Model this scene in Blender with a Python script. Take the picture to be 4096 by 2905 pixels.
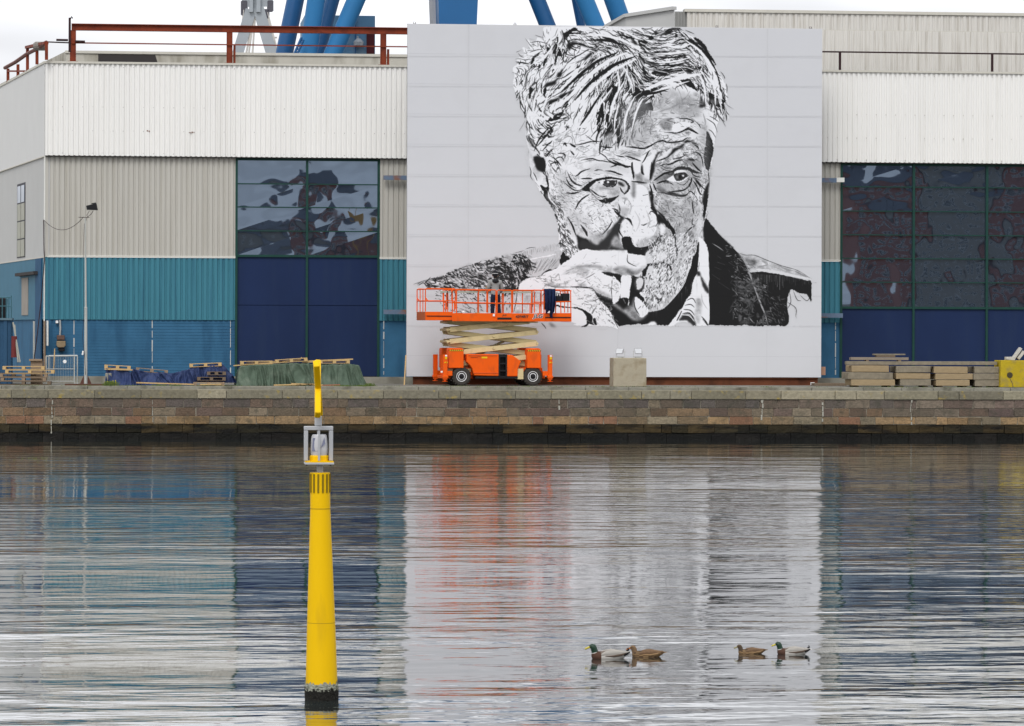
import bpy, bmesh, math, random
import numpy as np
from mathutils import Vector, Matrix, noise as mnoise
C=bpy.context.scene; COL=C.collection; R=math.radians
for o in list(bpy.data.objects): bpy.data.objects.remove(o)
# ---------------- camera ----------------
TH=math.atan(.1037); RHO=.0037; F=14490.; HZ=1327.; CH=4.5
CAM=Vector((-150*math.tan(TH),0,CH))
_d=Vector((math.sin(TH),math.cos(TH),0)); _r=Vector((math.cos(TH),-math.sin(TH),0)); _u=Vector((0,0,1))
r_=_r*math.cos(RHO)+_u*math.sin(RHO); u_=_u*math.cos(RHO)-_r*math.sin(RHO)
cd=bpy.data.cameras.new('camera'); cam=bpy.data.objects.new('camera',cd); COL.objects.link(cam)
M=Matrix((r_,u_,-_d)).transposed().to_4x4(); M.translation=CAM; cam.matrix_world=M
cd.sensor_fit='HORIZONTAL'; cd.sensor_width=36; cd.lens=36*F/4096; cd.shift_y=(HZ-1452.5)/4096
cd.clip_start=.5; cd.clip_end=3000; C.camera=cam
C.render.resolution_x=1024; C.render.resolution_y=726
def ray(px,py): return (r_*(px-2048)-u_*(py-HZ)+_d*F).normalized()
def at(px,py,Y):                         # photo pixel -> point on the vertical plane y=Y
    v=ray(px,py); return CAM+v*((Y-CAM.y)/v.y)
def gnd(px,py,z=0.):
    v=ray(px,py); return CAM+v*((z-CH)/v.z)
# ---------------- daylight: pale overcast ----------------
w=bpy.data.worlds.new('World'); C.world=w; w.use_nodes=True; nt=w.node_tree; N=nt.nodes; Lk=nt.links
bg=N['Background']; sky=N.new('ShaderNodeTexSky'); sky.sky_type='NISHITA'; sky.sun_disc=False
sky.sun_elevation=R(48); sky.sun_rotation=R(200); sky.dust_density=6; sky.air_density=1.; sky.ozone_density=1
hs=N.new('ShaderNodeHueSaturation'); hs.inputs['Saturation'].default_value=.16
tc=N.new('ShaderNodeTexCoord'); mp=N.new('ShaderNodeMapping'); mp.inputs['Scale'].default_value=(1,1,4)
nz=N.new('ShaderNodeTexNoise'); nz.inputs['Scale'].default_value=5; nz.inputs['Detail'].default_value=4
rp=N.new('ShaderNodeMapRange'); rp.inputs[1].default_value=.3; rp.inputs[2].default_value=.65; rp.inputs[3].default_value=.60; rp.inputs[4].default_value=1.06
mx=N.new('ShaderNodeMix'); mx.data_type='RGBA'; mx.blend_type='MULTIPLY'; mx.inputs[0].default_value=1
cl=N.new('ShaderNodeMix'); cl.data_type='RGBA'; cl.inputs[0].default_value=.82; cl.inputs[7].default_value=(12.2,12.4,12.9,1)   # cloud deck over the clear sky
Lk.new(sky.outputs[0],hs.inputs['Color']); Lk.new(hs.outputs[0],cl.inputs[6]); Lk.new(tc.outputs['Generated'],mp.inputs[0]); Lk.new(mp.outputs[0],nz.inputs['Vector'])
Lk.new(nz.outputs[0],rp.inputs[0]); Lk.new(cl.outputs[2],mx.inputs[6]); Lk.new(rp.outputs[0],mx.inputs[7]); Lk.new(mx.outputs[2],bg.inputs[0])
bg.inputs[1].default_value=.105
sd=bpy.data.lights.new('sun','SUN'); sd.energy=1.35; sd.angle=R(25); sd.color=(1,.98,.95)
sun=bpy.data.objects.new('sun',sd); COL.objects.link(sun)
_e,_a=R(48),R(200); _sv=Vector((math.sin(_a)*math.cos(_e),math.cos(_a)*math.cos(_e),math.sin(_e)))
sun.rotation_euler=_sv.to_track_quat('Z','Y').to_euler(); sun.location=(0,60,80)
C.view_settings.view_transform='Standard'; C.view_settings.look='None'; C.view_settings.exposure=0.17; C.view_settings.gamma=1
# ---------------- materials ----------------
def srgb(c): return tuple((v/255/12.92 if v/255<.04045 else ((v/255+.055)/1.055)**2.4) for v in c)
_M={}
def mat(name,col,rough=.7,var=.12,scale=2.,stretch=(1,1,1),metal=0,bump=0,bscale=20,col2=None,amt2=.0,sc2=1.,st2=(1,1,1),ior=1.45,attr=None,spec=.5,thr=.5):
    if name in _M: return _M[name]
    m=bpy.data.materials.new(name); m.use_nodes=True; n=m.node_tree.nodes; l=m.node_tree.links; b=n['Principled BSDF']
    tcn=n.new('ShaderNodeTexCoord'); 
    def nz(sc,st,det=5):
        mp=n.new('ShaderNodeMapping'); mp.inputs['Scale'].default_value=st; l.new(tcn.outputs['Object'],mp.inputs[0])
        x=n.new('ShaderNodeTexNoise'); x.inputs['Scale'].default_value=sc; x.inputs['Detail'].default_value=det; l.new(mp.outputs[0],x.inputs['Vector']); return x.outputs[0]
    def mixc(a,bb,f,mode='MIX'):
        x=n.new('ShaderNodeMix'); x.data_type='RGBA'; x.blend_type=mode
        for s,v in ((0,f),(6,a),(7,bb)):
            if isinstance(v,(tuple,float,int)): x.inputs[s].default_value=v if s==0 else (*v[:3],1)
            else: l.new(v,x.inputs[s])
        return x.outputs[2]
    if attr:
        a=n.new('ShaderNodeAttribute'); a.attribute_name='Col'; base=a.outputs['Color']
    else:
        base=mixc(tuple(c*(1-var) for c in col),tuple(min(1,c*(1+var)) for c in col),nz(scale,stretch))
    if attr and var:
        base=mixc(base,mixc((1-var,)*3,(1+var,)*3,nz(scale,stretch)),1.,'MULTIPLY')
    if col2:
        rr=n.new('ShaderNodeMapRange'); rr.inputs[1].default_value=thr; rr.inputs[2].default_value=thr+.18; rr.inputs[4].default_value=amt2
        l.new(nz(sc2,st2,7),rr.inputs[0]); base=mixc(base,col2,rr.outputs[0])
    l.new(base,b.inputs['Base Color']); b.inputs['Roughness'].default_value=rough; b.inputs['Metallic'].default_value=metal; b.inputs['IOR'].default_value=ior
    b.inputs['Specular IOR Level'].default_value=spec*(.3 if rough>=.5 and ior==1.45 else 1)
    if bump:
        bp=n.new('ShaderNodeBump'); bp.inputs['Strength'].default_value=1; bp.inputs['Distance'].default_value=bump; l.new(nz(bscale,(1,1,1)),bp.inputs['Height']); l.new(bp.outputs[0],b.inputs['Normal'])
    _M[name]=m; return m
# ---------------- mesh builder ----------------
class MB:
    def __init__(s): s.v=[];s.f=[];s.mi=[];s.c=[]; s.cur=0; s.col=(1,1,1)
    def add(s,vs,fs):
        k=len(s.v); s.v+=[tuple(v) for v in vs]
        for f in fs: s.f.append(tuple(k+i for i in f)); s.mi.append(s.cur); s.c.append(s.col)
        return s
    def box(s,x0,x1,y0,y1,z0,z1):
        vs=[(x,y,z) for z in (z0,z1) for y in (y0,y1) for x in (x0,x1)]
        return s.add(vs,[(0,2,3,1),(4,5,7,6),(0,1,5,4),(2,6,7,3),(0,4,6,2),(1,3,7,5)])
    def jbox(s,x0,x1,y0,y1,z0,z1,j,rg):
        vs=[(x+rg.uniform(-j,j),y+rg.uniform(-j,j)*.6,z+rg.uniform(-j,j)) for z in (z0,z1) for y in (y0,y1) for x in (x0,x1)]
        return s.add(vs,[(0,2,3,1),(4,5,7,6),(0,1,5,4),(2,6,7,3),(0,4,6,2),(1,3,7,5)])
    def bar(s,a,b,w,h=None,up=(0,0,1)):       # rectangular bar a->b
        a=Vector(a);b=Vector(b);h=h or w; d=(b-a).normalized(); u=Vector(up)
        if abs(d.dot(u))>.98: u=Vector((0,1,0))
        x=d.cross(u).normalized(); z=x.cross(d).normalized(); vs=[]
        for p in (a,b):
            for i,j in ((-1,-1),(1,-1),(1,1),(-1,1)): vs.append(p+x*w/2*i+z*h/2*j)
        return s.add(vs,[(3,2,1,0),(4,5,6,7),(0,1,5,4),(1,2,6,5),(2,3,7,6),(3,0,4,7)])
    def tube(s,pts,r,n=8,cap=True):
        pts=[Vector(p) for p in pts]; rs=r if isinstance(r,(list,tuple)) else [r]*len(pts); k=len(s.v); vs=[];prev=None
        for i,p in enumerate(pts):
            d=(pts[min(i+1,len(pts)-1)]-pts[max(i-1,0)]).normalized()
            if prev is None:
                x=d.cross(Vector((0,0,1)));
                if x.length<.05: x=d.cross(Vector((0,1,0)))
            else: x=prev-d*prev.dot(d)
            x.normalize(); prev=x; y=d.cross(x)
            for j in range(n): a=2*math.pi*j/n; vs.append(p+(x*math.cos(a)+y*math.sin(a))*rs[i])
        fs=[(i*n+j,i*n+(j+1)%n,(i+1)*n+(j+1)%n,(i+1)*n+j) for i in range(len(pts)-1) for j in range(n)]
        if cap: fs+=[tuple(range(n))[::-1],tuple((len(pts)-1)*n+j for j in range(n))]
        return s.add(vs,fs)
    def prism(s,poly,y0,y1):                   # (x,z) outline extruded along y
        n=len(poly); vs=[(x,y0,z) for x,z in poly]+[(x,y1,z) for x,z in poly]
        return s.add(vs,[tuple(range(n)),tuple(range(n,2*n))[::-1]]+[(i,i+n,(i+1)%n+n,(i+1)%n) for i in range(n)])
    def lathe(s,c,prof,axis='z',n=24):         # prof [(r,h)]
        vs=[];c=Vector(c)
        for r,h in prof:
            for j in range(n):
                a=2*math.pi*j/n; q=(r*math.cos(a),r*math.sin(a))
                vs.append(c+(Vector((q[0],q[1],h)) if axis=='z' else Vector((q[0],h,q[1])) if axis=='y' else Vector((h,q[0],q[1]))))
        fs=[(i*n+j,i*n+(j+1)%n,(i+1)*n+(j+1)%n,(i+1)*n+j) for i in range(len(prof)-1) for j in range(n)]
        return s.add(vs,fs+[tuple(range(n))[::-1],tuple((len(prof)-1)*n+j for j in range(n))])
    def grid(s,P):
        h=len(P);w_=len(P[0]); return s.add([p for r in P for p in r],[(i*w_+j,i*w_+j+1,(i+1)*w_+j+1,(i+1)*w_+j) for i in range(h-1) for j in range(w_-1)])
    def build(s,name,mats,parent=None,smooth=False,bevel=0,origin=None):
        me=bpy.data.meshes.new(name); og=Vector(origin) if origin is not None else Vector((0,0,0))
        me.from_pydata([tuple(Vector(v)-og) for v in s.v],[],s.f); me.update()
        for m in (mats if isinstance(mats,(list,tuple)) else [mats]): me.materials.append(m)
        me.polygons.foreach_set('material_index',s.mi)
        if any(c!=(1,1,1) for c in s.c):
            a=me.color_attributes.new('Col','FLOAT_COLOR','CORNER'); d=[]
            for p,c in zip(me.polygons,s.c): d+=[c[0],c[1],c[2],1]*len(p.vertices)
            a.data.foreach_set('color',d)
        bm=bmesh.new(); bm.from_mesh(me); bmesh.ops.recalc_face_normals(bm,faces=bm.faces); bm.to_mesh(me); bm.free()
        if smooth: me.polygons.foreach_set('use_smooth',[True]*len(me.polygons))
        o=bpy.data.objects.new(name,me); COL.objects.link(o); o.location=og
        if parent:
            o.parent=parent; o.location=og-parent.location
        if bevel:
            b=o.modifiers.new('bevel','BEVEL'); b.width=bevel; b.segments=2; b.limit_method='ANGLE'
        if smooth and not bevel: 
            e=o.modifiers.new('edges','EDGE_SPLIT'); e.split_angle=R(38)
        return o
def tag(o,label=None,cat=None,group=None,kind=None):
    for k,v in (('label',label),('category',cat),('group',group),('kind',kind)):
        if v: o[k]=v
    return o
def thing(name,loc,label,cat,group=None,rz=0):
    o=bpy.data.objects.new(name,None); COL.objects.link(o); o.location=loc; o.rotation_euler=(0,0,rz); o.empty_display_size=.2
    return tag(o,label,cat,group)
def copy_tree(o,parent=None):
    c=o.copy(); COL.objects.link(c)
    if parent: c.parent=parent
    for ch in [x for x in bpy.data.objects if x.parent==o]: copy_tree(ch,c)
    return c
def text(s,x,y,z,h,m,parent,name='lettering',shear=0,bold=0.,depth=.004,xs=1.):
    cu=bpy.data.curves.new(name,'FONT'); cu.body=s; cu.size=h*1.4; cu.extrude=depth; cu.offset=bold; cu.shear=shear; cu.align_x='CENTER'; cu.align_y='CENTER'
    t=bpy.data.objects.new(name,cu); COL.objects.link(t); bpy.context.view_layer.update()
    me=bpy.data.meshes.new_from_object(t.evaluated_get(bpy.context.evaluated_depsgraph_get())); bpy.data.objects.remove(t)
    me.transform(Matrix.Rotation(R(90),4,'X')@Matrix.Scale(xs,4,(1,0,0))); me.materials.clear(); me.materials.append(m)
    o=bpy.data.objects.new(name,me); COL.objects.link(o); o.parent=parent; o.location=Vector((x,y,z))-parent.location; return o
rg=random.Random(11)
# ================= levels =================
QZ=2.07; GZ=2.17                      # coping level, yard level
YQ=150.; YM=158.; YF=160.6
def X(px,Y,py=1000): return at(px,py,Y).x
def Z(py,Y,px=2048): return at(px,py,Y).z
# ================= water =================
def water():
    m=bpy.data.materials.new('harbour_water'); m.use_nodes=True; n=m.node_tree.nodes; l=m.node_tree.links; b=n['Principled BSDF']
    b.inputs['Base Color'].default_value=(.018,.026,.026,1); b.inputs['Roughness'].default_value=.035; b.inputs['IOR'].default_value=WIOR
    tc=n.new('ShaderNodeTexCoord'); hs=None
    def nz(sc,st,det,rough=.5,off=0):
        mp=n.new('ShaderNodeMapping'); mp.inputs['Scale'].default_value=st; mp.inputs['Location'].default_value=(off,off,0); l.new(tc.outputs['Object'],mp.inputs[0])
        x=n.new('ShaderNodeTexNoise'); x.inputs['Scale'].default_value=sc; x.inputs['Detail'].default_value=det; x.inputs['Roughness'].default_value=rough; l.new(mp.outputs[0],x.inputs['Vector']); return x.outputs[0]
    def mth(op,a,c):
        x=n.new('ShaderNodeMath'); x.operation=op
        for i,v in enumerate((a,c)):
            if isinstance(v,(int,float)): x.inputs[i].default_value=v
            else: l.new(v,x.inputs[i])
        return x.outputs[0]
    patch=n.new('ShaderNodeMapRange'); l.new(nz(.05,(.5,1.6,1),3,.5,7),patch.inputs[0]); patch.inputs[1].default_value=.36; patch.inputs[2].default_value=.64; patch.inputs[3].default_value=.30; patch.inputs[4].default_value=1.45
    big=mth('MULTIPLY',nz(.42,(.30,1,1),1.5,.4),WB)
    mid=mth('MULTIPLY',nz(1.25,(.42,1,1),1.9,.45,3),WMID)
    fine=mth('MULTIPLY',mth('MULTIPLY',nz(4.5,(.30,1,1),2,.5,11),WFINE),patch.outputs[0])
    h=mth('ADD',mth('ADD',mth('MULTIPLY',big,patch.outputs[0]),mth('MULTIPLY',mid,patch.outputs[0])),fine)
    sp=n.new('ShaderNodeSeparateXYZ'); l.new(tc.outputs['Object'],sp.inputs[0]); h=mth('ADD',h,mth('MULTIPLY',sp.outputs[1],.007))   # even tilt added to the ripple height so reflections reach higher
    bp=n.new('ShaderNodeBump'); bp.inputs['Strength'].default_value=1; bp.inputs['Distance'].default_value=1.; l.new(h,bp.inputs['Height']); l.new(bp.outputs[0],b.inputs['Normal'])
    b.inputs['Coat Weight'].default_value=.75; b.inputs['Coat Roughness'].default_value=.03; b.inputs['Coat IOR'].default_value=1.5; l.new(bp.outputs[0],b.inputs['Coat Normal'])
    mb=MB(); mb.add([(-500,-52,0),(500,-52,0),(500,150.2,0),(-500,150.2,0)],[(0,1,2,3)])
    tag(mb.build('water',m),kind='structure')
WIOR=1.4; WB=.036; WMID=.039; WFINE=.0070
water()
# ================= ground behind the quay =================
M_ground=mat('yard_concrete',(.20,.19,.165),.9,.3,1.2,bump=.01,bscale=9,col2=(.10,.10,.08),amt2=.7,sc2=2.5)
g=MB(); g.add([(-600,151.6,GZ),(600,151.6,GZ),(600,900,GZ),(-600,900,GZ)],[(0,1,2,3)])
tag(g.build('yard_ground',M_ground),kind='structure')
# ================= quay wall =================
M_stone=mat('quay_stone',(1,1,1),.9,.55,13,bump=.035,bscale=16,attr=True,col2=(.06,.06,.045),amt2=.6,sc2=3.)
M_mortar=mat('lime_mortar',(.34,.31,.25),.95,.3,6)
M_dark=mat('wet_joint',(.012,.012,.011),.8,.3,4)
qw=thing('quay_wall',(0,YQ,0),'long stone quay wall of pale coping over brown masonry courses with a dark wet foot','quay wall')
ys=[1565,1597,1632,1666,1698,1733,1775]
zs=[Z(y,YQ) for y in ys]; zs[0]=QZ
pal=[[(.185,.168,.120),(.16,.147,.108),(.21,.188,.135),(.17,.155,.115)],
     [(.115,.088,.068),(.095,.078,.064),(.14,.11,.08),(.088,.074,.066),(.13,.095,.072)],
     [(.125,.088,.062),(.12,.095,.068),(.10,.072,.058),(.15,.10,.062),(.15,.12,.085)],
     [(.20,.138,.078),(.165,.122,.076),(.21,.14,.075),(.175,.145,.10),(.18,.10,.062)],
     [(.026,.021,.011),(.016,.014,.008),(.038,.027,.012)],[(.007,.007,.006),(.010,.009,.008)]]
def course(k,name,jit,dy):
    mb=MB(); z1,z0=zs[k],zs[k+1]; x=-42.+rg.random(); jt=MB()
    while x<48:
        wd=rg.choice((.9,1.2,1.5,1.9,2.3)) if k==0 else rg.choice((rg.uniform(.4,.8),rg.uniform(.7,1.15),rg.uniform(.8,1.3)))
        c=rg.choice(pal[k]); v=rg.uniform(.9,1.45); lr=1+.25*max(0,(x-5)/30) if k in(1,2) else 1; mb.col=(c[0]*v,c[1]*v*(1.03 if lr>1 else 1),c[2]*v*lr)
        gp=(.012 if 0<k<4 else .012 if k==0 else .005); yo=dy+rg.uniform(-.018,.018)
        n0=len(mb.v); mb.jbox(x+gp,x+wd-gp,YQ+yo,YQ+.8,z0+gp,z1-gp,jit,rg)
        x+=wd
    return mb
for k,(nm,lab) in enumerate((('coping_course','pale grey coping stones with ochre lichen'),('masonry_course','dark grey brown stone course'),('masonry_course','brown stone course with pale joints'),('masonry_course','tan and rust coloured stone course'),('masonry_course','dark green algae covered course'),('masonry_course','black wet course at the waterline'))):
    m=M_stone
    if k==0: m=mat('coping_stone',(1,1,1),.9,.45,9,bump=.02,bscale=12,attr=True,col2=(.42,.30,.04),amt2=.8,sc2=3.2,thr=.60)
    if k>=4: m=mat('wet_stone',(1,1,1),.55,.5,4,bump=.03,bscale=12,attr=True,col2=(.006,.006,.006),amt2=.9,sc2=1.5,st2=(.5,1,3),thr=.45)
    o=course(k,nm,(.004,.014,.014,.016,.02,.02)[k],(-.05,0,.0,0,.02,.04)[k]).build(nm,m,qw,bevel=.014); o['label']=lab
bk=MB(); bk.box(-43,49,YQ+.05,YQ+.7,zs[4],QZ-.02); bk.build('mortar_core',M_mortar,qw)
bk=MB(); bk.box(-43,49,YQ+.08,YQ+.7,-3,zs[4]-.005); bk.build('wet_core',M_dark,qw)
# lime runs on the face (own outline, slightly proud)
M_lime=mat('lime_run',(.36,.35,.30),.9,.25,9,(1,1,.4))
for px,y0,y1,wd in ((207,1585,1735,5),(3050,1600,1690,9),(3290,1610,1690,10),(3645,1600,1700,5),(2235,1600,1640,7),(610,1600,1690,3)):
    mb=MB(); yy=y0; 
    while yy<y1:
        h=rg.uniform(8,26); a=at(px+rg.uniform(-3,3),yy,YQ-.045); b=at(px,min(y1,yy+h),YQ-.045); ww=wd/96*rg.uniform(.3,1)
        mb.jbox(a.x-ww/2,a.x+ww/2,YQ-.028,YQ+.03,b.z,a.z,ww*.2,rg); yy+=h*rg.uniform(1,1.6)
    mb.build('lime_run',M_lime,qw)
# kerb strip behind the coping and the slot between
M_kerb=mat('kerb_stone',(.24,.23,.19),.9,.35,3,bump=.02,bscale=10,col2=(.09,.085,.06),amt2=.7,sc2=2)
mb=MB(); x=-44
while x<50:
    wd=rg.uniform(1.2,3.2); mb.jbox(x+.008,x+wd-.008,151.0,151.66,1.7,GZ+.02,.006,rg); x+=wd
tag(mb.build('kerb',M_kerb,bevel=.01),kind='structure')
mb=MB(); mb.add([(-600,150.5,QZ-.05),(600,150.5,QZ-.05),(600,151.1,QZ-.05),(-600,151.1,QZ-.05)],[(0,1,2,3)]); tag(mb.build('quay_gutter',mat('gutter_dark',(.05,.048,.035),.95,.4,4)),kind='structure')  # slot floor in one dark tone
# tufts of weed along the kerb
M_weed=mat('weed_leaf',(.09,.13,.03),.7,.5,9); M_flower=mat('weed_flower',(.5,.40,.03),.7,.3,9)
mb=MB()
def tuft(px,n,h,sp,fl=0,Y=151.3):
    p=at(px,1555,Y)
    for i in range(n):
        x=p.x+rg.gauss(0,sp); y=Y+rg.uniform(-.25,.25); hh=h*rg.uniform(.4,1); a=rg.uniform(0,6.3); w_=.012; lx=rg.gauss(0,.35)*hh
        mb.cur=1 if rg.random()<fl else 0
        mb.add([(x-w_*math.cos(a),y-w_*math.sin(a),GZ-.02),(x+w_*math.cos(a),y+w_*math.sin(a),GZ-.02),(x+lx+.006,y,GZ+hh),(x+lx-.006,y,GZ+hh)],[(0,1,2,3)])
        if mb.cur: mb.box(x+lx-.02,x+lx+.02,y-.02,y+.02,GZ+hh-.02,GZ+hh+.015)
tuft(440,260,.24,.16,.06); tuft(640,90,.10,.2); tuft(700,90,.10,.15); tuft(1375,160,.08,.22); tuft(1445,120,.09,.12); tuft(1480,120,.16,.12,0,151.9)
for px in range(20,4090,55): tuft(px+rg.uniform(-20,20),rg.choice((0,8,20,45)),.07,.3)
tag(mb.build('weeds',[M_weed,M_flower]),'low green and yellow weeds growing along the quay kerb','weeds',kind='stuff')
# ================= the hall =================
M_white=mat('white_cladding',(.80,.79,.765),.55,.05,.6,(1,1,.25),col2=(.52,.50,.45),amt2=.16,sc2=1.3,st2=(3,1,.12),thr=.52)
M_grey=mat('grey_cladding',(.46,.445,.405),.6,.06,.7,(1,1,.3),col2=(.36,.34,.29),amt2=.4,sc2=1.6,st2=(3,1,.1))
M_teal=mat('teal_cladding',(.052,.19,.25),.5,.12,1.,(1,1,.3),col2=(.03,.11,.17),amt2=.5,sc2=1.8,st2=(3,1,.12))
M_base=mat('blue_blockwork',(.038,.125,.225),.75,.18,2.2,bump=.004,bscale=22,col2=(.02,.07,.14),amt2=.5,sc2=.9,st2=(2,1,.5))
M_navy=mat('navy_door',(.011,.023,.070),.55,.22,.6,(1,1,.5),col2=(.016,.03,.075),amt2=.6,sc2=1.2,st2=(2,1,.3))
M_green=mat('green_frame',(.014,.052,.042),.5,.25,3)
M_trim=mat('pale_trim',(.55,.53,.47),.6,.1,3)
M_conc=mat('plinth_concrete',(.26,.25,.21),.9,.25,3,bump=.01,bscale=12,col2=(.11,.10,.08),amt2=.6,sc2=1.5)
M_shadow=mat('soffit_shadow',(.05,.045,.045),.8,.1,3)  # dark colour carries the shade of soffit, canopy and parapet opening
def glassmat(name,base,ior,seed,dist):
    m=mat(name,base,.02,.05,1,ior=ior); n=m.node_tree.nodes; l=m.node_tree.links
    tc=n.new('ShaderNodeTexCoord'); mp=n.new('ShaderNodeMapping'); mp.inputs['Scale'].default_value=(1,1,1.25); mp.inputs['Location'].default_value=(seed,0,seed); x=n.new('ShaderNodeTexNoise'); x.inputs['Scale'].default_value=.62; x.inputs['Detail'].default_value=1.5; x.inputs['Roughness'].default_value=.35
    bp=n.new('ShaderNodeBump'); bp.inputs['Distance'].default_value=dist; bp.inputs['Strength'].default_value=1
    l.new(tc.outputs['Object'],mp.inputs[0]); l.new(mp.outputs[0],x.inputs['Vector']); l.new(x.outputs[0],bp.inputs['Height']); l.new(bp.outputs[0],n['Principled BSDF'].inputs['Normal']); return m
M_glass=glassmat('wavy_glass',(.016,.023,.035),2.6,0,.022)
M_glass.node_tree.nodes['Principled BSDF'].inputs['Specular Tint'].default_value=(.62,.78,1,1)
hall=thing('shipyard_hall',(0,YF,GZ),'long hall with white corrugated top band, grey and teal cladding and navy doors','building')
zt=Z(253,YF-.25,180); zb=Z(622,YF-.25,180); zg=Z(1026,YF,180); ztl=Z(1278,YF,180); zp=GZ+.30
xl=X(180,YF); xr=X(4600,YF)
def corr(mb,x0,x1,z0,z1,Y,pitch=.225,dep=.035,duty=.5):
    n=max(1,int((x1-x0)/pitch)); p=(x1-x0)/n; xs=[]
    for i in range(n):
        b=x0+i*p; s=.10; xs+=[(b,0),(b+p*duty*.9,0),(b+p*(duty*.9+s),1),(b+p*(1-s),1)]
    xs.append((x1,0)); vs=[(x,Y+dep*k,z) for z in (z0,z1) for x,k in xs]; m=len(xs)
    mb.add(vs,[(i,i+1,i+1+m,i+m) for i in range(m-1)])
    return mb
def part(name,m,fn,parent=hall,**k):
    mb=MB(); fn(mb); return mb.build(name,m,parent,**k)
YFa=YF-.25
def fascia(b):
    corr(b,xl,xr,zb,zt,YFa,.222,.05); b.cur=1; x=xl+.3
    while x<xr:
        for z in (zb+.12,zb+1.1,zb+2.15,zt-.15):
            if rg.random()<.8: b.box(x-.014,x+.014,YFa-.008,YFa+.01,z-.014+rg.uniform(-.02,.02),z+.014)
        x+=.443
part('fascia',[M_white,mat('grey_fixing',(.42,.40,.38),.6,.2,5)],fascia)
part('coping_strip',M_trim,lambda b:b.box(xl-.05,xr,YFa-.05,YFa+.5,zt+.002,zt+.09))
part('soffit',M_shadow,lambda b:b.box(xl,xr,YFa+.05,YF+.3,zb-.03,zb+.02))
d1a,d1b=X(942,YF),X(1518,YF); d2a=X(3362,YF)
for a,b_ in ((xl,d1a),(d1b,d2a)):
    part('grey_cladding',M_grey,lambda b:corr(b,a,b_,zg+.05,zb-.01,YF,.232,.045,.62))
    part('trim_strip',M_trim,lambda b:b.box(a,b_,YF-.04,YF+.05,zg-.02,zg+.045))
    part('teal_cladding',M_teal,lambda b:corr(b,a,b_,ztl,zg-.03,YF-.01,.232,.045,.6))
    part('blockwork',M_base,lambda b:b.box(a,b_,YF+.08,YF+.3,zp,ztl+.02))
# faint block coursing grooves as thin proud ribs
cm=MB(); z=zp
while z<ztl:
    cm.box(xl,d1a-.01,YF+.068,YF+.081,z,z+.108); z+=.13
cm.build('block_courses',M_base,hall)
M_pipe=mat('pale_drip',(.45,.47,.47),.7,.3,6,(1,1,.3))
for px in (296,609,922,1535,3342):
    y1=1500; y0=1282
    def fn(b):
        yy=y0
        while yy<y1:
            h=rg.uniform(15,60); a=at(px,yy,YF+.06); c=at(px,min(yy+h,y1),YF+.06); wdt=rg.uniform(.008,.028); b.box(a.x-wdt,a.x+wdt,YF+.05,YF+.075,c.z,a.z); yy+=h*rg.uniform(1,1.35)
    part('joint_seal',M_pipe,fn)
part('plinth',M_conc,lambda b:b.box(xl-.1,xr,YF-.12,YF+.3,GZ-.3,zp))
part('roof',mat('roof_felt',(.12,.12,.12),.9,.2,2),lambda b:b.box(xl,xr,YF+.2,YF+35,zt-.35,zt-.2))
# rust scrapes, fixings and sheet laps on the white band
M_rusty=mat('rust_scrape',(.16,.07,.045),.8,.4,12)
for px,py,w_,h_ in ((590,524,6,5),(597,526,4,6),(760,531,9,2.5),(769,530,5,6),(776,531,4,3)):
    a=at(px,py,YFa); part('rust_scrape',M_rusty,lambda b:b.box(a.x-w_/180,a.x+w_/180,YFa-.006,YFa+.02,a.z-h_/180,a.z+h_/180))
# doors
def hdoor(a,b_,muls,hors,zsplit,seams,lab):
    d=thing('hangar_door',(0,YF,0),None,None); d.parent=hall; d.location=Vector((0,YF,0))-hall.location; d['label']=lab
    def P(name,m,fn,**k):
        mb=MB(); fn(mb); o=mb.build(name,m,None,**k); o.parent=d; o.location=Vector(o.location)-Vector((0,YF,0)); return o
    zz=zb-.04
    def gl(m):
        gx=[a]+muls+[b_]; gz=sorted([zsplit]+hors+[zz])
        for i in range(len(gx)-1):
            for j in range(len(gz)-1):
                t=[rg.uniform(-.006,.006) for _ in range(4)]
                m.add([(gx[i],YF+.125+t[0],gz[j]),(gx[i+1],YF+.125+t[1],gz[j]),(gx[i+1],YF+.125+t[2],gz[j+1]),(gx[i],YF+.125+t[3],gz[j+1])],[(0,1,2,3)])
    P('window_glass',M_glass,gl)
    def pan(m):
        zz2=[zp+.02]+seams+[zsplit]
        xs=[a]+muls+[b_]
        for i in range(len(zz2)-1):
            for j in range(len(xs)-1): m.box(xs[j]+.012,xs[j+1]-.012,YF+.07+.01*((i+j)%2),YF+.2,zz2[i]+.012,zz2[i+1]-.012)
        m.box(a,b_,YF+.14,YF+.25,zp,zz)
    P('door_panel',M_navy,pan)
    def fr(m):
        for i,x in enumerate([a+.04]+muls+[b_-.04]): m.box(x-.05,x+.05,YF-.02,YF+.13,zp,zz)
        m.box(a,b_,YF+.00,YF+.115,zsplit-.05,zsplit+.05)
        for h in hors: m.box(a,b_,YF+.03,YF+.116,h-.022,h+.022)
        m.box(a,b_,YF+.01,YF+.112,zz-.08,zz)
    P('door_frame',M_green,fr)
    return d
hdoor(d1a,d1b,[X(1228,YF)],[Z(y,YF,1228) for y in (737,830,925)],Z(1025,YF,1228),[Z(1222,YF,1228)],'double door left of the white panel, glazed above and navy below')
hdoor(d2a,xr,[X(3655,YF),X(3948,YF),X(4241,YF),X(4534,YF)],[Z(y,YF,3655) for y in (749,846,941,1035,1130)],Z(1232,YF,3655),[],'tall door at right edge with six rows of glass above navy panels')
M_steelb=mat('blue_grey_steel',(.13,.18,.26),.6,.2,4,col2=(.25,.10,.04),amt2=.8,sc2=2); M_wsteel=mat('white_steel',(.7,.7,.66),.6,.1,4)
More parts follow.
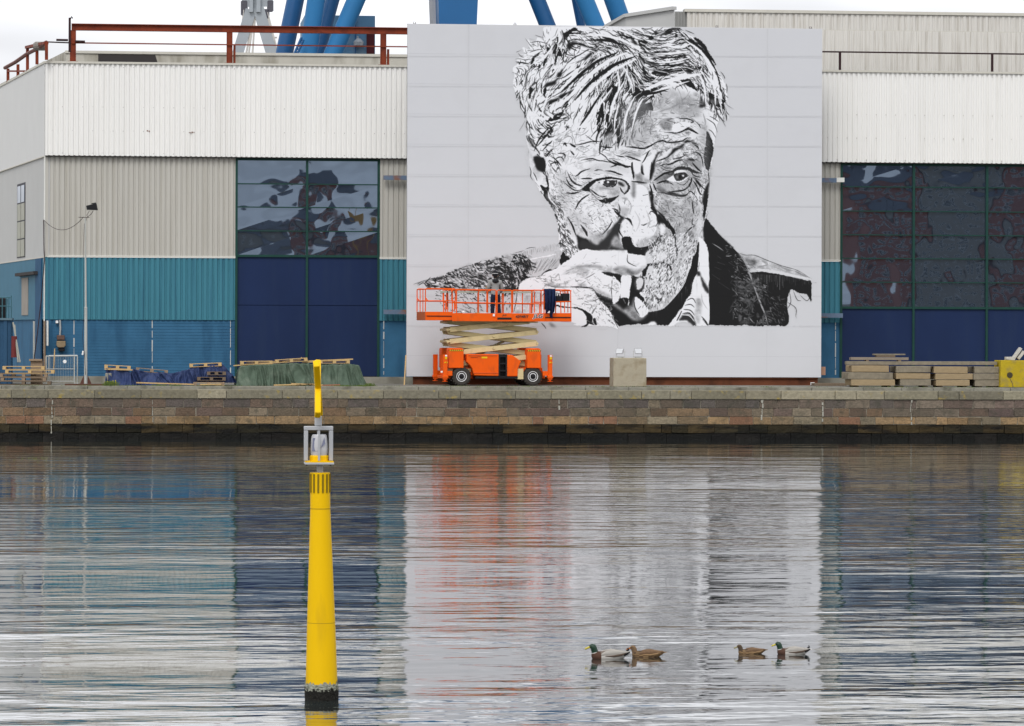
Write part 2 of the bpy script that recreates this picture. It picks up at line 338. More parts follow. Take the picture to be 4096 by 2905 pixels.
for px0,px1,py,m in ((1533,1660,711,M_steelb),(1535,1660,1248,M_steelb),(3250,3345,721,M_steelb),(3345,3376,720,M_wsteel),(3250,3372,1262,M_steelb)):
    part('door_guide_rail',m,lambda b:b.box(X(px0,YF-.3),X(px1,YF-.3),YF-.34,YF-.2,Z(py+9,YF-.3,px0),Z(py-9,YF-.3,px0)))
# chamfered side wall
P0=Vector((xl,YF,0)); dep0=(P0-Vector((CAM.x,CAM.y,0))).dot(_d)
def side(px,k): 
    v=ray(px,HZ); dd=dep0*k; p=CAM+v*(dd/v.dot(_d)); return Vector((p.x,p.y,0))
P1=side(0,1/.91); dirv=(P1-P0).normalized(); P2=P0+dirv*30; nrm=Vector((dirv.y,-dirv.x,0)); 
if nrm.y>0: nrm=-nrm
def sw(name,m,t0,t1,z0,z1,off0=0,off1=.3,parent=hall):
    mb=MB(); a=P0+dirv*t0; b=P0+dirv*t1; q=[a+nrm*off0,b+nrm*off0,b-nrm*off1,a-nrm*off1]
    mb.add([(p.x,p.y,z) for z in (z0,z1) for p in q],[(0,1,2,3),(7,6,5,4),(0,4,5,1),(1,5,6,2),(2,6,7,3),(3,7,4,0)]); return mb.build(name,m,parent)
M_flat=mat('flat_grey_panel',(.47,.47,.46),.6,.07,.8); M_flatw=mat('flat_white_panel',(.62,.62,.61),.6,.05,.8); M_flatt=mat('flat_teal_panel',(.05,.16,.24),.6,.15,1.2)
L1=(P1-P0).length
def tpx(px):       # distance along side wall for a photo column
    v=ray(px,HZ); A=np.array([[v.x,-dirv.x],[v.y,-dirv.y]]); s=np.linalg.solve(A,np.array([P0.x-CAM.x,P0.y-CAM.y])); return float(s[1])
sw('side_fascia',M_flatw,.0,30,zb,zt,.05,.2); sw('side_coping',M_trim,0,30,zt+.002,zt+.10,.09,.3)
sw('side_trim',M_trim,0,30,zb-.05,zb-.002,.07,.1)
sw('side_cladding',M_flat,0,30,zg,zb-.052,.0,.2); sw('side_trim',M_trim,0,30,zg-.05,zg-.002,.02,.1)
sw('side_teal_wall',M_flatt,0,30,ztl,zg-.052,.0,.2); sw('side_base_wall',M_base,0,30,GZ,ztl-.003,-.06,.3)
sw('corner_trim',M_wsteel,-.02,.05,zp+1.,zb-.01,.05,.0)
tw0,tw1=tpx(100),tpx(68)
wf=sw('side_window',mat('dark_frame',(.02,.02,.03),.5,.1,3),tw0,tw1,zg+.1,Z(655,YF,180)-.55,.02,.0)
def sub(o,par): 
    o.parent=par; o.location=o.location-par.location; return o
zz0=zg+.15; zw=(Z(655,YF,180)-.6-zz0)/4
for i in range(4):
    for j in range(2):
        t0=tw0+.15+(tw1-tw0-.2)*j/2; o=sw('side_window_pane',M_glass if i==3 else mat('pale_blind',(.36,.36,.30),.5,.15,2),t0,t0+(tw1-tw0)/2-.3,zz0+i*zw,zz0+(i+1)*zw-.06,.04,.0); 
td0,td1=tpx(113),tpx(88)
sw('side_door',mat('weathered_door',(.30,.27,.24),.7,.2,2),td0,td1,GZ+3.0,Z(1090,YF,180)-.15,.03,0)
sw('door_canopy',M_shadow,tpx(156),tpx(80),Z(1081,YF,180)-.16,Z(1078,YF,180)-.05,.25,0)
sw('corner_pilaster',mat('blue_pilaster',(.025,.085,.17),.7,.2,2),tpx(168),tpx(145),GZ,zg-.06,.06,0)
# parapet set back behind the railing
M_par=mat('stained_parapet',(.50,.48,.42),.8,.15,1.5,(1,1,.4),col2=(.24,.22,.17),amt2=.8,sc2=1.4,st2=(1,1,.35),thr=.48)
YP=YF+4.5
zpa=Z(203,YP,300); xpa=X(262,YP); xpb=X(1700,YP)
part('roof_parapet',M_par,lambda b:b.box(xpa,xpb,YP,YP+.4,zt-.3,zpa-.12)); part('parapet_cap',M_trim,lambda b:b.box(xpa-.05,xpb,YP-.06,YP+.5,zpa-.12,zpa))
part('parapet_opening',M_shadow,lambda b:b.prism([(X(390,YP),zt-.2),(X(390,YP),Z(217,YP,390)),(X(618,YP),Z(220,YP,618)),(X(645,YP),zt-.2)],YP-.02,YP+.1))  # dark plate stands in for the shade inside the opening
def diag(b):
    q=P0+dirv*22+Vector((0,4,0)); a=Vector((xpa,YP,0))
    b.add([(a.x,a.y,zt-.3),(q.x,q.y+2,zt-.3),(q.x,q.y+2,zpa-.2),(a.x,a.y,zpa-.02),(a.x,a.y+.4,zt-.3),(q.x,q.y+2.4,zt-.3),(q.x,q.y+2.4,zpa-.2),(a.x,a.y+.4,zpa-.02)],[(0,1,2,3),(7,6,5,4),(3,2,6,7),(0,3,7,4)])
part('side_parapet',M_par,diag)
# set-back upper storey at right
M_up=mat('upper_cladding',(.62,.60,.56),.6,.07,1.2,(2,1,.2),col2=(.38,.35,.30),amt2=.6,sc2=1.8,st2=(5,1,.18),thr=.5)
YU=YF+2.2; YV=YF+9
part('upper_wall',M_up,lambda b:corr(b,X(3100,YU),X(4600,YU),zt-.3,Z(126,YU,3700),YU,.20,.03))
part('upper_wall_cap',M_trim,lambda b:b.box(X(3100,YU),X(4600,YU),YU+.04,YU+.3,Z(126,YU,3700),Z(126,YU,3700)+.03))
uw=tag(thing('clerestory_hall',(X(3000,YV),YV,GZ),'tall pale corrugated roof block rising behind the white panel at right','building'))
def cb(name,m,fn):
    mb=MB(); fn(mb); return mb.build(name,m,uw)
zv=Z(48,YV,3300)
cb('cladding',M_up,lambda b:corr(b,X(2745,YV),X(4650,YV),GZ+8,zv-.1,YV,.27,.04))
cb('roof_edge',M_trim,lambda b:b.box(X(2735,YV),X(4650,YV),YV-.06,YV+.6,zv-.08,zv+.06))
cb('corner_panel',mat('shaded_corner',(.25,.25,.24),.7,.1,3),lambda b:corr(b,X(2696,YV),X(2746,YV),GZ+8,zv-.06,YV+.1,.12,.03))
def gable(b):
    q=[(2698,33),(2505,63),(2425,108)]; y0=YV+.3
    pts=[]
    for i,(px,py) in enumerate(q): p=at(px,py,YV+.3+i*3.5); pts.append(p)
    b.add([(p.x,p.y,GZ+8) for p in pts]+[tuple(p) for p in pts],[(0,1,4,3),(1,2,5,4)])
    for a,c in ((pts[0],pts[1]),(pts[1],pts[2])): b.bar(a,c,.25,.16)
cb('gable_wall',M_flat,gable)
# horizontal rail in front of upper wall
M_red=mat('red_oxide',(.20,.040,.018),.6,.25,3,col2=(.08,.02,.015),amt2=.6,sc2=2.5); M_rail=mat('dark_rail',(.035,.018,.02),.6,.2,5)
rl=thing('roof_railing',(X(3700,YF),YF+.5,zt),'thin dark roof railing on short posts above right white band','railing')
YR=YF+.5
mb=MB(); a=at(3250,210,YR); z=Z(212,YR,3700); mb.box(X(3200,YR),X(4600,YR),YR-.03,YR+.03,z-.035,z+.03); mb.build('handrail',M_rail,rl)
for px in (3357,3966):
    mb=MB(); mb.box(X(px,YR)-.05,X(px,YR)+.05,YR-.05,YR+.05,zt+.09,z-.036); mb.build('post',M_rail,rl)
# red steel crane beam on the left roof
YB=YF+.25
rb=thing('roof_beam_frame',(X(900,YB),YB,zt),'red oxide steel beam on three posts along left roof edge','steel frame')
zbt=Z(95,YB,290); zbb=Z(119,YB,290)
mb=MB(); xa=X(283,YB); xb=X(1680,YB); mb.box(xa,xb,YB-.14,YB+.14,zbt-.035,zbt); mb.box(xa,xb,YB-.03,YB+.03,zbb,zbt-.036); mb.box(xa,xb,YB-.14,YB+.14,zbb-.03,zbb); mb.build('beam',M_red,rb)
for px in (289,915,1530):
    mb=MB(); x=X(px,YB); mb.box(x-.13,x-.10,YB-.15,YB+.1,zt+.1,zbb-.031); mb.box(x+.10,x+.13,YB-.15,YB+.1,zt+.1,zbb-.031); mb.box(x-.10,x+.10,YB-.12,YB-.09,zt+.1,zbb-.031); mb.box(x-.22,x+.22,YB-.18,YB+.15,zt+.092,zt+.13); mb.build('post',M_red,rb)
    if px>300:
        mb=MB(); x+=.22; mb.box(x-.05,x+.05,YB-.03,YB+.1,zt+.1,Z(182 if px<1000 else 197,YB,px)); mb.build('stub_post',M_red,rb)
mb=MB(); z1=Z(173,YB,300); mb.box(xa,xb,YB-.2,YB-.16,z1-.03,z1+.025); mb.build('lower_rail',M_red,rb)
mb=MB(); x=X(283,YB); mb.box(x-.13,x-.03,YB-.16,YB-.05,zbb-1.,zbt+.25); mb.tube([(x-.05,YB-.1,zbt+.2),(x,YB-.1,zbt+.3),(x+.05,YB-.1,zbt+.22)],.03); mb.build('hook',M_rail,rb)
# angled rail going round the corner with motor
ra=thing('side_roof_rail',P0+Vector((0,0,zt)),'dark red pipe rail with stands running down the chamfered left roof edge','railing')
def along(px,py,off=.1):
    t=tpx(px); p=P0+dirv*t-nrm*off; dd=(p-Vector((CAM.x,CAM.y,0))).dot(_d); v=ray(px,py); q=CAM+v*(dd/v.dot(_d)); return q
mb=MB(); q=[(185,170),(150,195),(110,215),(60,250),(20,272)]
mb.tube([along(*p) for p in q],.09,8); mb.build('pipe',mat('rusty_pipe',(.16,.07,.06),.6,.3,4),ra)
for px,y0,y1 in ((186,172,240),(148,200,258),(110,190,285),(72,258,305),(32,275,330)):
    mb=MB(); mb.bar(along(px,y0),along(px,y1),.14); mb.build('stand',M_red,ra)
mb=MB(); a=along(108,190); b=along(185,172); mb.bar(a,b,.2,.12); a=along(32,285); b=along(98,285);mb.bar(a,b,.1,.08); mb.build('cross_bar',M_red,ra)
mb=MB(); p=along(160,185); mb.lathe(p-Vector((.3,0,0)),[(.12,0),(.2,.1),(.2,.5),(.12,.6)],'x',12); mb.build('winch_drum',mat('grey_winch',(.22,.2,.18),.5,.3,4),ra)
mb=MB(); mb.tube([at(185,168,YF),at(285,172,YB-.1)],.03); mb.tube([at(225,160,YF),at(272,161,YF)],.05); mb.tube([at(300,166,YF),at(340,167,YF)],.05); mb.build('link_bar',M_rail,ra)
# ================= blue gantry crane =================
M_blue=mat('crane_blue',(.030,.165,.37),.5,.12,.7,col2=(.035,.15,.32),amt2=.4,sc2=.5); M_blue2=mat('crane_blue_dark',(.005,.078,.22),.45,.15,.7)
YC=205.
gc=thing('gantry_crane',(X(1900,YC),YC,GZ),'huge blue gantry crane on splayed tubular legs rising behind the hall','crane')
def leg(nm,t0,t1,b0,b1,yb,Y,m,ext=1.6):
    # columns t0..t1 at the frame top, b0..b1 at row yb: widen along that line both ways
    k=1/yb; tc=(t0+t1)/2; bc=(b0+b1)/2; sl=(bc-tc)/yb; wd=((t1-t0)+(b1-b0))/2*math.cos(math.atan(sl))
    a=at(tc-sl*900,-900,Y); b=at(tc+sl*(yb+110),yb+110,Y); r=wd/2*Y/F
    mb=MB(); mb.tube([a,b],r,28); return mb.build(nm,m,gc,smooth=True)
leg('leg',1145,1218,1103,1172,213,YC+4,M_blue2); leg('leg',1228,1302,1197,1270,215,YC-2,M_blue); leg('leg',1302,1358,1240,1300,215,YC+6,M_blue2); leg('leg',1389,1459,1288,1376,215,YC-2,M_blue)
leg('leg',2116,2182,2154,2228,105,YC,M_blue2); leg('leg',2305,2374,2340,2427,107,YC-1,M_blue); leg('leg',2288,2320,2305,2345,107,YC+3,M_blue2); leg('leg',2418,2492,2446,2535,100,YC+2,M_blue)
mb=MB(); mb.prism([(X(1735,YC),Z(0,YC,1735)+3),(X(1747,YC),Z(200,YC,1747)),(X(1890,YC),Z(200,YC,1890)),(X(1908,YC),Z(0,YC,1908)+3)],YC-1.5,YC+1.5); mb.build('bogie_column',mat('crane_blue_flat',(.008,.105,.28),.45,.1,.8),gc)
mb=MB(); mb.prism([(X(1708,YC+2),Z(0,YC,1708)+3),(X(1727,YC+2),Z(200,YC,1727)),(X(1752,YC+2),Z(200,YC,1752)),(X(1750,YC+2),Z(0,YC,1750)+3)],YC+.5,YC+3); mb.build('grey_column',mat('grey_paint',(.38,.39,.42),.5,.1,2),gc)
zc=Z(-900,YC)
mb=MB(); mb.box(X(1000,YC),X(2700,YC),YC-3,YC+4,zc-1,zc+3); mb.build('girder',M_blue,gc)
mh=MB(); ym=YC+9; mh.box(X(1216,ym),X(1497,ym),ym,ym+6,zt-2,Z(62,ym,1350))
mho=mh.build('machinery_cabin',mat('faded_blue_steel',(.10,.22,.36),.6,.25,.8,(1,1,.3),col2=(.25,.30,.33),amt2=.5,sc2=1),gc)
for px0,px1,y0,y1,m in ((1463,1494,115,225,mat('maroon_door',(.07,.015,.02),.6,.2,3)),(1416,1420,75,215,M_blue2),(1290,1294,60,215,M_blue2)):
    mb=MB(); mb.box(X(px0,ym),X(px1,ym),ym-.12,ym-.01,Z(y1,ym,px0),Z(y0,ym,px0)); o=mb.build('cabin_door' if m.name=='maroon_door' else 'cabin_rib',m,gc)
mb=MB(); p=at(1434,165,ym-.3); mb.tube([at(1430,145,ym-.3),p],.05); mb.lathe(p-Vector((0,0,.35)),[(.1,0),(.28,.1),(.3,.3),(.12,.5)],'z',12); mb.build('cabin_lamp',mat('grey_lamp',(.3,.33,.36),.4,.2,3),gc)
mb=MB(); mb.tube([at(1178,214,YC-3),at(1206,150,YC-3)],.07); mb.tube([at(1190,214,YC-3),at(1214,160,YC-3)],.07)
for i in range(5): mb.tube([at(1180+i*6,208-i*13,YC-3),at(1192+i*5,210-i*12,YC-3)],.05)
mb.build('ladder',M_blue2,gc)
# far grey crane
M_fg=mat('far_grey_steel',(.33,.36,.39),.7,.12,1)
YG=330.
fg=thing('harbour_crane',(X(1020,YG),YG,GZ),'distant grey lattice harbour crane with caged ladders behind the red beam','crane')
def lg(nm,pts,r,m=M_fg):
    mb=MB(); 
    for a,b in pts: mb.tube([at(*a,YG),at(*b,YG)],r,6)
    return mb.build(nm,m,fg)
def lgb(nm,x0,y0,x1,y1,wd,m=M_fg):
    mb=MB(); mb.bar(at(x0,y0,YG),at(x1,y1,YG),wd*YG/F,1.); return mb.build(nm,m,fg)
lgb('leg',1004,40,943,240,15); lgb('leg',1032,30,1094,240,20); lgb('mast',1006,-200,1004,50,14); lgb('mast',1034,-200,1033,50,16); lgb('tie',1004,18,1034,22,9)
lgb('platform',968,6,1000,6,5); lgb('platform',1036,6,1092,4,5); lgb('platform',985,62,1000,60,4)
lg('stay',[((1018,30),(985,215)),((1020,30),(995,215)),((1022,40),(1010,215)),((1015,30),(960,215)),((975,40),(958,215)),((1070,50),(1112,215)),((1070,75),(1095,165)),((1088,150),(1108,150))],.10,mat('pale_cable',(.55,.53,.5),.6,.1,1))
def cage(nm,x0,x1,y0,y1):
    pts=[]
    for i in range(5): x=x0+(x1-x0)*i/4; pts.append(((x,y0),(x,y1)))
    for i in range(6): y=y0+(y1-y0)*i/5; pts.append(((x0,y),(x1,y)))
    lg(nm,pts,.09,mat('dark_cage',(.10,.10,.12),.6,.1,1))
cage('ladder_cage',967,987,5,60); cage('ladder_cage',1072,1090,4,45); cage('ladder_cage',1055,1074,40,72)
# ---------------- wall painting, kept as a raster of tones laid on the panel ----------------
MX0,MY0,MX1,MY1,MS=1630,90,3290,1330,2.0     # patch of the wall and cell size (photo pixels)
def paint_mural():
    W=int((MX1-MX0)/MS); H=int((MY1-MY0)/MS)
    PANEL=.795
    cv=np.full((H,W),PANEL,np.float32); rg=np.random.RandomState(7)
    GX,GY=np.meshgrid(MX0+(np.arange(W)+.5)*MS, MY0+(np.arange(H)+.5)*MS)
    def noise(cx,cy,seed=1):
        r=np.random.RandomState(seed); n=r.rand(int(H*MS/cy)+3,int(W*MS/cx)+3)
        u=(GX-MX0)/cx; v=(GY-MY0)/cy; i=u.astype(int); j=v.astype(int); a=u-i; b=v-j
        a=a*a*(3-2*a); b=b*b*(3-2*b)
        return n[j,i]*(1-a)*(1-b)+n[j,i+1]*a*(1-b)+n[j+1,i]*(1-a)*b+n[j+1,i+1]*a*b
    N1=noise(40,40,1)*.5+noise(16,16,2)*.3+noise(7,7,3)*.2
    N2=noise(22,22,4)*.5+noise(9,9,5)*.3+noise(4,4,6)*.2
    N3=noise(10,10,8)*.6+noise(4,4,9)*.4
    def smooth(p,n=6,closed=False):
        p=np.array(p,float)
        if len(p)<3: return p
        q=np.vstack([p[-1],p,p[0],p[1]]) if closed else np.vstack([2*p[0]-p[1],p,2*p[-1]-p[-2]])
        out=[]
        for k in range(len(q)-3):
            a,b,c,d=q[k:k+4]
            for t in np.arange(n)/n: out.append(.5*((2*b)+(c-a)*t+(2*a-5*b+4*c-d)*t*t+(3*b-a-3*c+d)*t**3))
        if not closed: out.append(p[-1])
        return np.array(out)
    def window(x0,y0,x1,y1):
        i0=max(0,int((x0-MX0)/MS)); i1=min(W,int((x1-MX0)/MS)+2); j0=max(0,int((y0-MY0)/MS)); j1=min(H,int((y1-MY0)/MS)+2)
        return (slice(j0,j1),slice(i0,i1)) if i1>i0 and j1>j0 else None
    def mix(sl,m,tone): cv[sl]=cv[sl]*(1-m)+tone*m
    def stroke(p,w,tone,al=1.,tp=1,rough=0):
        p=smooth(p,4); n=len(p)
        if n<2: return
        sl=window(p[:,0].min()-w-3,p[:,1].min()-w-3,p[:,0].max()+w+3,p[:,1].max()+w+3)
        if sl is None: return
        X=GX[sl];Y=GY[sl]; m=np.zeros_like(X)
        t=np.linspace(0,1,n); ww=w*(np.sin(np.pi*np.clip(t*.94+.03,0,1))**.6 if tp==1 else (1-t)**.7 if tp==2 else np.ones(n))
        for k in range(n-1):
            a=p[k];b=p[k+1];d=b-a;L=d@d+1e-9
            s=np.clip(((X-a[0])*d[0]+(Y-a[1])*d[1])/L,0,1)
            D=np.hypot(X-a[0]-s*d[0],Y-a[1]-s*d[1]); r=(ww[k]*(1-s)+ww[k+1]*s)/2
            if rough: r=r*(1+rough*(N3[sl]-.5)*2)
            m=np.maximum(m,np.clip((r-D)/MS+.5,0,1)*np.clip(r/.7,0,1))
        mix(sl,m*al,tone)
    def mask(p,soft=0,sm=True):
        p=smooth(p,9,True)+rg.randn(len(p)*9,2)*.9 if sm else np.array(p,float)
        g=soft*2+4; sl=window(p[:,0].min()-g,p[:,1].min()-g,p[:,0].max()+g,p[:,1].max()+g)
        if sl is None: return None,None
        X=GX[sl];Y=GY[sl]; m=np.zeros(X.shape)
        for oy in (-.33,0,.33):
            ys=Y[:,0]+oy*MS
            for r_,yy in enumerate(ys):
                xs=[]
                for k in range(len(p)):
                    a=p[k];b=p[(k+1)%len(p)]
                    if (a[1]<=yy)!=(b[1]<=yy): xs.append(a[0]+(yy-a[1])*(b[0]-a[0])/(b[1]-a[1]))
                xs.sort()
                for u,v in zip(xs[::2],xs[1::2]): m[r_]+=np.clip((X[r_]-u)/MS+.5,0,1)*np.clip((v-X[r_])/MS+.5,0,1)/3
        k=int(soft/MS)
        for _ in range(2 if k else 0):
            for ax in (0,1):
                c=np.cumsum(np.pad(m,[(k+1,k) if a==ax else (0,0) for a in (0,1)],mode='edge'),axis=ax)
                m=(c[2*k+1:]-c[:-2*k-1] if ax==0 else c[:,2*k+1:]-c[:,:-2*k-1])/(2*k+1)
        return sl,m
    def fill(p,tone,soft=0,al=1.,rough=0,sm=True,tex=0):
        sl,m=mask(p,soft,sm)
        if sl is None: return
        if rough: m=m*np.clip((N2[sl]-(.5-rough*.0))*rough*8+.5,0,1)
        mix(sl,m*al,np.clip(tone+tex*(N2[sl]-.5),.1,.9) if tex else tone)
    TONE=[.12,.19,.29,.40,.50,.60,.69,.77,.83,.905]
    def draw(txt,ox=0,oy=0,sc=1.,gain=1.):
        for ln in txt.strip().split('\n'):
            h,*pts=ln.split(); 
            if not pts: continue
            kind=h[0]; tone=TONE[int(h[1])]; par=float(h[2:] or 0)
            p=[(ox+float(a.split(',')[0])/sc, oy+float(a.split(',')[1])/sc) for a in pts]
            if kind=='s': stroke(p,par/sc*gain,tone,rough=.35)
            elif kind=='w': stroke(p,par/sc,tone,tp=2,rough=.3)
            elif kind=='g': stroke(p,par/sc,tone,al=.55,rough=.5)
            elif kind=='f':
                if int(h[1])>=2 and int(h[1])<=7: fill(p,tone,max(par,4),al=.72,tex=.55)
                else: fill(p,tone,par)
            elif kind=='m': fill(p,tone,par,al=.7,rough=.6)
            elif kind=='h': fill(p,tone,par,al=.5,tex=.5)
            elif kind=='q': fill(p,tone,par,sm=False)
    def scatter(region,n,guides,L,w,tones,thr=None,jit=.25,al=1.,nz=None):
        """brush marks inside region following the nearest guide strokes"""
        R=np.array(region,float); G=[];D=[]
        for g in guides:
            g=smooth(g,3); G.append((g[1:]+g[:-1])/2); D.append(g[1:]-g[:-1])
        G=np.vstack(G);D=np.vstack(D);D/=np.linalg.norm(D,axis=1)[:,None]+1e-9
        sl,m=mask(region,0); nz=N1 if nz is None else nz
        lo=R.min(0);hi=R.max(0); c=0;tr=0
        while c<n and tr<n*12:
            tr+=1; p=lo+(hi-lo)*rg.rand(2)
            i=int((p[0]-MX0)/MS)-sl[1].start; j=int((p[1]-MY0)/MS)-sl[0].start
            if not(0<=j<m.shape[0] and 0<=i<m.shape[1]) or m[j,i]<.5: continue
            if thr is not None and nz[j+sl[0].start,i+sl[1].start]<thr+rg.randn()*.04: continue
            c+=1; l=L[0]+(L[1]-L[0])*rg.rand()**1.5; pts=[p]; q=p.copy(); a=rg.randn()*jit; bend=rg.randn()*.12
            for k in range(4):
                d2=((G-q)**2).sum(1); w_=1/(d2+60)**1.5; d=(D*w_[:,None]).sum(0); d/=np.linalg.norm(d)+1e-9
                ca,sa=np.cos(a+bend*k),np.sin(a+bend*k); q=q+np.array([d[0]*ca-d[1]*sa,d[0]*sa+d[1]*ca])*l/4; pts.append(q.copy())
            stroke(pts,w[0]+(w[1]-w[0])*rg.rand()**2,tones[rg.randint(len(tones))],al=al,tp=1 if rg.rand()<.6 else 2,rough=.3)
    P=lambda s:[tuple(map(float,a.split(','))) for a in s.split()]
    #--- grounds
    HEAD=P('2172,118 2185,108 2240,106 2290,104 2500,104 2690,106 2745,135 2795,165 2835,220 2862,270 2890,315 2904,350 2908,385 2900,425 2898,450 2888,468 2868,500 2862,540 2853,600 2850,640 2838,680 2834,740 2830,800 2822,880 2812,950 2790,1010 2755,1100 2720,1160 2660,1215 2600,1240 2540,1250 2480,1200 2400,1100 2290,1040 2262,1030 2238,990 2235,940 2226,870 2218,822 2185,800 2160,765 2138,720 2124,690 2118,640 2113,600 2106,560 2103,540 2108,505 2104,470 2085,435 2082,400 2066,380 2055,350 2052,325 2058,300 2050,275 2070,255 2068,235 2098,220 2090,190 2120,200 2108,160 2140,175 2150,150 2175,160')
    fill(HEAD,TONE[9],1.5)
    draw(FACE_SHADE)
    # mottled flesh
    FACE=P('2400,520 2560,470 2640,400 2760,360 2820,430 2840,600 2826,800 2800,960 2750,1100 2640,1230 2540,1240 2440,1080 2300,1020 2250,900 2180,780 2160,640 2240,560')
    sl,m=mask(FACE,10); cv[sl]-=m*np.clip(N2[sl]-.54,0,1)*.5
    right=P('2610,560 2700,420 2800,400 2840,560 2826,800 2800,960 2740,1110 2640,1220 2560,1150 2600,980 2560,860 2600,700')
    sl,m=mask(right,14); cv[sl]-=m*(.03+np.clip(N2[sl]-.47,0,1)*.6)
    draw(EDGE)
    # hair
    HG=[P(a) for a in HAIR_GUIDES]
    HL=P('2060,240 2120,190 2200,150 2300,120 2420,200 2440,330 2400,420 2300,480 2230,620 2180,700 2120,560 2085,430 2060,340')
    scatter(HL,330,HG,(14,60),(1.5,7),[.12,.13,.16,.3],.50)
    TOP=P('2240,112 2700,112 2790,175 2850,270 2895,340 2902,420 2870,470 2760,330 2560,350 2440,330 2300,190')
    scatter(TOP,800,HG,(18,75),(1.5,7),[.12,.13,.15,.28],.42)
    FR=P('2390,300 2480,200 2600,310 2640,360 2600,450 2520,560 2420,570 2370,470')
    scatter(FR,420,HG,(18,70),(2,8),[.12,.13,.2],.42)
    scatter(TOP,260,HG,(25,80),(1.5,4),[.9,.86])
    scatter(FR,130,HG,(20,60),(1.5,4),[.9,.8])
    scatter(P('2100,240 2420,150 2420,420 2280,560 2120,600'),300,HG,(15,60),(1.2,3.2),[.35,.5,.6],None,al=.8)
    draw(HAIR_A,2000,90,4.58); draw(HAIR_B,2450,90,4.58); draw(HAIR_C,2000,400,4.58); draw(HAIR_D,2450,400,4.58)
    scatter(TOP,330,HG,(14,60),(1.2,3.6),[.9,.88,.8],None,.2)
    scatter(FR,120,HG,(14,60),(1.2,4),[.9,.8],None,.2)
    scatter(HL,170,HG,(14,50),(1.2,4),[.9],None,.2)
    scatter(P('2060,240 2090,180 2170,120 2240,130 2200,260 2130,400 2080,400'),110,HG,(10,40),(1,3),[.15,.3],None,.5)
    # flesh texture: short marks
    FG=[P(a) for a in FACE_GUIDES]
    LOWL=P('2240,820 2420,800 2470,880 2440,960 2380,1020 2290,1010 2250,960 2236,880')
    scatter(P('2160,760 2225,790 2260,880 2290,960 2330,1010 2275,1040 2240,990 2230,900 2200,820'),330,FG,(7,22),(1.5,5),[.13,.2,.35],None,.35)
    scatter(P('2240,660 2420,800 2480,960 2400,960 2260,820 2180,640'),240,FG,(6,18),(1.,3),[.45,.55,.62],None,.5)
    scatter(P('2610,700 2830,680 2810,960 2740,1120 2620,1230 2560,1150 2620,980'),900,FG,(8,26),(1.2,4),[.35,.45,.55,.3],None,.45)
    scatter(P('2580,1000 2740,900 2800,960 2750,1090 2640,1220 2560,1240 2560,1080'),420,FG,(8,24),(1.2,3),[.92,.85],None,.4)
    scatter(P('2580,1080 2720,1060 2700,1150 2640,1220 2560,1240 2560,1130'),150,FG,(10,32),(2,6),[.18,.3,.4],.5,.5)
    scatter(P('2480,820 2620,800 2640,900 2560,990 2480,920'),160,FG,(6,18),(1,3),[.3,.5,.6],.5,.5)
    scatter(P('2560,440 2780,380 2810,600 2700,640 2620,600 2500,560'),230,FG,(10,34),(1,3),[.5,.6,.4],.48,.5)
    scatter(P('2620,590 2800,600 2820,700 2640,700'),150,FG,(8,30),(1,3.5),[.2,.4,.5],.5,.3)
    draw(SHADE2,2000,80,.7336)
    draw(FACE_C,2000,400,4.58,1.35); draw(FACE_D,2450,400,4.58,1.25); draw(FACE_E,2150,650,2.606,1.3); draw(FACE_F,2450,650,2.606,1.15); draw(HAIR_W,2000,80,.7336); draw(DEEP,2000,80,.7336)
    FH=P('2190,560 2300,520 2420,580 2560,560 2600,600 2560,640 2400,640 2240,660')
    WG=[P('2200,640 2300,590 2420,570 2520,590'),P('2240,700 2330,620 2450,640 2540,660'),P('2560,620 2640,570 2760,560 2800,600'),P('2600,500 2700,470 2790,520'),P('2200,700 2240,760 2330,790'),P('2230,860 2300,880 2400,830'),P('2640,780 2720,800 2800,740')]
    scatter(FH,150,WG,(14,48),(1,3.2),[.45,.6,.7,.25],None,.35,al=.8)
    scatter(P('2600,430 2780,400 2820,560 2790,640 2640,640 2600,560'),150,WG,(12,44),(1,3.5),[.3,.5,.6,.9],None,.4,al=.85)
    scatter(P('2180,700 2340,740 2480,820 2440,900 2330,930 2240,860 2190,780'),230,WG+FG,(7,26),(1,3.2),[.35,.5,.65,.22],None,.5,al=.85)
    scatter(P('2620,770 2800,740 2800,860 2740,960 2680,900 2630,850'),200,WG+FG,(7,26),(1,3),[.35,.5,.9,.25],None,.5,al=.85)
    scatter(P('2470,800 2600,780 2630,880 2560,980 2480,940'),90,WG+FG,(5,16),(1,2.6),[.4,.55,.65],None,.8,al=.8)
    scatter(P('2200,690 2270,680 2300,740 2260,820 2200,790'),60,WG,(8,30),(1,3),[.25,.45,.6],None,.4)
    # coat
    draw(COAT_L,1640,940,2.1016)
    CG=[P(a) for a in COAT_GUIDES]
    BL=P('1670,1138 1760,1105 1850,1065 1950,1040 2040,1015 2110,1020 2120,1060 2080,1110 2060,1160 1900,1170 1830,1165 1760,1155')
    fill(BL,.70,6,al=.55,tex=.5); scatter(BL,420,CG,(10,34),(3,10),[.55,.64,.88],None,.4,al=.8)
    scatter(BL,560,CG,(8,34),(2,7.5),[.13,.15,.3],.41,.4)
    scatter(P('1980,1070 2080,1040 2130,1060 2080,1120 2060,1165 1980,1160'),230,CG,(8,26),(2,8),[.13,.2,.13],None,.5)
    scatter(P('1740,1165 1900,1160 2060,1165 2055,1230 2040,1265 1900,1262 1780,1240'),170,CG,(8,26),(1.5,3.5),[.13,.2],None,.4)
    draw(HAND_G,2050,970,2.606); 
    draw(COAT_J,2750,860,2.009)
    J=P('2900,980 2960,1020 3010,1060 3050,1120 3080,1280 2950,1295 2920,1160')
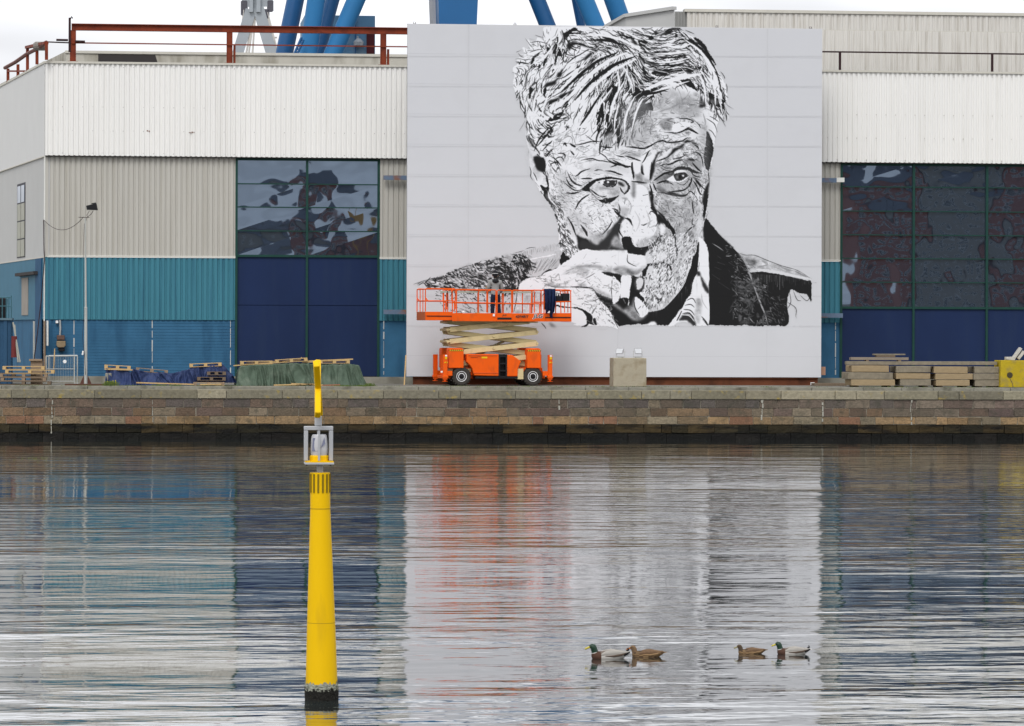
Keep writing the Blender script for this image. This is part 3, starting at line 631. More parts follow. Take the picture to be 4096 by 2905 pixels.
    scatter(J,260,[P('2860,990 2960,1040 3010,1080'),P('2940,1180 3040,1260')],(8,26),(1,3.4),[.45,.6,.3],.45,.35)
    scatter(P('2925,1110 3030,1110 3080,1290 2950,1300'),160,[P('2940,1150 3000,1200 2970,1280')],(10,40),(3,12),[.3,.42,.25],.42,.9,al=.6)
    scatter(P('3070,1180 3140,1180 3135,1280 3090,1290'),60,[P('3060,1160 3130,1240')],(8,24),(1,3),[.5,.35],None,.4)
    for k in range(46):
        x=3003+k*5.2+rg.rand()*2; y=1096+(x-3003)*.06; stroke([(x,y),(x+rg.randn(),y+rg.randint(15,62)*(1 if k<26 else .6))],1.5+rg.rand()*2.2,.75+.12*rg.rand(),al=.85 if k<26 else .6)
    draw(MOUTH_H,2450,950,2.498)
    LF=P('2600,960 2760,930 2790,960 2750,1080 2700,1140 2640,1215 2560,1235 2590,1150 2620,1080')
    scatter(LF,300,FG,(7,24),(1.2,4.5),[.3,.4,.2],.46,.45,nz=N2); scatter(LF,420,FG,(7,22),(1.5,4.5),[.92,.88],None,.4)
    MU=P('2590,960 2700,945 2690,1010 2660,1060 2600,1070 2600,1020')
    scatter(MU,170,FG,(6,18),(1.2,3.5),[.25,.4,.9,.9],None,.4)
    scatter(P('2590,1090 2690,1075 2700,1150 2650,1210 2570,1230 2580,1150'),260,FG,(8,26),(1.5,6),[.22,.35,.92,.92,.75],None,.5)
    scatter(P('2100,1130 2260,1090 2400,1080 2480,1130 2480,1170 2350,1140 2200,1150'),60,[P('2150,1150 2300,1100 2450,1140')],(6,22),(1,3),[.45,.6,.35],.5,.6)
    scatter(P('2300,1180 2400,1180 2450,1250 2440,1300 2340,1230'),50,[P('2340,1190 2420,1240')],(6,20),(1.2,4),[.35,.5],None,.7)
    HGD=[P('2120,1150 2250,1110 2400,1080 2500,1090'),P('2300,1200 2400,1210 2460,1260'),P('2250,1160 2400,1150 2470,1200')]
    scatter(P('2110,1120 2300,1050 2480,1020 2560,1060 2500,1110 2300,1130 2150,1160'),70,HGD,(8,30),(1,3),[.5,.62,.7],None,.5,al=.8)
    scatter(P('2140,1150 2300,1120 2440,1110 2480,1180 2350,1170 2200,1180'),80,HGD,(8,28),(1,4),[.4,.55,.68],None,.6,al=.8)
    scatter(P('2280,1170 2380,1160 2440,1220 2470,1290 2350,1290 2340,1210'),80,HGD,(8,26),(1,4),[.35,.5,.65],None,.7,al=.8)
    for k in range(26):
        x=2560+rg.rand()*230; y=1240-(x-2560)*.55+rg.rand()*25; stroke([(x,y),(x,y+20+rg.rand()*45)],1.2,.62,al=.6,tp=2)
    for yy in (224,344,464,584,704,824,944,1064,1184,1305,1425):
        j=int((yy-MY0)/MS); 
        if j<H: cv[j]=np.maximum(cv[j]*.93,cv[j]-.05)
    for xx in (1873,2472,3068): cv[:,int((xx-MX0)/MS)]*=.95
    # ragged foot of the painting, then the bare wall below it
    yb=1303+noise(26,4000,31)[0]*9-4+noise(7,4000,32)[0]*5
    for i in range(W):
        x=MX0+(i+.5)*MS
        if x>2560:
            j=int((yb[i]-MY0)/MS); cv[j:,i]=PANEL
    return cv
HAIR_GUIDES=['2230,250 2180,310 2130,380 2120,420','2330,250 2250,340 2180,400 2140,470','2400,200 2300,270 2200,350','2240,170 2190,240 2120,300','2200,120 2190,180 2200,240','2120,160 2170,210 2210,230','2070,240 2130,240 2180,220','2380,270 2290,360 2200,440','2380,330 2330,420 2260,500 2200,540','2360,400 2330,480 2320,520','2290,130 2380,150 2460,190 2500,220','2300,190 2370,200 2450,190','2330,120 2440,150 2520,210','2450,110 2530,150 2600,180','2470,200 2440,260 2430,330','2500,230 2480,290 2450,340','2530,240 2570,300 2600,330','2480,190 2540,240 2580,290','2560,120 2620,140 2680,120','2600,170 2680,180 2730,160','2600,200 2680,200 2740,180','2600,260 2680,255 2740,240','2600,280 2680,270 2780,275','2720,120 2790,190 2850,280 2890,370','2740,170 2800,250 2850,330 2870,430','2700,220 2770,280 2830,340','2560,350 2650,310 2740,290 2790,300','2790,300 2810,360 2830,430','2850,340 2870,400 2890,450','2440,370 2430,450 2410,500','2480,360 2460,430 2450,520','2540,360 2500,440 2480,520 2470,560','2590,370 2550,400 2530,450 2490,520','2400,420 2410,470 2390,520','2180,560 2230,540 2260,510','2150,450 2220,480 2260,470','2110,300 2100,380 2110,450','2200,600 2230,620 2250,660']
FACE_GUIDES=['2190,780 2230,850 2270,950 2300,1020','2300,860 2340,920 2400,960','2260,680 2300,760 2380,780','2480,680 2500,760 2520,850','2640,740 2700,800 2760,820','2800,700 2790,800 2770,880','2760,900 2700,1000 2680,1100','2620,1020 2600,1100 2570,1200','2700,1080 2660,1160','2620,900 2640,960','2600,440 2700,430 2780,470','2620,560 2720,540 2800,560','2640,640 2720,600 2800,640']
COAT_GUIDES=['1690,1130 1760,1150 1800,1160','1840,1080 1900,1120 1960,1150','1940,1050 2000,1080 2050,1110','2080,1040 2110,1080','2070,1120 2060,1180','1760,1180 1800,1220','1900,1190 1960,1240','2060,1180 2000,1250','2010,1190 1980,1240']
FACE_SHADE='''
f7,12 2560,460 2600,420 2700,400 2780,380 2800,440 2760,470 2700,450 2620,480 2590,580 2480,580 2470,520
'''.replace(',12 ','12 ')
EDGE='''
s03 2082,405 2083,430 2095,450 2106,475 2107,505 2110,520 2105,540
'''
HAIR_A='''
f01 1150,210 1230,160 1340,95 1420,110 1390,160 1320,175 1260,250 1220,320 1150,330 1180,250
f01 1290,190 1460,190 1530,240 1600,310 1500,230 1400,215 1300,215
s114 1260,250 1340,240 1420,255
s116 1230,330 1300,325 1370,300 1420,320
f02 1220,420 1250,380 1360,365 1500,400 1640,460 1560,450 1420,400 1330,430 1300,480 1270,520 1240,480
s018 1500,405 1620,450 1740,490 1850,490
s014 1620,380 1720,410 1860,420
s020 1700,130 1760,180 1840,250 1780,190
f01 1850,250 1950,260 2060,300 2200,360 2060,350 1930,310
s016 1630,90 1760,130 1860,150
s018 1900,150 1990,180 2080,240 2200,300 2290,370
s016 1560,170 1640,250 1720,310 1770,330
s016 1950,90 2080,150 2200,230 2290,330
s012 2050,100 2170,160 2290,200
s010 1480,170 1580,280 1700,380 1800,410
s010 1650,240 1720,310 1790,390
s010 1450,240 1520,320 1600,410
s024 2030,380 2130,380 2230,430 2300,490
s018 1380,640 1500,570 1620,500 1750,490
f02 1850,480 1760,540 1700,570 1620,650 1540,700 1560,640 1640,560 1700,500
s022 1220,760 1300,690 1400,620 1480,590
s016 860,840 930,790 960,770 920,830 860,900 790,1000
f01 560,760 590,650 640,600 720,570 700,610 640,650 630,700 590,760
f01 830,560 870,450 900,470 930,500 890,590 850,700 800,840 790,760 810,660
f01 960,420 1050,400 1040,480 1000,570 960,560 990,480
f01 1090,480 1130,560 1130,630 1070,620 1040,700 1000,800 1000,680 1040,600
s014 1130,340 1170,420 1230,500 1260,520
s016 1160,480 1200,570 1280,600 1360,620
s012 1220,480 1270,560 1350,610
s012 1170,620 1240,640 1180,720
f01 690,900 700,800 720,760 740,800 720,860 680,940
s020 540,880 580,800 620,770
s018 640,620 700,570 780,520
s016 540,550 620,520 700,500 780,500
s014 490,600 560,610
s012 570,370 680,350 800,370 870,390
s012 930,340 1000,320 1060,340 1000,400 960,400
s008 460,290 520,370 560,430 620,480
s007 720,380 760,440 800,480
s008 640,230 720,260 800,280
s008 790,150 800,220 830,290
s007 860,110 860,180 870,210
s007 1060,110 1030,180 1010,260
s007 930,80 930,150
s007 1120,130 1160,190
s010 280,670 380,670 460,700 480,750
s007 280,720 340,720 360,760
s006 270,830 330,820
s006 220,920 270,930 290,960
s008 260,1020 310,1010 340,960
s008 240,1100 300,1080
s009 280,1280 300,1340 330,1390
s009 380,1420 370,1500 380,1570 400,1603
s007 260,1130 260,1160 300,1200
s016 660,1340 700,1290 720,1270 650,1390 620,1440
f01 540,1200 560,1140 570,1170 600,1220 580,1290 560,1390 530,1390 535,1300
s014 560,1180 620,1100 640,990
s012 440,1010 460,940 520,880
s014 430,1040 480,1040
s016 510,1100 540,1060 560,980
s012 460,1180 480,1100
f02 860,1110 930,1090 1000,1060 1040,1010 1050,940 1100,900 1150,850 1140,900 1130,970 1090,1020 1050,1060 1010,1130 930,1160 860,1180 810,1190
s012 1060,1010 1090,950 1180,830 1220,760
s020 1080,1040 1180,1000 1280,930 1370,870
s020 1110,1140 1180,1080 1270,1020 1310,980
s016 1120,950 1180,900 1230,850
s024 980,1270 1060,1190 1120,1110
f01 800,1350 790,1260 820,1190 860,1230 840,1290 830,1350 870,1370 960,1290 1000,1260 940,1340 860,1390
s016 960,1370 1060,1310 1170,1250 1280,1180
f02 1070,1370 1160,1300 1280,1260 1390,1210 1360,1250 1290,1310 1180,1370 1140,1400
f02 870,1470 930,1420 1010,1400 1070,1380 1090,1410 1020,1450 960,1480 920,1520 880,1570
s026 1640,1000 1540,1080 1450,1180 1380,1290 1300,1380 1210,1510
s020 1370,1120 1420,1060 1500,980 1580,920
s024 1380,1030 1450,980 1530,880 1590,810
f02 1480,890 1550,830 1640,760 1690,710 1740,750 1720,800 1660,860 1600,860 1540,890 1490,960
s014 1700,740 1720,860 1700,930 1620,990
s014 1800,650 1850,700 1880,760 1810,690 1800,720
s014 1730,660 1760,740
f01 1890,920 1880,860 1960,900 2000,960 2040,1030 2080,1080 2060,1100 1980,1040 1930,990 1900,1080 1880,1010
f01 1960,1200 2040,1150 2160,1180 2230,1170 2180,1260 2120,1310 2080,1380 2060,1460 2020,1540 1990,1590 2010,1450 1970,1460 1940,1600 1920,1500 1940,1330
f01 1840,1550 1870,1460 1890,1490 1900,1600 1850,1600
s014 1490,720 1460,790 1420,840
s012 1780,900 1800,960 1810,1000
s012 2090,790 2110,840
s016 2250,970 2270,1060 2260,1120
s018 1640,1250 1640,1340 1620,1400
s014 2140,540 2100,590 2040,640 1990,690
s014 2190,470 2130,570 2060,600
s014 2290,680 2270,780 2290,850
s012 2230,520 2210,620 2200,700
s014 1390,650 1360,560 1390,480 1440,450 1470,460 1440,540 1400,580
s012 1280,630 1330,650 1400,640
'''
HAIR_B='''
f01 170,220 270,250 380,280 470,320 340,300 230,290
f02 270,360 380,350 430,360 460,400 420,410 360,370
f01 470,320 560,310 620,340 690,400 640,400 600,430 520,430 480,390
s028 470,410 560,470 620,560 650,640
s020 590,540 700,580 810,550
s020 60,120 150,230 200,280
s024 0,230 90,300 180,370 260,440 340,560
s016 200,380 300,440 420,520
s014 270,440 360,560 380,600
s022 720,260 830,240 950,180 1050,120 1090,150
f03 850,240 980,180 1050,140 1090,190 1020,210 950,230
f01 1150,230 1170,210 1210,250 1260,290 1320,320 1280,340 1230,290 1200,280 1150,300
s018 1180,120 1250,200 1330,290 1350,330
s022 1290,180 1360,240 1420,320
f01 1360,340 1420,300 1490,330 1580,420 1640,470 1700,530 1750,640 1700,640 1640,550 1560,480 1480,430 1480,500 1430,440 1390,470 1370,400
f01 1480,280 1560,290 1640,350 1710,430 1750,530 1800,600 1850,680 1890,780 1820,700 1740,640 1690,530 1640,460 1570,370
s026 1520,350 1620,420 1680,500
s020 660,240 760,300 860,330 980,330 1090,310 1140,280
s014 620,400 740,400 860,380
s016 800,420 900,400 1000,370
s020 640,500 760,500 870,470 1000,450 1130,420 1250,390 1330,380
f02 670,580 780,570 860,540 960,520 1060,540 1180,490 1320,430 1360,440 1360,470 1240,480 1150,520 1060,570 960,560 880,560 800,590 720,610
s020 760,600 870,620 990,620 1100,600 1220,580
f02 1190,700 1200,620 1230,570 1280,530 1330,560 1280,580 1240,650 1220,720
s022 1280,560 1360,650 1440,720 1520,790 1590,830
f01 1290,700 1310,620 1380,680 1460,730 1400,700 1340,690
s018 1310,570 1400,600 1500,700 1560,760
s014 690,670 800,660 900,690
s014 690,760 820,760 940,740 1060,740
s018 690,820 800,820 900,820
f01 710,930 760,890 860,860 960,850 1100,850 1230,830 1360,830 1460,810 1510,840 1520,870 1460,910 1380,940 1320,900 1240,910 1150,930 1040,960 930,980 830,990 760,960
s812 1220,790 1300,880 1340,940
s020 700,860 860,840 1000,830 1180,800 1240,790
s018 1240,790 1360,820 1480,790
f01 1500,780 1580,810 1630,790 1620,850 1560,870
s909 1610,740 1640,830 1600,900 1540,940
s022 1650,880 1720,960 1790,1020
s018 1700,900 1740,960 1800,1000
s020 1640,760 1720,820 1760,900
s028 1890,900 1940,1020 1970,1140 1990,1260
s020 1950,1180 2010,1290 2050,1380 2060,1480
f01 2010,1300 2050,1330 2070,1400 2070,1520 2040,1603 1990,1500 2030,1460
s016 1770,630 1830,660 1900,780
s012 1980,900 2040,980 2060,1040
s014 2080,1120 2100,1200 2090,1300
s022 470,500 500,600 560,680 600,740
f01 480,600 540,640 590,700 600,760 560,760 500,700
f01 540,850 560,800 590,860 640,920 690,980 780,1020 720,1080 620,1090 560,1060 530,960
f01 280,780 330,850 400,920 470,1000 550,1100 570,1150 500,1170 420,1130 470,1090 390,1040 340,940 290,880
s907 260,830 360,930 460,1020 570,1130
f01 390,700 450,720 410,800 350,810
s016 470,650 480,760 560,920 580,1000
s909 400,760 460,900 520,1000
f01 380,1180 440,1180 500,1240 560,1250 620,1240 690,1250 690,1310 640,1340 580,1340 500,1370 460,1470 430,1540 440,1400 380,1380 340,1300 280,1280 330,1220
f01 700,1230 780,1190 880,1160 920,1170 880,1220 900,1340 840,1280 780,1280 720,1290
s024 600,1260 640,1320 540,1390 470,1480
s020 700,1350 600,1400 520,1500 470,1580
f01 520,1603 560,1540 640,1490 720,1500 730,1603
s030 640,1390 740,1350 770,1390
s024 600,1440 700,1390 730,1440
s912 460,1520 520,1450 620,1380 700,1340
f01 0,1180 60,1170 140,1190 100,1260 30,1300 0,1370
s024 40,1280 0,1400
s028 200,960 200,1060 180,1150
s016 250,900 330,1020 380,1140
s016 120,640 80,720 30,760
s020 220,640 230,720 250,840 220,770
s016 190,700 160,800 170,880
s014 60,680 110,600 150,520
s014 150,930 130,1020 130,1100
s012 90,1030 60,1120 
s020 120,1520 130,1400 160,1320
s022 230,1440 260,1360 330,1290
s018 330,1603 370,1500 410,1420
s022 220,1603 230,1520 200,1450
f01 1240,1040 1320,1050 1400,1010 1450,1080 1520,1190 1570,1270 1500,1230 1420,1190 1330,1140 1260,1090
f43 1490,1290 1550,1290 1560,1330 1530,1350 1490,1325
s014 1170,1080 1230,1080 
f02 1590,1520 1610,1400 1640,1340 1650,1440 1700,1480 1720,1510 1650,1560 1590,1560
f01 1760,1500 1770,1400 1760,1290 1820,1320 1880,1370 1940,1400 1950,1470 2000,1560 1900,1540 1820,1500
s020 1750,1270 1830,1320 1920,1370
s912 1740,1220 1750,1380 1740,1500
s910 1590,1210 1590,1400 1560,1540
s016 1680,1340 1720,1210
s018 1850,1190 1920,1270 1960,1360
s012 1340,1160 1300,1140 1170,1190 1150,1250
s516 820,1200 930,1150 960,1240
g420 1020,1140 1090,1170 1130,1220 1200,1140
g418 1170,1180 1230,1280 1280,1420 1370,1340 1420,1260
'''
HAIR_C='''
f01 960,350 1000,280 1070,240 1130,220 1170,190 1130,290 1080,350 1000,380
f01 830,410 880,370 920,320 960,350 1000,370 960,390 880,400
s024 1000,210 1060,160 1130,130
s024 900,80 980,30 1100,10
s022 770,280 790,180 840,110
s014 870,180 900,120 930,60
s018 840,490 920,450 1070,400
s014 840,560 930,510 1060,450
g318 940,600 1000,570 1080,540
s012 930,690 1020,650 1090,610
s012 690,570 740,520 820,530
s009 680,480 780,440 810,380
s014 1030,760 1060,690
s010 820,790 850,730
s010 600,350 660,300
s016 1340,370 1400,270 1420,210 1450,120
s010 1190,410 1260,350
s012 1620,190 1610,280 1570,380
s016 1450,560 1470,520 1560,530
f01 1740,500 1780,380 1760,310 1770,240 1810,200 1840,120 1880,60 1900,200 1910,320 1880,400 1830,560 1790,590 1780,500 1840,400 1760,480 1700,530
s908 1790,210 1880,310
s908 1880,60 1930,330 1900,500
f01 1920,600 1950,560 1960,460 1960,370 2010,260 2060,340 2110,410 2150,440 2120,520 2090,560 2060,650 1950,650
f01 2130,560 2170,510 2180,420 2200,380 2230,400 2200,540 2180,620 2170,780 2140,780 2150,660
s016 2120,400 2200,360 2290,310
f01 2110,290 2120,210 2170,170 2230,180 2230,240 2180,310 2120,330
s020 1900,560 1880,620
f62 1950,650 2090,600 2060,740 2020,840 1950,810
g415 2210,640 2230,830
'''
HAIR_D='''
f01 440,260 450,170 540,100 640,60 720,60 740,200 680,140 620,180 620,250 560,290 480,320 420,290
f01 400,330 430,250 470,300 440,380 400,440 380,560 330,480 320,380
s028 720,150 740,200
s022 440,370 500,330 590,310
g424 600,330 560,480 600,600
g426 700,330 740,420 700,620
s014 720,450 690,560 700,640
g422 460,400 400,560 420,640
g422 260,460 240,600 290,680 190,800
s026 130,400 130,560 100,780
s014 150,650 160,780
s012 350,790 340,820
f01 0,420 40,440 100,440 60,530 0,570
f01 140,380 240,320 180,400 130,430
f01 50,330 60,220 110,190 120,280 60,340
s016 150,290 170,200 
s016 350,190 380,110
g530 220,560 230,720
g432 860,220 960,180 1080,140 1240,60
s010 870,220 950,180
g520 1120,190 1200,260 1330,240
g416 1390,30 1410,130
g620 1480,100 1540,230 1500,290
f31 1610,20 1720,20 1720,60 1680,90
f31 1780,0 1920,0 1930,70 1880,90
g520 1640,190 1720,160 1830,220 1940,250
s014 1880,210 2000,280
s018 2020,270 2060,150 2040,60
f01 2000,0 2070,0 2060,60 2050,150
g430 1660,250 1700,400 1690,480
s016 1780,300 1860,340 1940,400
s014 1720,340 1800,390 1870,450 1920,590
s014 1760,540 1830,590 1890,690
f01 1720,580 1760,600 1800,680 1830,760 1850,900 1840,1000 1810,1090 1790,1200 1760,1300 1700,1240 1680,1120 1670,1020 1690,900 1710,760
s908 1730,650 1840,740
s908 1720,800 1830,900
s908 1700,900 1840,1030
s907 1690,1000 1790,1120
s907 1690,1120 1760,1230
s906 1720,1180 1770,1300
s908 1720,720 1840,830
s907 1730,860 1840,960
'''
FACE_C='''
s012 480,650 500,720 530,780
f13 500,640 540,680 570,760 620,830 600,860 560,800 520,740
g322 540,790 560,860
s014 600,830 660,880 710,960 730,1010
s012 720,960 750,890
f03 620,1040 760,1050 790,1090 830,1200 810,1320 780,1330 680,1280 640,1180
f01 740,1100 800,1060 840,1180 830,1250 800,1310 740,1270
s018 810,1000 850,1030 920,940 980,900
s014 860,990 950,900
s016 780,930 850,850 890,810
s009 830,1090 850,1200
s010 520,890 530,980
s010 545,1220 570,1320 560,1400 600,1470
s012 610,1330 650,1400 680,1480
s012 650,1510 720,1600
s026 850,1380 870,1480 890,1603
g412 740,1570 800,1600
s026 1160,830 1190,800 1220,850
s030 1280,800 1340,840 1390,860
s018 1390,830 1500,810 1640,770 1770,760 1850,775
s010 1770,670 1780,740
s010 1560,640 1680,730 1750,760
s020 1850,850 1950,870 2060,870
s024 1290,930 1330,980 1360,1010
s016 1400,890 1450,920
s018 1020,1080 1080,1050 1140,1060 1170,1120
s020 1060,980 1140,980 1190,1010 1180,1060
s014 930,1230 940,1170 1050,1140 1040,1210
s012 1030,1310 1060,1240 1080,1270
s008 910,1340 920,1260
g512 1090,1270 1180,1400
g412 1430,1140 1500,1110
s016 1480,1110 1600,1080 1690,1075 1800,1110 1900,1120 2000,1140 2100,1150
s028 1960,1090 2060,1150 2150,1180 2290,1210
s014 1810,960 1920,1030 1980,1100
g414 2050,930 2100,1000 2170,1030
s016 2130,1020 2230,1040 2290,1050
s020 1380,1400 1430,1370 1500,1310 1650,1260
g412 1650,1250 1780,1170
s018 1240,1330 1290,1440 1380,1530 1500,1580
s012 1210,1430 1260,1520 1340,1590
s010 1160,1500 1190,1560
s016 1730,1300 1800,1280 1880,1290
s022 1930,1300 2050,1310 2160,1350 2250,1380
s014 1720,1350 1830,1370
g426 1640,1350 1590,1400
s020 1480,1445 1600,1440 1690,1440
g318 1500,1490 1560,1530 1640,1480
g614 1700,1390 1900,1340 2100,1380 2260,1430
'''
FACE_D='''
g514 970,330 1080,350 1180,320 1260,300 1400,330
s014 940,340 1050,335 1120,350
s018 1160,320 1260,340 1360,345 1440,370 1470,390
s024 1450,350 1480,400 1430,420
s020 1130,400 1150,440 1210,410
f43 870,370 1000,380 1090,470 1050,560 930,540 860,450
f84 870,300 1000,260 1130,260 1250,300 1100,330 900,350
f91 1100,460 1200,420 1330,400 1420,430 1410,490 1300,560 1180,600 1100,560
s020 960,600 1070,600 1160,610 1290,570 1380,510 1420,500
s034 1300,560 1400,530 1480,570 1570,620
s014 1500,380 1580,450 1620,520
s007 940,650 1010,650 1010,700 940,710 940,660
s024 700,830 780,790 850,760 930,750 1020,780 1180,770 1280,750 1360,700 1440,700
s028 250,860 400,870 560,890 680,850 740,820
f02 1340,740 1400,740 1500,780 1580,830 1480,800 1400,780 1340,800 1260,880 1170,930 1090,1000 1010,1060 1000,1040 1070,960 1130,880 1260,830
s018 800,1130 880,1100 980,1060 1060,1010
s020 1500,830 1560,860 1580,910
s018 1450,950 1560,970 1620,1030 1650,1130 1660,1230
s012 1290,960 1310,1010 1370,1000
s022 1160,1070 1240,1060 1320,1020
s014 1440,920 1450,990
f03 1370,1090 1430,1070 1490,1080 1530,1100 1480,1130 1420,1120
f43 1330,1110 1480,1120 1600,1130 1640,1200 1590,1290 1490,1250 1400,1190 1310,1170
s026 990,1190 1080,1170 1200,1110 1290,1100
s016 850,1220 920,1190 1000,1170
s010 870,1240 980,1290 1090,1300
s009 900,1200 980,1250 1100,1250
f11 1060,1320 1120,1270 1200,1220 1320,1220 1420,1240 1500,1290 1600,1330 1640,1350 1480,1340 1380,1290 1260,1280 1160,1300 1090,1380 980,1350
f31 760,1470 850,1390 980,1340 1090,1310 1090,1380 980,1470 860,1480
s018 760,1480 860,1400 950,1330
f91 1010,1440 1100,1390 1200,1350 1320,1345 1390,1400 1330,1460 1240,1510 1120,1500 1020,1470
f11 1120,1375 1200,1355 1330,1350 1380,1400 1320,1440 1250,1480 1170,1480 1135,1430
f61 1160,1400 1200,1385 1210,1430 1180,1450
f81 1270,1380 1310,1375 1300,1410
f01 1215,1390 1265,1385 1260,1440 1220,1440
s016 1090,1380 1200,1350 1320,1340 1400,1395
f91 1130,1330 1200,1290 1300,1290 1360,1320 1260,1320 1180,1340
s016 1010,1440 1100,1380
s024 820,1530 900,1500 1010,1490
s008 990,1500 1100,1530
s009 1140,1500 1280,1560 1360,1510 1420,1420
s022 1450,1420 1440,1500 1400,1603
s016 1430,1310 1500,1390 1620,1420
s016 1480,1420 1560,1520 1620,1603
g416 1500,1500 1540,1603
f03 690,1480 700,1380 700,1260 730,1140 780,1050 830,960 920,940 850,990 800,1080 780,1180 770,1280 740,1380 710,1470
s022 540,1160 590,1090 650,970 690,920
f02 520,1240 540,1180 560,1240 570,1300 550,1370 530,1310
s034 350,1150 370,1260 400,1420
s022 0,1100 120,1160 230,1210 340,1230
s026 230,1030 330,1050 430,1090 520,1120
f61 100,960 220,920 300,960 480,950 580,930 520,1030 450,1060 360,1040 220,1020
g520 50,940 100,1030
g520 470,900 560,1000
f52 410,1340 540,1300 560,1430 690,1480 640,1530 540,1540 450,1470 410,1420
s022 350,1490 460,1500
s018 470,1530 600,1530
s020 750,1540 770,1603
f92 370,1130 480,1130 520,1200 500,1330 410,1350
f92 600,1180 670,1020 770,1000 740,1090 680,1260 650,1390 580,1410 565,1250
s014 1750,1300 1765,1420 1770,1603
g330 1660,1430 1740,1480 1650,1540
g424 1560,1440 1600,1530 1720,1590
'''
FACE_E='''
f91 1030,240 1130,260 1180,400 1200,500 1235,560 1240,700 1160,800 1040,850 980,770 1000,650 960,600 930,520 980,420 1010,380
f01 460,280 500,240 560,195 640,165 740,150 830,160 890,175 940,210 965,250 955,290 925,325 900,330 935,280 930,230 880,190 800,175 700,180 620,200 570,240 545,265 560,300 620,340 680,370 760,370 820,355 850,340 830,370 780,410 730,430 670,420 610,370 560,320 530,300 490,300
f71 560,250 640,215 720,250 800,250 850,230 900,260 900,310 830,330 760,365 690,360 620,330 570,300
f61 870,190 920,215 940,260 920,300 900,320 900,250
f01 625,215 680,195 700,230 740,250 790,245 815,215 810,190 830,190 820,240 780,258 720,255 685,235 650,215
f91 650,200 690,185 680,230 660,222
f11 698,192 805,188 800,235 745,250 702,228
f51 715,225 745,238 735,245 712,235
f91 725,200 742,196 745,212 730,215
f12 835,205 880,210 905,250 870,245 845,230
s012 545,275 600,320 660,360 720,350
g410 560,250 640,230
s508 640,260 720,275 800,280
g512 760,300 800,330 860,300
s012 860,260 880,300 905,325
s912 550,300 610,345 680,375 640,378 590,345
g618 600,60 720,100 880,150
s012 300,310 360,325 460,300
s016 320,320 380,320
s010 280,210 340,260 390,290 460,290
s012 330,140 360,200 420,235 470,245
s008 300,180 340,240 400,270
s014 540,335 480,370 430,420 395,490
g410 530,410 570,385 620,395
f01 90,130 100,190 120,280 110,340 150,440 180,470 100,400 65,350 60,300 30,250 40,235 85,260 105,240 90,190
f34 75,350 120,330 170,410 200,420 210,470 140,430
s914 110,300 130,380 200,460
s014 310,570 350,630 380,700 400,760
f02 400,750 440,770 520,800 560,850 600,912 440,912 420,840 410,790
f13 540,800 600,850 680,840 720,780 730,720 770,690 820,640 850,590 880,560 910,580 880,620 850,680 850,780 880,860 930,912 720,912 580,912
f72 720,740 770,690 800,740 850,790 900,900 800,880 760,860 720,880
g424 730,800 760,850 740,900
f71 400,680 450,640 500,700 520,760 490,790 430,750
s020 450,650 500,720 520,770
f53 540,780 600,740 680,730 720,700 700,780 670,840 600,860 560,830
f01 890,780 960,770 985,830 1000,880 1060,912 920,912 885,850
f91 860,660 900,610 960,600 990,650 960,770 880,780 850,720
s018 800,500 850,550 890,580
s016 910,580 960,600 990,660
f51 840,480 900,470 960,490 940,560 880,550
s012 780,480 830,500 850,540
s014 1170,230 1190,300 1200,380
f02 1160,300 1200,330 1210,420 1230,480 1250,520 1200,500 1180,420
f12 1250,560 1303,540 1303,650 1260,640
s024 1180,470 1230,520
s010 1160,540 1190,510 1240,550 1255,620 1230,670
g516 1090,650 1140,640 1200,600
s008 1080,650 1110,655 1140,635
g518 1170,680 1240,660 1270,700
s012 1100,345 1150,335
f23 985,200 1010,210 1020,300 1010,370 980,330 990,260
s016 990,0 985,60 1005,180
s012 985,200 1060,205 1140,215
s018 1085,40 1090,100 1110,130
s020 1190,0 1190,80 1170,180
g420 880,370 920,380 900,420
s012 760,50 830,20 760,0
s016 840,10 920,45 970,40
f54 1030,850 1100,800 1180,780 1260,760 1240,840 1160,890 1080,900
s018 1000,880 1080,895 1160,880 1230,830 1270,780 1303,765
g420 1090,820 1110,870
'''
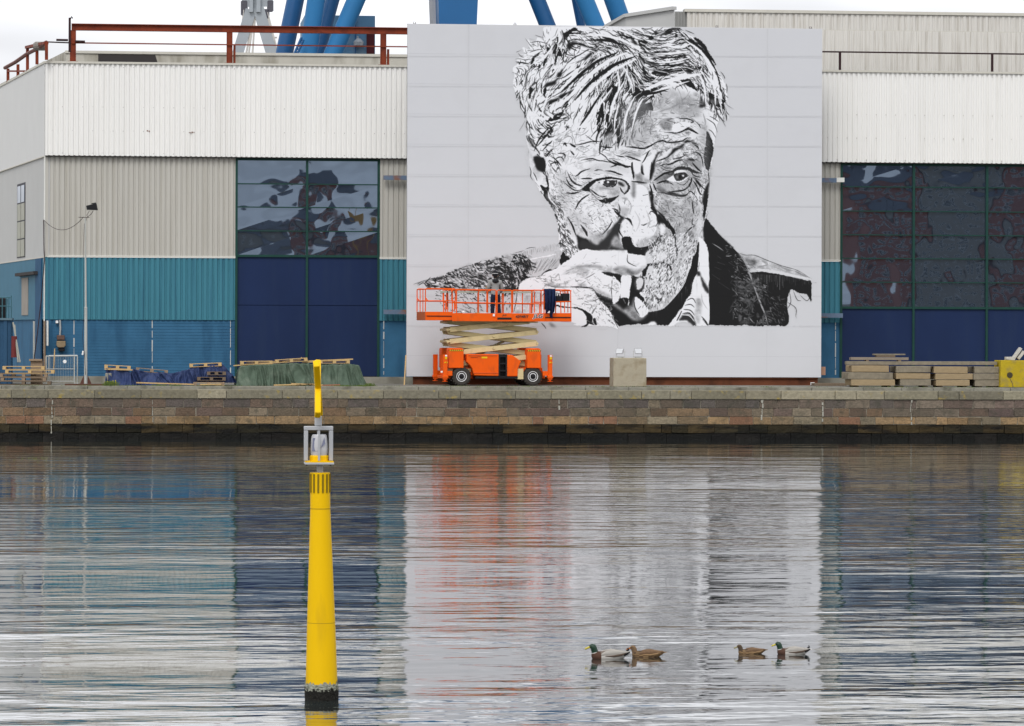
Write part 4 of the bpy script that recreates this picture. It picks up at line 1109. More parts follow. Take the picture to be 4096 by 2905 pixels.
FACE_F='''
s018 430,190 500,140 560,110 640,90
s016 460,220 540,195 590,200
s008 520,215 600,215 640,240
s016 580,310 660,300 740,290 790,250 820,200 830,160
f13 620,310 700,335 780,330 830,290 760,350 690,355 620,345 560,310
s014 510,310 600,335 690,350 760,345 810,300
f23 470,240 530,270 560,310 520,320 470,290
s014 425,220 440,260 460,300
f01 395,200 405,290 430,360 415,420 430,480 460,500 470,540 500,545 540,560 570,600 600,650 640,690 660,750 665,820 650,912 640,860 650,790 620,720 570,680 540,640 500,620 480,660 480,600 470,560 440,520 400,480 410,400 395,300
f93 495,640 530,650 555,690 550,720 510,740
f55 560,680 610,740 640,800 640,912 560,912 500,850 540,760
f42 1,0 2,0 2,1
f01 945,400 1000,330 985,440 965,570 955,640 940,560 950,480
f02 930,430 990,360 1000,300 1005,210 970,260 950,330
s014 840,190 880,250 910,320 940,340
s012 860,160 920,240 980,300
s018 840,150 920,190
s018 830,0 880,60 930,100
s010 790,300 830,310 870,360
s012 870,350 890,400
s014 840,580 830,640 860,660 810,690 760,750 745,800
s014 830,400 840,490 850,540
s010 760,350 760,420
g514 650,420 690,470 680,500
g512 720,490 790,480 810,530
s016 680,560 730,570
g312 500,560 560,620
g516 520,450 600,470
f74 520,380 620,350 740,380 720,440 620,440 540,440
f44 480,470 560,500 580,560 530,560 490,530
f35 780,760 830,720 850,770 800,790
f76 860,600 950,570 960,640 920,740 840,740
f92 900,790 960,820 990,912 900,912
s020 890,850 880,912
f03 965,600 1010,640 1080,720 1160,800 1260,912 990,912 950,780 945,680
s907 945,680 950,620 975,595
s018 490,780 520,765
f55 660,800 740,760 700,870 665,900
g416 740,830 760,912
g614 790,830 840,870
'''
COAT_L='''
s07 30,415 120,385 250,355 360,315 470,265 580,250 640,232
s05 60,405 180,385 260,365
f01 160,370 250,355 350,320 370,345 300,360 240,380
s07 470,265 560,262 620,240 690,215 740,200
s06 740,200 800,190 850,180
s04 880,152 920,143 955,132
s04 970,120 1010,108 1060,105
f01 920,400 950,340 1000,350 1080,350 1130,310 1170,290 1230,290 1290,220 1300,230 1290,250 1160,310 1090,345 990,365 930,400 900,460 880,460 900,420
f01 1270,170 1300,160 1310,230 1260,240
f91 870,215 980,205 1100,185 1220,160 1220,170 1120,190 1000,210 880,235
'''
HAIR_W='''
s912 375,95 320,120 260,165 215,215 165,260
s910 400,115 330,150 270,200 225,255
s910 300,105 245,150 200,185 165,215
s011 395,108 330,135 265,185 220,235
s009 345,95 280,125 225,170 180,210
s908 330,200 290,250 250,300 225,350
s07 300,210 265,265 235,310
s908 365,180 335,235 320,300
s908 240,45 300,45 360,60 410,90
s07 250,60 310,60 370,75
s906 290,25 350,30 420,60
s913 425,205 480,183 540,168 590,158
s906 440,215 500,195 555,180
s07 415,215 450,215 495,203
s908 545,60 590,95 625,150 645,210
s07 560,60 605,100 640,160
s907 585,160 600,200 605,250
s906 610,150 630,200 632,250
s907 480,75 530,80 560,70
s906 450,100 510,98 560,92
s906 455,125 510,122 555,112
s05 455,112 510,110 555,102
s05 455,135 510,133 560,122
s906 340,140 350,180 345,220
s905 365,140 385,185 390,215
s906 395,225 370,280 365,330
s906 420,230 400,270 385,330
s905 350,240 338,290 335,330
s907 95,130 130,110 160,70
s906 120,200 100,240 95,290
s906 150,200 130,250 120,300
s907 200,300 170,330 150,370
s05 165,300 135,340 110,370
s05 140,320 115,350 100,385
'''
SHADE2='''

h512 355,250 440,240 445,300 435,355 375,362 350,320
h510 465,205 540,215 590,260 575,285 500,262 460,270
h514 590,300 612,330 608,440 590,420
h610 175,440 205,470 215,520 190,560 170,510
h612 200,560 240,570 260,620 230,640 195,600
h610 250,440 300,420 370,430 380,450 320,440 270,452
h512 455,440 520,425 580,440 590,470 560,500 470,510 452,480
h510 480,510 560,520 560,590 520,640 500,590 475,560
h614 545,560 590,540 585,640 545,700 520,690
h612 435,690 520,690 530,740 480,830 430,830 430,760
h610 440,570 470,600 460,640 420,660 400,640
h612 100,760 180,740 240,745 200,790 110,800
h612 190,820 260,820 320,870 300,895 230,860
h512 250,745 330,755 350,790 300,790
h510 385,850 430,860 420,890 380,880
h610 85,350 120,420 115,470 90,430
h612 330,480 370,500 350,525 290,530 270,505
h56 400,430 425,440 425,500 405,505
'''
DEEP='''f14 338,598 350,594 354,606 344,625 328,646 322,668 300,668 290,655 308,640 324,620
f14 240,645 260,652 285,670 245,676 230,662
f13 360,645 374,644 386,664 405,672 396,680 374,676
s04 300,630 318,610 330,590
s04 345,585 352,560 348,540
s04 362,640 350,620 352,600
g64 395,560 410,590 400,620
g54 370,520 385,545 380,570
g54 430,560 440,590 432,610
s07 462,560 490,590 508,625 515,655
s06 440,690 470,680 500,672
'''
import random as _r
_q=_r.Random(4); _l=[]
for _k in range(62):
    _x=870+_k*6.5; _y=165-_k*1.55; _l.append('s0%d %d,%d %d,%d'%(_q.choice((3,4,6)),_x+_q.randint(-3,3),_y-8+_q.randint(-6,10),_x+_q.randint(-4,3),_y+_q.randint(14,48)))
for _k in range(34):
    _x=960+_k*7.5; _l.append('s0%d %d,%d %d,%d'%(_q.choice((3,5,7)),_x+_q.randint(30,60),215-_k*1.2+_q.randint(0,35),_x-_q.randint(0,30),345-_k*2))
for _k in range(17):
    _l.append('s05 %d,%d %d,%d'%(1215-_k*2.8+4,140+_k*10,1278-_k*2,136+_k*8))
COAT_L+='\n'.join(_l)
HAND_G='''
f91 65,500 75,440 110,410 180,370 290,360 330,320 440,280 500,230 590,180 640,130 700,90 760,68 830,80 960,95 1050,88 1120,105 1200,130 1260,130 1290,140 1303,250 1290,330 1230,350 1140,335 1140,400 1120,440 1130,500 1100,560 1120,640 1060,650 1040,770 1100,870 1100,905 1040,880 900,870 840,870 770,865 740,870 640,860 610,830 20,760 40,600
f01 500,230 520,100 560,140 600,170 540,205
f63 330,440 400,400 480,380 560,300 640,270 740,260 800,300 760,370 700,350 600,390 560,440 480,460 400,450
f91 400,380 440,350 520,340 600,330 700,320 640,370 540,420 450,420
g510 320,420 360,400 380,440 430,460
g412 380,350 440,370 480,330 490,390
s410 480,330 500,400
f22 610,270 680,250 760,238 840,240 920,250 1000,300 1080,320 1140,345 1145,420 1100,390 1040,350 960,310 920,270 860,262 760,255 680,265
f01 930,310 1000,310 1080,325 1145,350 1140,420 1100,400 1040,360 980,340
f63 850,250 960,260 1060,250 1200,270 1290,280 1303,310 1250,345 1160,330 1080,315 1000,290 940,300
f42 1080,265 1150,280 1230,300 1290,300 1240,340 1160,325
s410 1060,260 1120,290 1180,320
s410 750,380 810,350 860,320
s208 770,120 740,170
s420 560,300 640,270
s016 600,465 680,465 760,470 830,480 870,520
f32 690,440 750,430 760,460 700,470
s416 330,430 400,455 470,465 600,465
f01 840,480 880,520 960,560 1050,590 1090,620 1060,640 1080,690 1110,720 1160,740 1200,800 1280,840 1303,850 1240,860 1170,855 1110,870 1070,820 1030,740 990,680 930,620 880,560 860,520
f63 800,470 880,480 960,520 1040,560 1120,570 1120,620 1050,600 960,570 880,530
s310 780,610 850,610 900,590 920,640
s310 790,540 800,570
s412 850,690 830,740 880,660
f01 450,650 560,670 680,680 740,700 790,730 830,760 835,830 850,865 800,850 780,870 760,880 720,880 770,850 770,800 750,740 700,700 620,685 520,680 450,665
g416 620,640 720,670
g612 630,490 650,530 690,520
f01 840,800 860,790 880,860 850,850
g512 860,800 890,860
s006 1040,780 1080,850 1105,900
s008 960,820 970,850
s006 1050,880 1070,850
f22 380,840 400,870 420,885 460,880 430,860 400,840
s010 300,840 330,870 350,900
f61 20,560 60,520 200,500 300,520 320,640 240,720 100,740 20,740
f71 220,650 290,640 290,700 230,720
s08 50,500 40,600 10,740
g512 1,560 40,620
f01 1145,560 1180,590 1210,580 1215,640 1160,650 1140,610
'''
COAT_J='''
f01 145,30 200,90 260,160 330,235 400,300 450,350 480,420 500,460 620,455 740,475 850,500 950,525 994,540 994,690 960,640 900,630 840,600 820,620 800,700 795,890 500,893 380,890 260,888 172,892 172,640 168,300 150,220 135,140
f61 410,305 470,325 540,325 600,350 700,390 800,425 880,445 940,475 994,512 940,510 850,495 740,465 640,455 560,440 500,440 470,400
f81 540,435 620,435 720,450 800,465 900,490 990,518 900,505 800,490 700,470 600,455
f32 460,345 560,370 520,410 490,400
g416 600,370 640,400 560,420
g416 720,400 800,440 860,450
g314 860,450 920,480 980,505
g316 700,420 780,450
s04 400,300 460,322 540,325 640,365 760,410 880,445 995,512
s012 440,345 490,460 520,560 560,680 610,790 640,893
s512 430,330 480,420 530,560 590,720 620,790 650,893
f21 390,570 430,560 440,600 400,610
f31 420,860 470,850 500,880 440,890
s04 1000,540 1035,545
s05 800,700 870,750 870,820
s05 820,620 830,700 800,760
s05 850,610 880,680 910,690
s04 900,640 960,690 990,640
s04 860,740 875,830
s506 200,230 250,260 290,290
s505 240,330 270,350
s505 240,380 300,400
s505 220,420 270,440
s505 200,480 260,520
s505 250,540 340,600
s505 330,380 360,400
s505 400,400 460,430
'''
MOUTH_H='''
f01 100,0 180,0 200,60 240,105 300,115 330,110 380,70 440,50 480,20 470,60 400,110 340,150 330,180 300,180 240,170 160,160 140,110 100,60
f84 340,150 400,110 470,70 540,20 620,0 640,100 620,150 560,210 480,240 400,260 350,260 330,200
s016 630,0 630,70 645,120 645,200
f01 350,265 400,262 450,255 490,240 530,250 570,275 610,340 590,340 540,290 490,270 420,280 360,290 350,350 330,385 300,380 300,330 340,290
s010 480,260 560,300 620,380
f81 360,300 440,290 520,300 600,370 640,440 620,520 540,540 440,530 340,530 320,470 330,400
f01 200,380 260,400 300,390 320,450 300,530 270,560 330,620 370,690 360,740 400,740 480,725 520,700 580,640 640,570 680,510 720,440 750,370 780,300 800,200 830,160 850,60 865,60 862,200 850,330 830,390 800,470 780,570 740,620 700,700 660,740 620,820 560,870 540,892 520,900 480,885 440,895 420,850 360,860 300,870 240,860 100,880 60,880 0,760 0,420 80,440 160,400
f31 240,400 300,395 315,450 290,520 250,530 225,470
f81 240,430 280,400 310,440 290,500 250,520
f92 0,140 60,145 130,155 210,175 280,190 320,200 335,240 320,300 260,350 190,378 130,375 60,350 0,340
f43 0,320 80,290 170,310 260,320 320,280 310,310 250,360 190,380 110,372 40,350
f34 150,330 240,345 300,310 270,350 190,378
s010 150,170 150,240 190,270 240,290
f91 90,390 130,383 188,388 180,500 165,600 160,680 140,660 130,610 80,600 80,500
f01 90,610 130,600 160,620 150,680 110,670
f91 0,400 40,420 80,470 75,590 40,650 0,640
s912 100,600 130,660
f72 0,660 60,680 110,720 160,690 190,690 220,600 260,620 300,650 350,710 355,750 320,800 260,835 190,820 140,770 80,730 20,690
f91 225,600 260,610 320,670 358,720 350,760 290,800 250,760 220,690
s010 215,610 225,700 270,780
f33 150,690 200,680 230,760 260,800 200,800 160,750
f71 370,600 440,570 540,560 620,570 560,650 520,690 460,720 390,730 330,640
g320 330,560 400,540 460,560
g320 330,660 380,690 440,690
g418 460,590 480,650
g318 430,400 470,440 500,420
g318 540,430 560,500
s907 520,700 580,640 640,570 700,490 740,400 790,230
s906 490,710 530,690
f91 850,400 870,380 900,470 960,570 962,880 900,880 840,880 780,850 660,850 610,880 560,885 620,800 700,700 750,610 790,560 800,460 830,390
f91 870,60 860,0 900,20 940,80 960,200 963,460 920,430 880,380 855,340
f12 840,345 870,340 880,380 850,380
f12 880,380 920,450 962,520 962,560 930,540 900,480
s912 900,420 962,490
f13 680,800 720,770 790,790 830,850 830,890 790,870 740,830 670,830
s009 740,630 800,610 835,660
s009 720,680 780,670 820,700
s010 710,720 780,730 820,780
s014 700,760 770,760 820,820
s908 700,775 770,785 825,850
s014 890,790 930,840 962,890
s010 900,820 962,900
g510 890,560 900,640 950,720
f54 830,620 880,620 890,700 860,860 820,780 840,700
s040 645,830 690,740
f92 360,860 400,840 440,855 430,885 370,890
s006 630,880 640,900 660,885
s012 860,320 868,250 
s606 790,200 800,120
'''
# ================= painted panel wall =================
mural=thing('mural_wall',(X(2450,YM),YM,GZ),'huge white panel wall painted with black and white portrait of an old smoking man','mural')
mxl,mxr=X(1628,YM,800),X(3286,YM,800); mzt=Z(108,YM,2450); mzb=Z(1508,YM,2450)
M_panel=mat('panel_paint',(.585,.590,.617),.6,.018,.5,col2=(.50,.50,.52),amt2=.15,sc2=.7)
M_seam=mat('panel_seam',(.49,.49,.52),.8,.1,3); M_mback=mat('panel_core',(.40,.40,.41),.7,.05,2)
cvs=paint_mural(); Hc,Wc=cvs.shape
# board behind, then sheet panels; the painted patch is a fine sheet 3 mm proud carrying the painter's tones
pa=at(MX0,MY0,YM-.06); ax0,ax1=at(MX0,800,YM).x,at(MX1,800,YM).x; az0=Z(MY1,YM,2450); 
mb=MB(); mb.box(mxl,mxr,YM,YM+.22,mzb,mzt-.03); mb.build('core_board',M_mback,mural)
xs=[X(1873,YM),X(2472,YM),X(3068,YM)]; zsm=[Z(y,YM,2450) for y in (224,344,464,584,704,824,944,1064,1184,1305,1425)]
mb=MB(); xx=[mxl]+xs+[mxr]; zz=[mzb]+zsm[::-1]+[mzt]
mb.box(mxl,mxr,YM-.05,YM-.001,mzb,mzt)
mb.build('sheet_panels',M_panel,mural)
mb=MB()
for z in zsm: mb.box(mxl,mxr,YM-.0515,YM-.0485,z-.006,z+.006)
for x in xs: mb.box(x-.006,x+.006,YM-.052,YM-.049,mzb,mzt)
mb.build('panel_seams',M_seam,mural)
mb=MB(); mb.box(mxl-.02,mxr+.02,YM-.05,YM+.24,mzt,mzt+.03); mb.build('top_flashing',mat('white_flashing',(.62,.62,.63),.5,.05,2),mural)
for px in (1655,2057,2865,3240):
    mb=MB(); p=X(px,YM); mb.box(p-.07,p+.07,YM,YM+.1,mzt+.031,mzt+.045); mb.tube([(p-.04,YM+.05,mzt+.04),(p-.04,YM+.05,mzt+.12),(p+.04,YM+.05,mzt+.12),(p+.04,YM+.05,mzt+.04)],.012,6); mb.build('lifting_eye',M_rail,mural)
def painted():
    # columns/rows of the sheet follow the picture grid, flattened onto the wall plane
    V=np.zeros((Hc+1,Wc+1,3)); iu=MX0+np.arange(Wc+1)*MS; iv=MY0+np.arange(Hc+1)*MS
    rv=np.array(r_);uv=np.array(u_);dv=np.array(_d); U,Vv=np.meshgrid(iu,iv)
    D=(U-2048)[...,None]*rv-(Vv-HZ)[...,None]*uv+F*dv; t=(YM-.056-CAM.y)/D[...,1]; V=np.array(CAM)+D*t[...,None]
    V[...,2]=np.minimum(V[...,2],mzt-.001); V[...,0]=np.clip(V[...,0],mxl+.002,mxr-.002); V[...,1]=YM-.056
    n=V.shape[0]*V.shape[1]; me=bpy.data.meshes.new('painted_portrait'); me.vertices.add(n); me.vertices.foreach_set('co',V.reshape(-1).astype(np.float32))
    idx=np.arange(n).reshape(Hc+1,Wc+1); q=np.stack([idx[:-1,:-1],idx[1:,:-1],idx[1:,1:],idx[:-1,1:]],-1)
    keep=(np.abs(cvs-.795)>.004); 
    k=keep.copy(); k[1:]|=keep[:-1]; k[:-1]|=keep[1:]; k[:,1:]|=keep[:,:-1]; k[:,:-1]|=keep[:,1:]
    q=q[k]; c=cvs[k]; m=len(q)
    me.loops.add(m*4); me.loops.foreach_set('vertex_index',q.reshape(-1)); me.polygons.add(m); me.polygons.foreach_set('loop_start',np.arange(m)*4); me.polygons.foreach_set('loop_total',np.full(m,4))
    me.update(calc_edges=True)
    lin=((c+.055)/1.055)**2.4; lin=lin*PAINT; tint=np.array([1,1.008,1.05])
    a=me.color_attributes.new('Col','FLOAT_COLOR','CORNER'); A=np.ones((m,4,4),np.float32); A[:,:,:3]=(lin[:,None]*tint)[:,None,:]; a.data.foreach_set('color',A.reshape(-1))
    me.materials.append(mat('mural_paint',(1,1,1),.6,.03,3,attr=True)); 
    bm=bmesh.new(); bm.from_mesh(me); loose=[v for v in bm.verts if not v.link_faces]; bmesh.ops.delete(bm,geom=loose,context='VERTS'); bm.to_mesh(me); bm.free()
    o=bpy.data.objects.new('painted_portrait',me); COL.objects.link(o); o.parent=mural; o.matrix_parent_inverse=Matrix.Translation(-mural.location)
PAINT=.585/(((.795+.055)/1.055)**2.4)
painted()
mb=MB(); zb2=mzb-.02; mb.box(mxl+.3,mxr-.12,YM+.02,YM+.28,mzb-.07,mzb-.001); mb.box(mxl+.3,mxr-.12,YM+.1,YM+.2,GZ+.06,mzb-.071); mb.box(mxl+.3,mxr-.12,YM+.02,YM+.28,GZ,GZ+.06)
mb.build('base_beam',mat('rusty_beam',(.13,.045,.022),.75,.3,2,col2=(.05,.02,.012),amt2=.7,sc2=1.5),mural)
# ================= scissor lift =================
YL=154.6; YLb=156.7
s_=2.9533
def lx(x,Y=YL): return at(1600+x/s_,1300,Y).x
def lzz(y,Y=YL,x=1100): return at(1600+x/s_,1050+y/s_,Y).z
M_or=mat('orange_paint',(.80,.105,.006),.5,.12,1.5,col2=(.34,.07,.02),amt2=.5,sc2=2.6,st2=(1,1,.5),thr=.54); M_tan=mat('tan_paint',(.62,.51,.28),.5,.08,2,col2=(.3,.24,.13),amt2=.35,sc2=3)
M_blk=mat('black_plastic',(.018,.018,.02),.5,.3,6); M_tyre=mat('tyre_rubber',(.05,.045,.04),.9,.3,12,bump=.01,bscale=25); M_rim=mat('grey_rim',(.72,.72,.73),.4,.08,5); M_hy=mat('hazard_yellow',(.75,.48,.02),.5,.1,5); M_wl=mat('white_sticker',(.8,.8,.8),.4,.03,5)
lift=thing('scissor_lift',(lx(1110),155.6,GZ),'orange scissor lift with tan scissor arms, deck raised in front of the portrait','lift')
def LB(name,m,fn,**k):
    mb=MB(); fn(mb); return mb.build(name,m,lift,**k)
zw_=lambda y:lzz(y)
dz=GZ-lzz(1465)     # settle wheels on the yard
def z_(y): return lzz(y)+dz*(1 if y>1000 else .6)
# chassis
LB('chassis',M_or,lambda b:(b.box(lx(560),lx(1720),YL+.35,YLb-.35,z_(1340),z_(1250)),b.box(lx(520),lx(1760),YL+.5,YLb-.5,z_(1380),z_(1340))),bevel=.02)
LB('chassis_frame',M_tan,lambda b:(b.box(lx(1395),lx(1470),YL+.05,YL+.5,z_(1385),z_(1260)),b.box(lx(560),lx(850),YL+.3,YL+.6,z_(1300),z_(1262)),b.box(lx(760),lx(1510),YL+.6,YLb-.6,z_(1250),z_(1170))))
for yy in (YL-.02,YLb-.75):
    pol=[(785,1090),(1168,1090),(1168,1350),(875,1342),(850,1260),(835,1235),(782,1180)]
    LB('engine_hood',M_or,lambda b:b.prism([(lx(a),z_(c)) for a,c in pol][::-1],yy,yy+.75),bevel=.03)
    pol2=[(1272,1098),(1330,1098),(1440,1175),(1400,1260),(1396,1352),(1272,1352)]
    LB('tank_cover',M_or,lambda b:b.prism([(lx(a),z_(c)) for a,c in pol2][::-1],yy,yy+.75),bevel=.03)
def steps(b):
    b.box(lx(1169),lx(1271),YL+.22,YL+.6,z_(1372),z_(1092)); b.box(lx(1169),lx(1186),YL+.02,YL+.25,z_(1372),z_(1092)); b.box(lx(1255),lx(1271),YL+.02,YL+.25,z_(1372),z_(1092))
    for y in (1110,1195,1280,1350): b.box(lx(1187),lx(1254),YL-.0,YL+.25,z_(y+14),z_(y))
LB('access_steps',M_blk,steps); LB('running_board',M_blk,lambda b:b.box(lx(890),lx(1400),YL+.02,YL+.5,z_(1378),z_(1354)))
LB('hood_shadow_ridge',mat('orange_shadow_line',(.62,.085,.01),.45,.05,2),lambda b:b.box(lx(800),lx(1150),YL-.045,YL-.021,z_(1108),z_(1100)))  # thin ridges in darker orange, a shadow line put into the colour
LB('hood_shadow_ridge',mat('orange_shadow_line',(.62,.085,.01),.45,.05,2),lambda b:b.box(lx(860),lx(1160),YL-.04,YL-.021,z_(1316),z_(1308)))
# towers
for a,c in ((568,748),(1512,1678)):
    for yy in (YL-.02,YLb-.55):
        LB('corner_tower',M_or,lambda b:b.prism([(lx(a),z_(1255)),(lx(c),z_(1255)),(lx(c),z_(1035)),(lx(c-25),z_(1018)),(lx(a+10),z_(1018)),(lx(a),z_(1035))],yy,yy+.55),bevel=.03)
    LB('hazard_stripe',M_blk,lambda b:b.box(lx(a+4),lx(c-4),YL-.026,YL-.0205,z_(1056),z_(1040)))
    def hs_(b):
        n=7
        for i in range(n):
            x=a+6+(c-a-12)*i/n; w=(c-a-12)/n*.5; b.add([(lx(x),YL-.03,z_(1056)),(lx(x+w),YL-.03,z_(1056)),(lx(x+w+8),YL-.03,z_(1040)),(lx(x+8),YL-.03,z_(1040))],[(0,1,2,3)])
    LB('hazard_stripe',M_hy,hs_)
# outriggers
def outr(x0,x1,xr0,xr1,yy,y0=1098,y1=1390):
    LB('outrigger',M_or,lambda b:(b.box(lx(x0),lx(x1),yy,yy+.18,z_(y1),z_(y0)),b.box(lx(x0)-.03,lx(x1)+.03,yy-.03,yy+.21,z_(y1-20),z_(y1-45)),b.box(min(lx(xr0),lx(xr1)),max(lx(xr0),lx(xr1)),yy+.05,yy+.35,z_(1345),z_(1290)),b.tube([(lx((x0+x1)/2),yy+.09,z_(y1)),(lx((x0+x1)/2),yy+.09,z_(y1+18))],.05),b.tube([(lx((x0+x1)/2),yy+.09,z_(y1+18)),(lx((x0+x1)/2),yy+.09,z_(y1+24))],.12)),bevel=.008)
outr(498,548,548,610,YL-.1); outr(498,548,548,610,YLb-.1); outr(1762,1810,1700,1765,YL-.1); outr(1762,1810,1700,1765,YLb-.1)
for x,y0,y1,m in ((530,1100,1118,M_wl),(530,1122,1150,M_hy),(1790,1102,1118,M_wl),(1790,1122,1150,M_hy),(1098,612,640,M_wl),(478,1288,1308,M_wl)):
    LB('warning_sticker',m,lambda b:b.box(lx(x-12),lx(x+12),YL-.125 if y0>700 else YL-.175,YL-.12 if y0>700 else YL-.17,z_(y1),z_(y0)))
for x in (528,1790):
    LB('hazard_stripe',M_hy,lambda b:b.add([(lx(x-24),YL-.13,z_(1196)),(lx(x-6),YL-.13,z_(1196)),(lx(x+6),YL-.13,z_(1180)),(lx(x-12),YL-.13,z_(1180)),(lx(x+6),YL-.13,z_(1196)),(lx(x+20),YL-.13,z_(1196)),(lx(x+24),YL-.13,z_(1184)),(lx(x+16),YL-.13,z_(1180))],[(0,1,2,3),(4,5,6,7)]))
LB('yellow_decal',M_hy,lambda b:b.box(lx(962),lx(1030),YL-.03,YL-.021,z_(1140),z_(1120)))
LB('dark_decal',M_blk,lambda b:b.box(lx(830),lx(915),YL-.03,YL-.0212,z_(1133),z_(1129)))
# wheels
def wheel(xc,yc):
    w=MB(); r=.405; w.lathe((0,0,0),[(.22,-.14),(.34,-.155),(.385,-.13),(r,-.07),(r,.07),(.385,.13),(.34,.155),(.22,.14)],'y',40)
    for k in range(20):
        a=2*math.pi*k/20; 
        for sd_ in (-1,1):
            aa=a+(.08 if sd_>0 else -.08); c,s=math.cos(aa),math.sin(aa); p=Vector((c*r*.985,sd_*.075,s*r*.985)); w.bar(p+Vector((0,-.06,0)),p+Vector((-s*.05,.06,c*.05)),.05,.04,up=(c,0,s))
    o=w.build('wheel',M_tyre,lift,origin=None); o.location=Vector((lx(xc),yc,GZ+.405))-lift.location
    m=MB(); y0=-.16
    m.lathe((0,0,0),[(.225,y0+.03),(.225,y0-.005),(.205,y0-.005),(.19,y0+.03),(.15,y0+.035),(.145,y0+.01),(.06,y0+.01),(.06,.1)],'y',32); rr=m.build('rim',M_rim,o,smooth=True); rr.location=(0,0,0)
    m=MB(); m.lathe((0,0,0),[(.115,y0+.012),(.115,y0-.0),(.06,y0-.02),(.05,y0-.05),(.02,y0-.055)],'y',20)
    for k in range(8):
        a=k*math.pi/4; m.lathe((math.cos(a)*.095,0,math.sin(a)*.095),[(.016,y0-.0),(.016,y0-.03)],'y',6)
    rr=m.build('hub',M_blk,o); rr.location=(0,0,0)
    if yc>155.5:
        pass
for xc in (725,1584):
    for yc in (YL+.18,YLb-.18): wheel(xc,yc)
for xc in (725,1584): LB('axle',M_blk,lambda b:b.tube([(lx(xc),YL+.3,GZ+.405),(lx(xc),YLb-.3,GZ+.405)],.09))
# scissor arms
def arm(x0,y0,x1,y1,Yd,h=56,m=None):
    a=Vector((lx(x0),Yd,z_(y0))); b_=Vector((lx(x1),Yd,z_(y1))); mb=MB(); mb.bar(a,b_,.10,h/s_/93.6); 
    for t in (0.0,.5,1.): p=a.lerp(b_,t); mb.tube([p+Vector((0,-.075,0)),p+Vector((0,.06,0))],.045,12)
    mb.build('scissor_arm',m or M_tan,lift,bevel=.006)
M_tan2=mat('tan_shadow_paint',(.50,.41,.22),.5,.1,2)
for side,Y0,Yi in ((0,YL+.35,YL+.52),(1,YLb-.35,YLb-.52)):
    ls=[800,940,1082,1222]; rs=[688,826,962,1112]
    for k in range(4): arm(600 if k<3 else 700,ls[k] if k<3 else 1205,1655 if k else 1560,rs[k] if k else 700,Y0)
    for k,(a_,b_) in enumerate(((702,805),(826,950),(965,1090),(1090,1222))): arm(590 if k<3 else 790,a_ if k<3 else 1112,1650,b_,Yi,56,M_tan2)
    if not side:
        LB('lift_cylinder',mat('hydraulic_tan',(.45,.38,.22),.4,.1,3),lambda b:(b.tube([(lx(800),155.6,z_(1190)),(lx(1150),155.6,z_(1000))],.09,12),b.tube([(lx(1150),155.6,z_(1000)),(lx(1300),155.6,z_(930))],.055,12)))
for (x,y) in ((575,800),(575,940),(1650,826),(1650,962),(575,710),(1125,745),(1125,885),(1125,1025)): LB('cross_tube',M_tan,lambda b:b.tube([(lx(x),YL+.3,z_(y)),(lx(x),YLb-.3,z_(y))],.06,10))
# platform
YD0,YD1=YL-.12,YL+1.85
LB('deck_plate',mat('grey_deck',(.30,.29,.28),.6,.15,3),lambda b:b.box(lx(603),lx(1718),YD0+.05,YD1-.05,z_(690),z_(672)))
LB('toe_board',M_or,lambda b:(b.box(lx(602),lx(1718),YD0,YD0+.04,z_(700),z_(605)),b.box(lx(602),lx(1718),YD1-.04,YD1,z_(700),z_(605))),bevel=.008)
LB('toe_board',M_or,lambda b:b.box(lx(1133),lx(1326),YD0-.03,YD0-.001,z_(700),z_(602)),bevel=.006)
def ext(x0,x1,yf):
    LB('extension_deck',M_or,lambda b:(b.box(lx(x0),lx(x1),YD0+.06,YD0+.09,z_(690+yf),z_(655+yf)),b.box(lx(x0),lx(x1),YD0+.06,YD0+.09,z_(635+yf),z_(590+yf)),b.box(lx(x0),lx(x1),YD0+.10,YD1-.10,z_(672+yf),z_(660+yf)),b.box(lx(x0),lx(x1),YD1-.12,YD1-.09,z_(690+yf),z_(590+yf)),b.box(lx(x0),lx(x1),YD0+.075,YD0+.095,z_(655+yf),z_(635+yf))))
ext(282,601,0); ext(1719,2036,8)
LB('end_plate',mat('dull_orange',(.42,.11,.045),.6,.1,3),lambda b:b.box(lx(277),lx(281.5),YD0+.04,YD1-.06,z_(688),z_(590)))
LB('end_plate',M_or,lambda b:b.box(lx(2036.5),lx(2040),YD0+.04,YD1-.06,z_(700),z_(600)))
LB('dark_slot',M_blk,lambda b:(b.box(lx(1141),lx(1312),YD0-.045,YD0-.031,z_(678),z_(654)),b.box(lx(1725),lx(2030),YD0+.045,YD0+.059,z_(657),z_(646)),b.box(lx(300),lx(600),YD0+.045,YD0+.059,z_(645),z_(636))))
LB('deck_beam',M_tan,lambda b:(b.box(lx(560),lx(1660),YL+.3,YL+.42,z_(716),z_(701)),b.box(lx(560),lx(1660),YLb-.5,YLb-.38,z_(716),z_(701))))
LB('step_stirrup',mat('brown_steel',(.20,.12,.07),.5,.2,3),lambda b:b.tube([(lx(1178),YD0,z_(700)),(lx(1176),YD0,z_(742)),(lx(1272),YD0,z_(742)),(lx(1270),YD0,z_(700))],.02))
def P3(x,y,Y): return (lx(x),Y,z_(y))
def rail(name,pts,Y,r=.024):
    LB(name,M_or,lambda b:[b.tube([P3(*p,Y) for p in q],r,8) for q in pts],smooth=False)
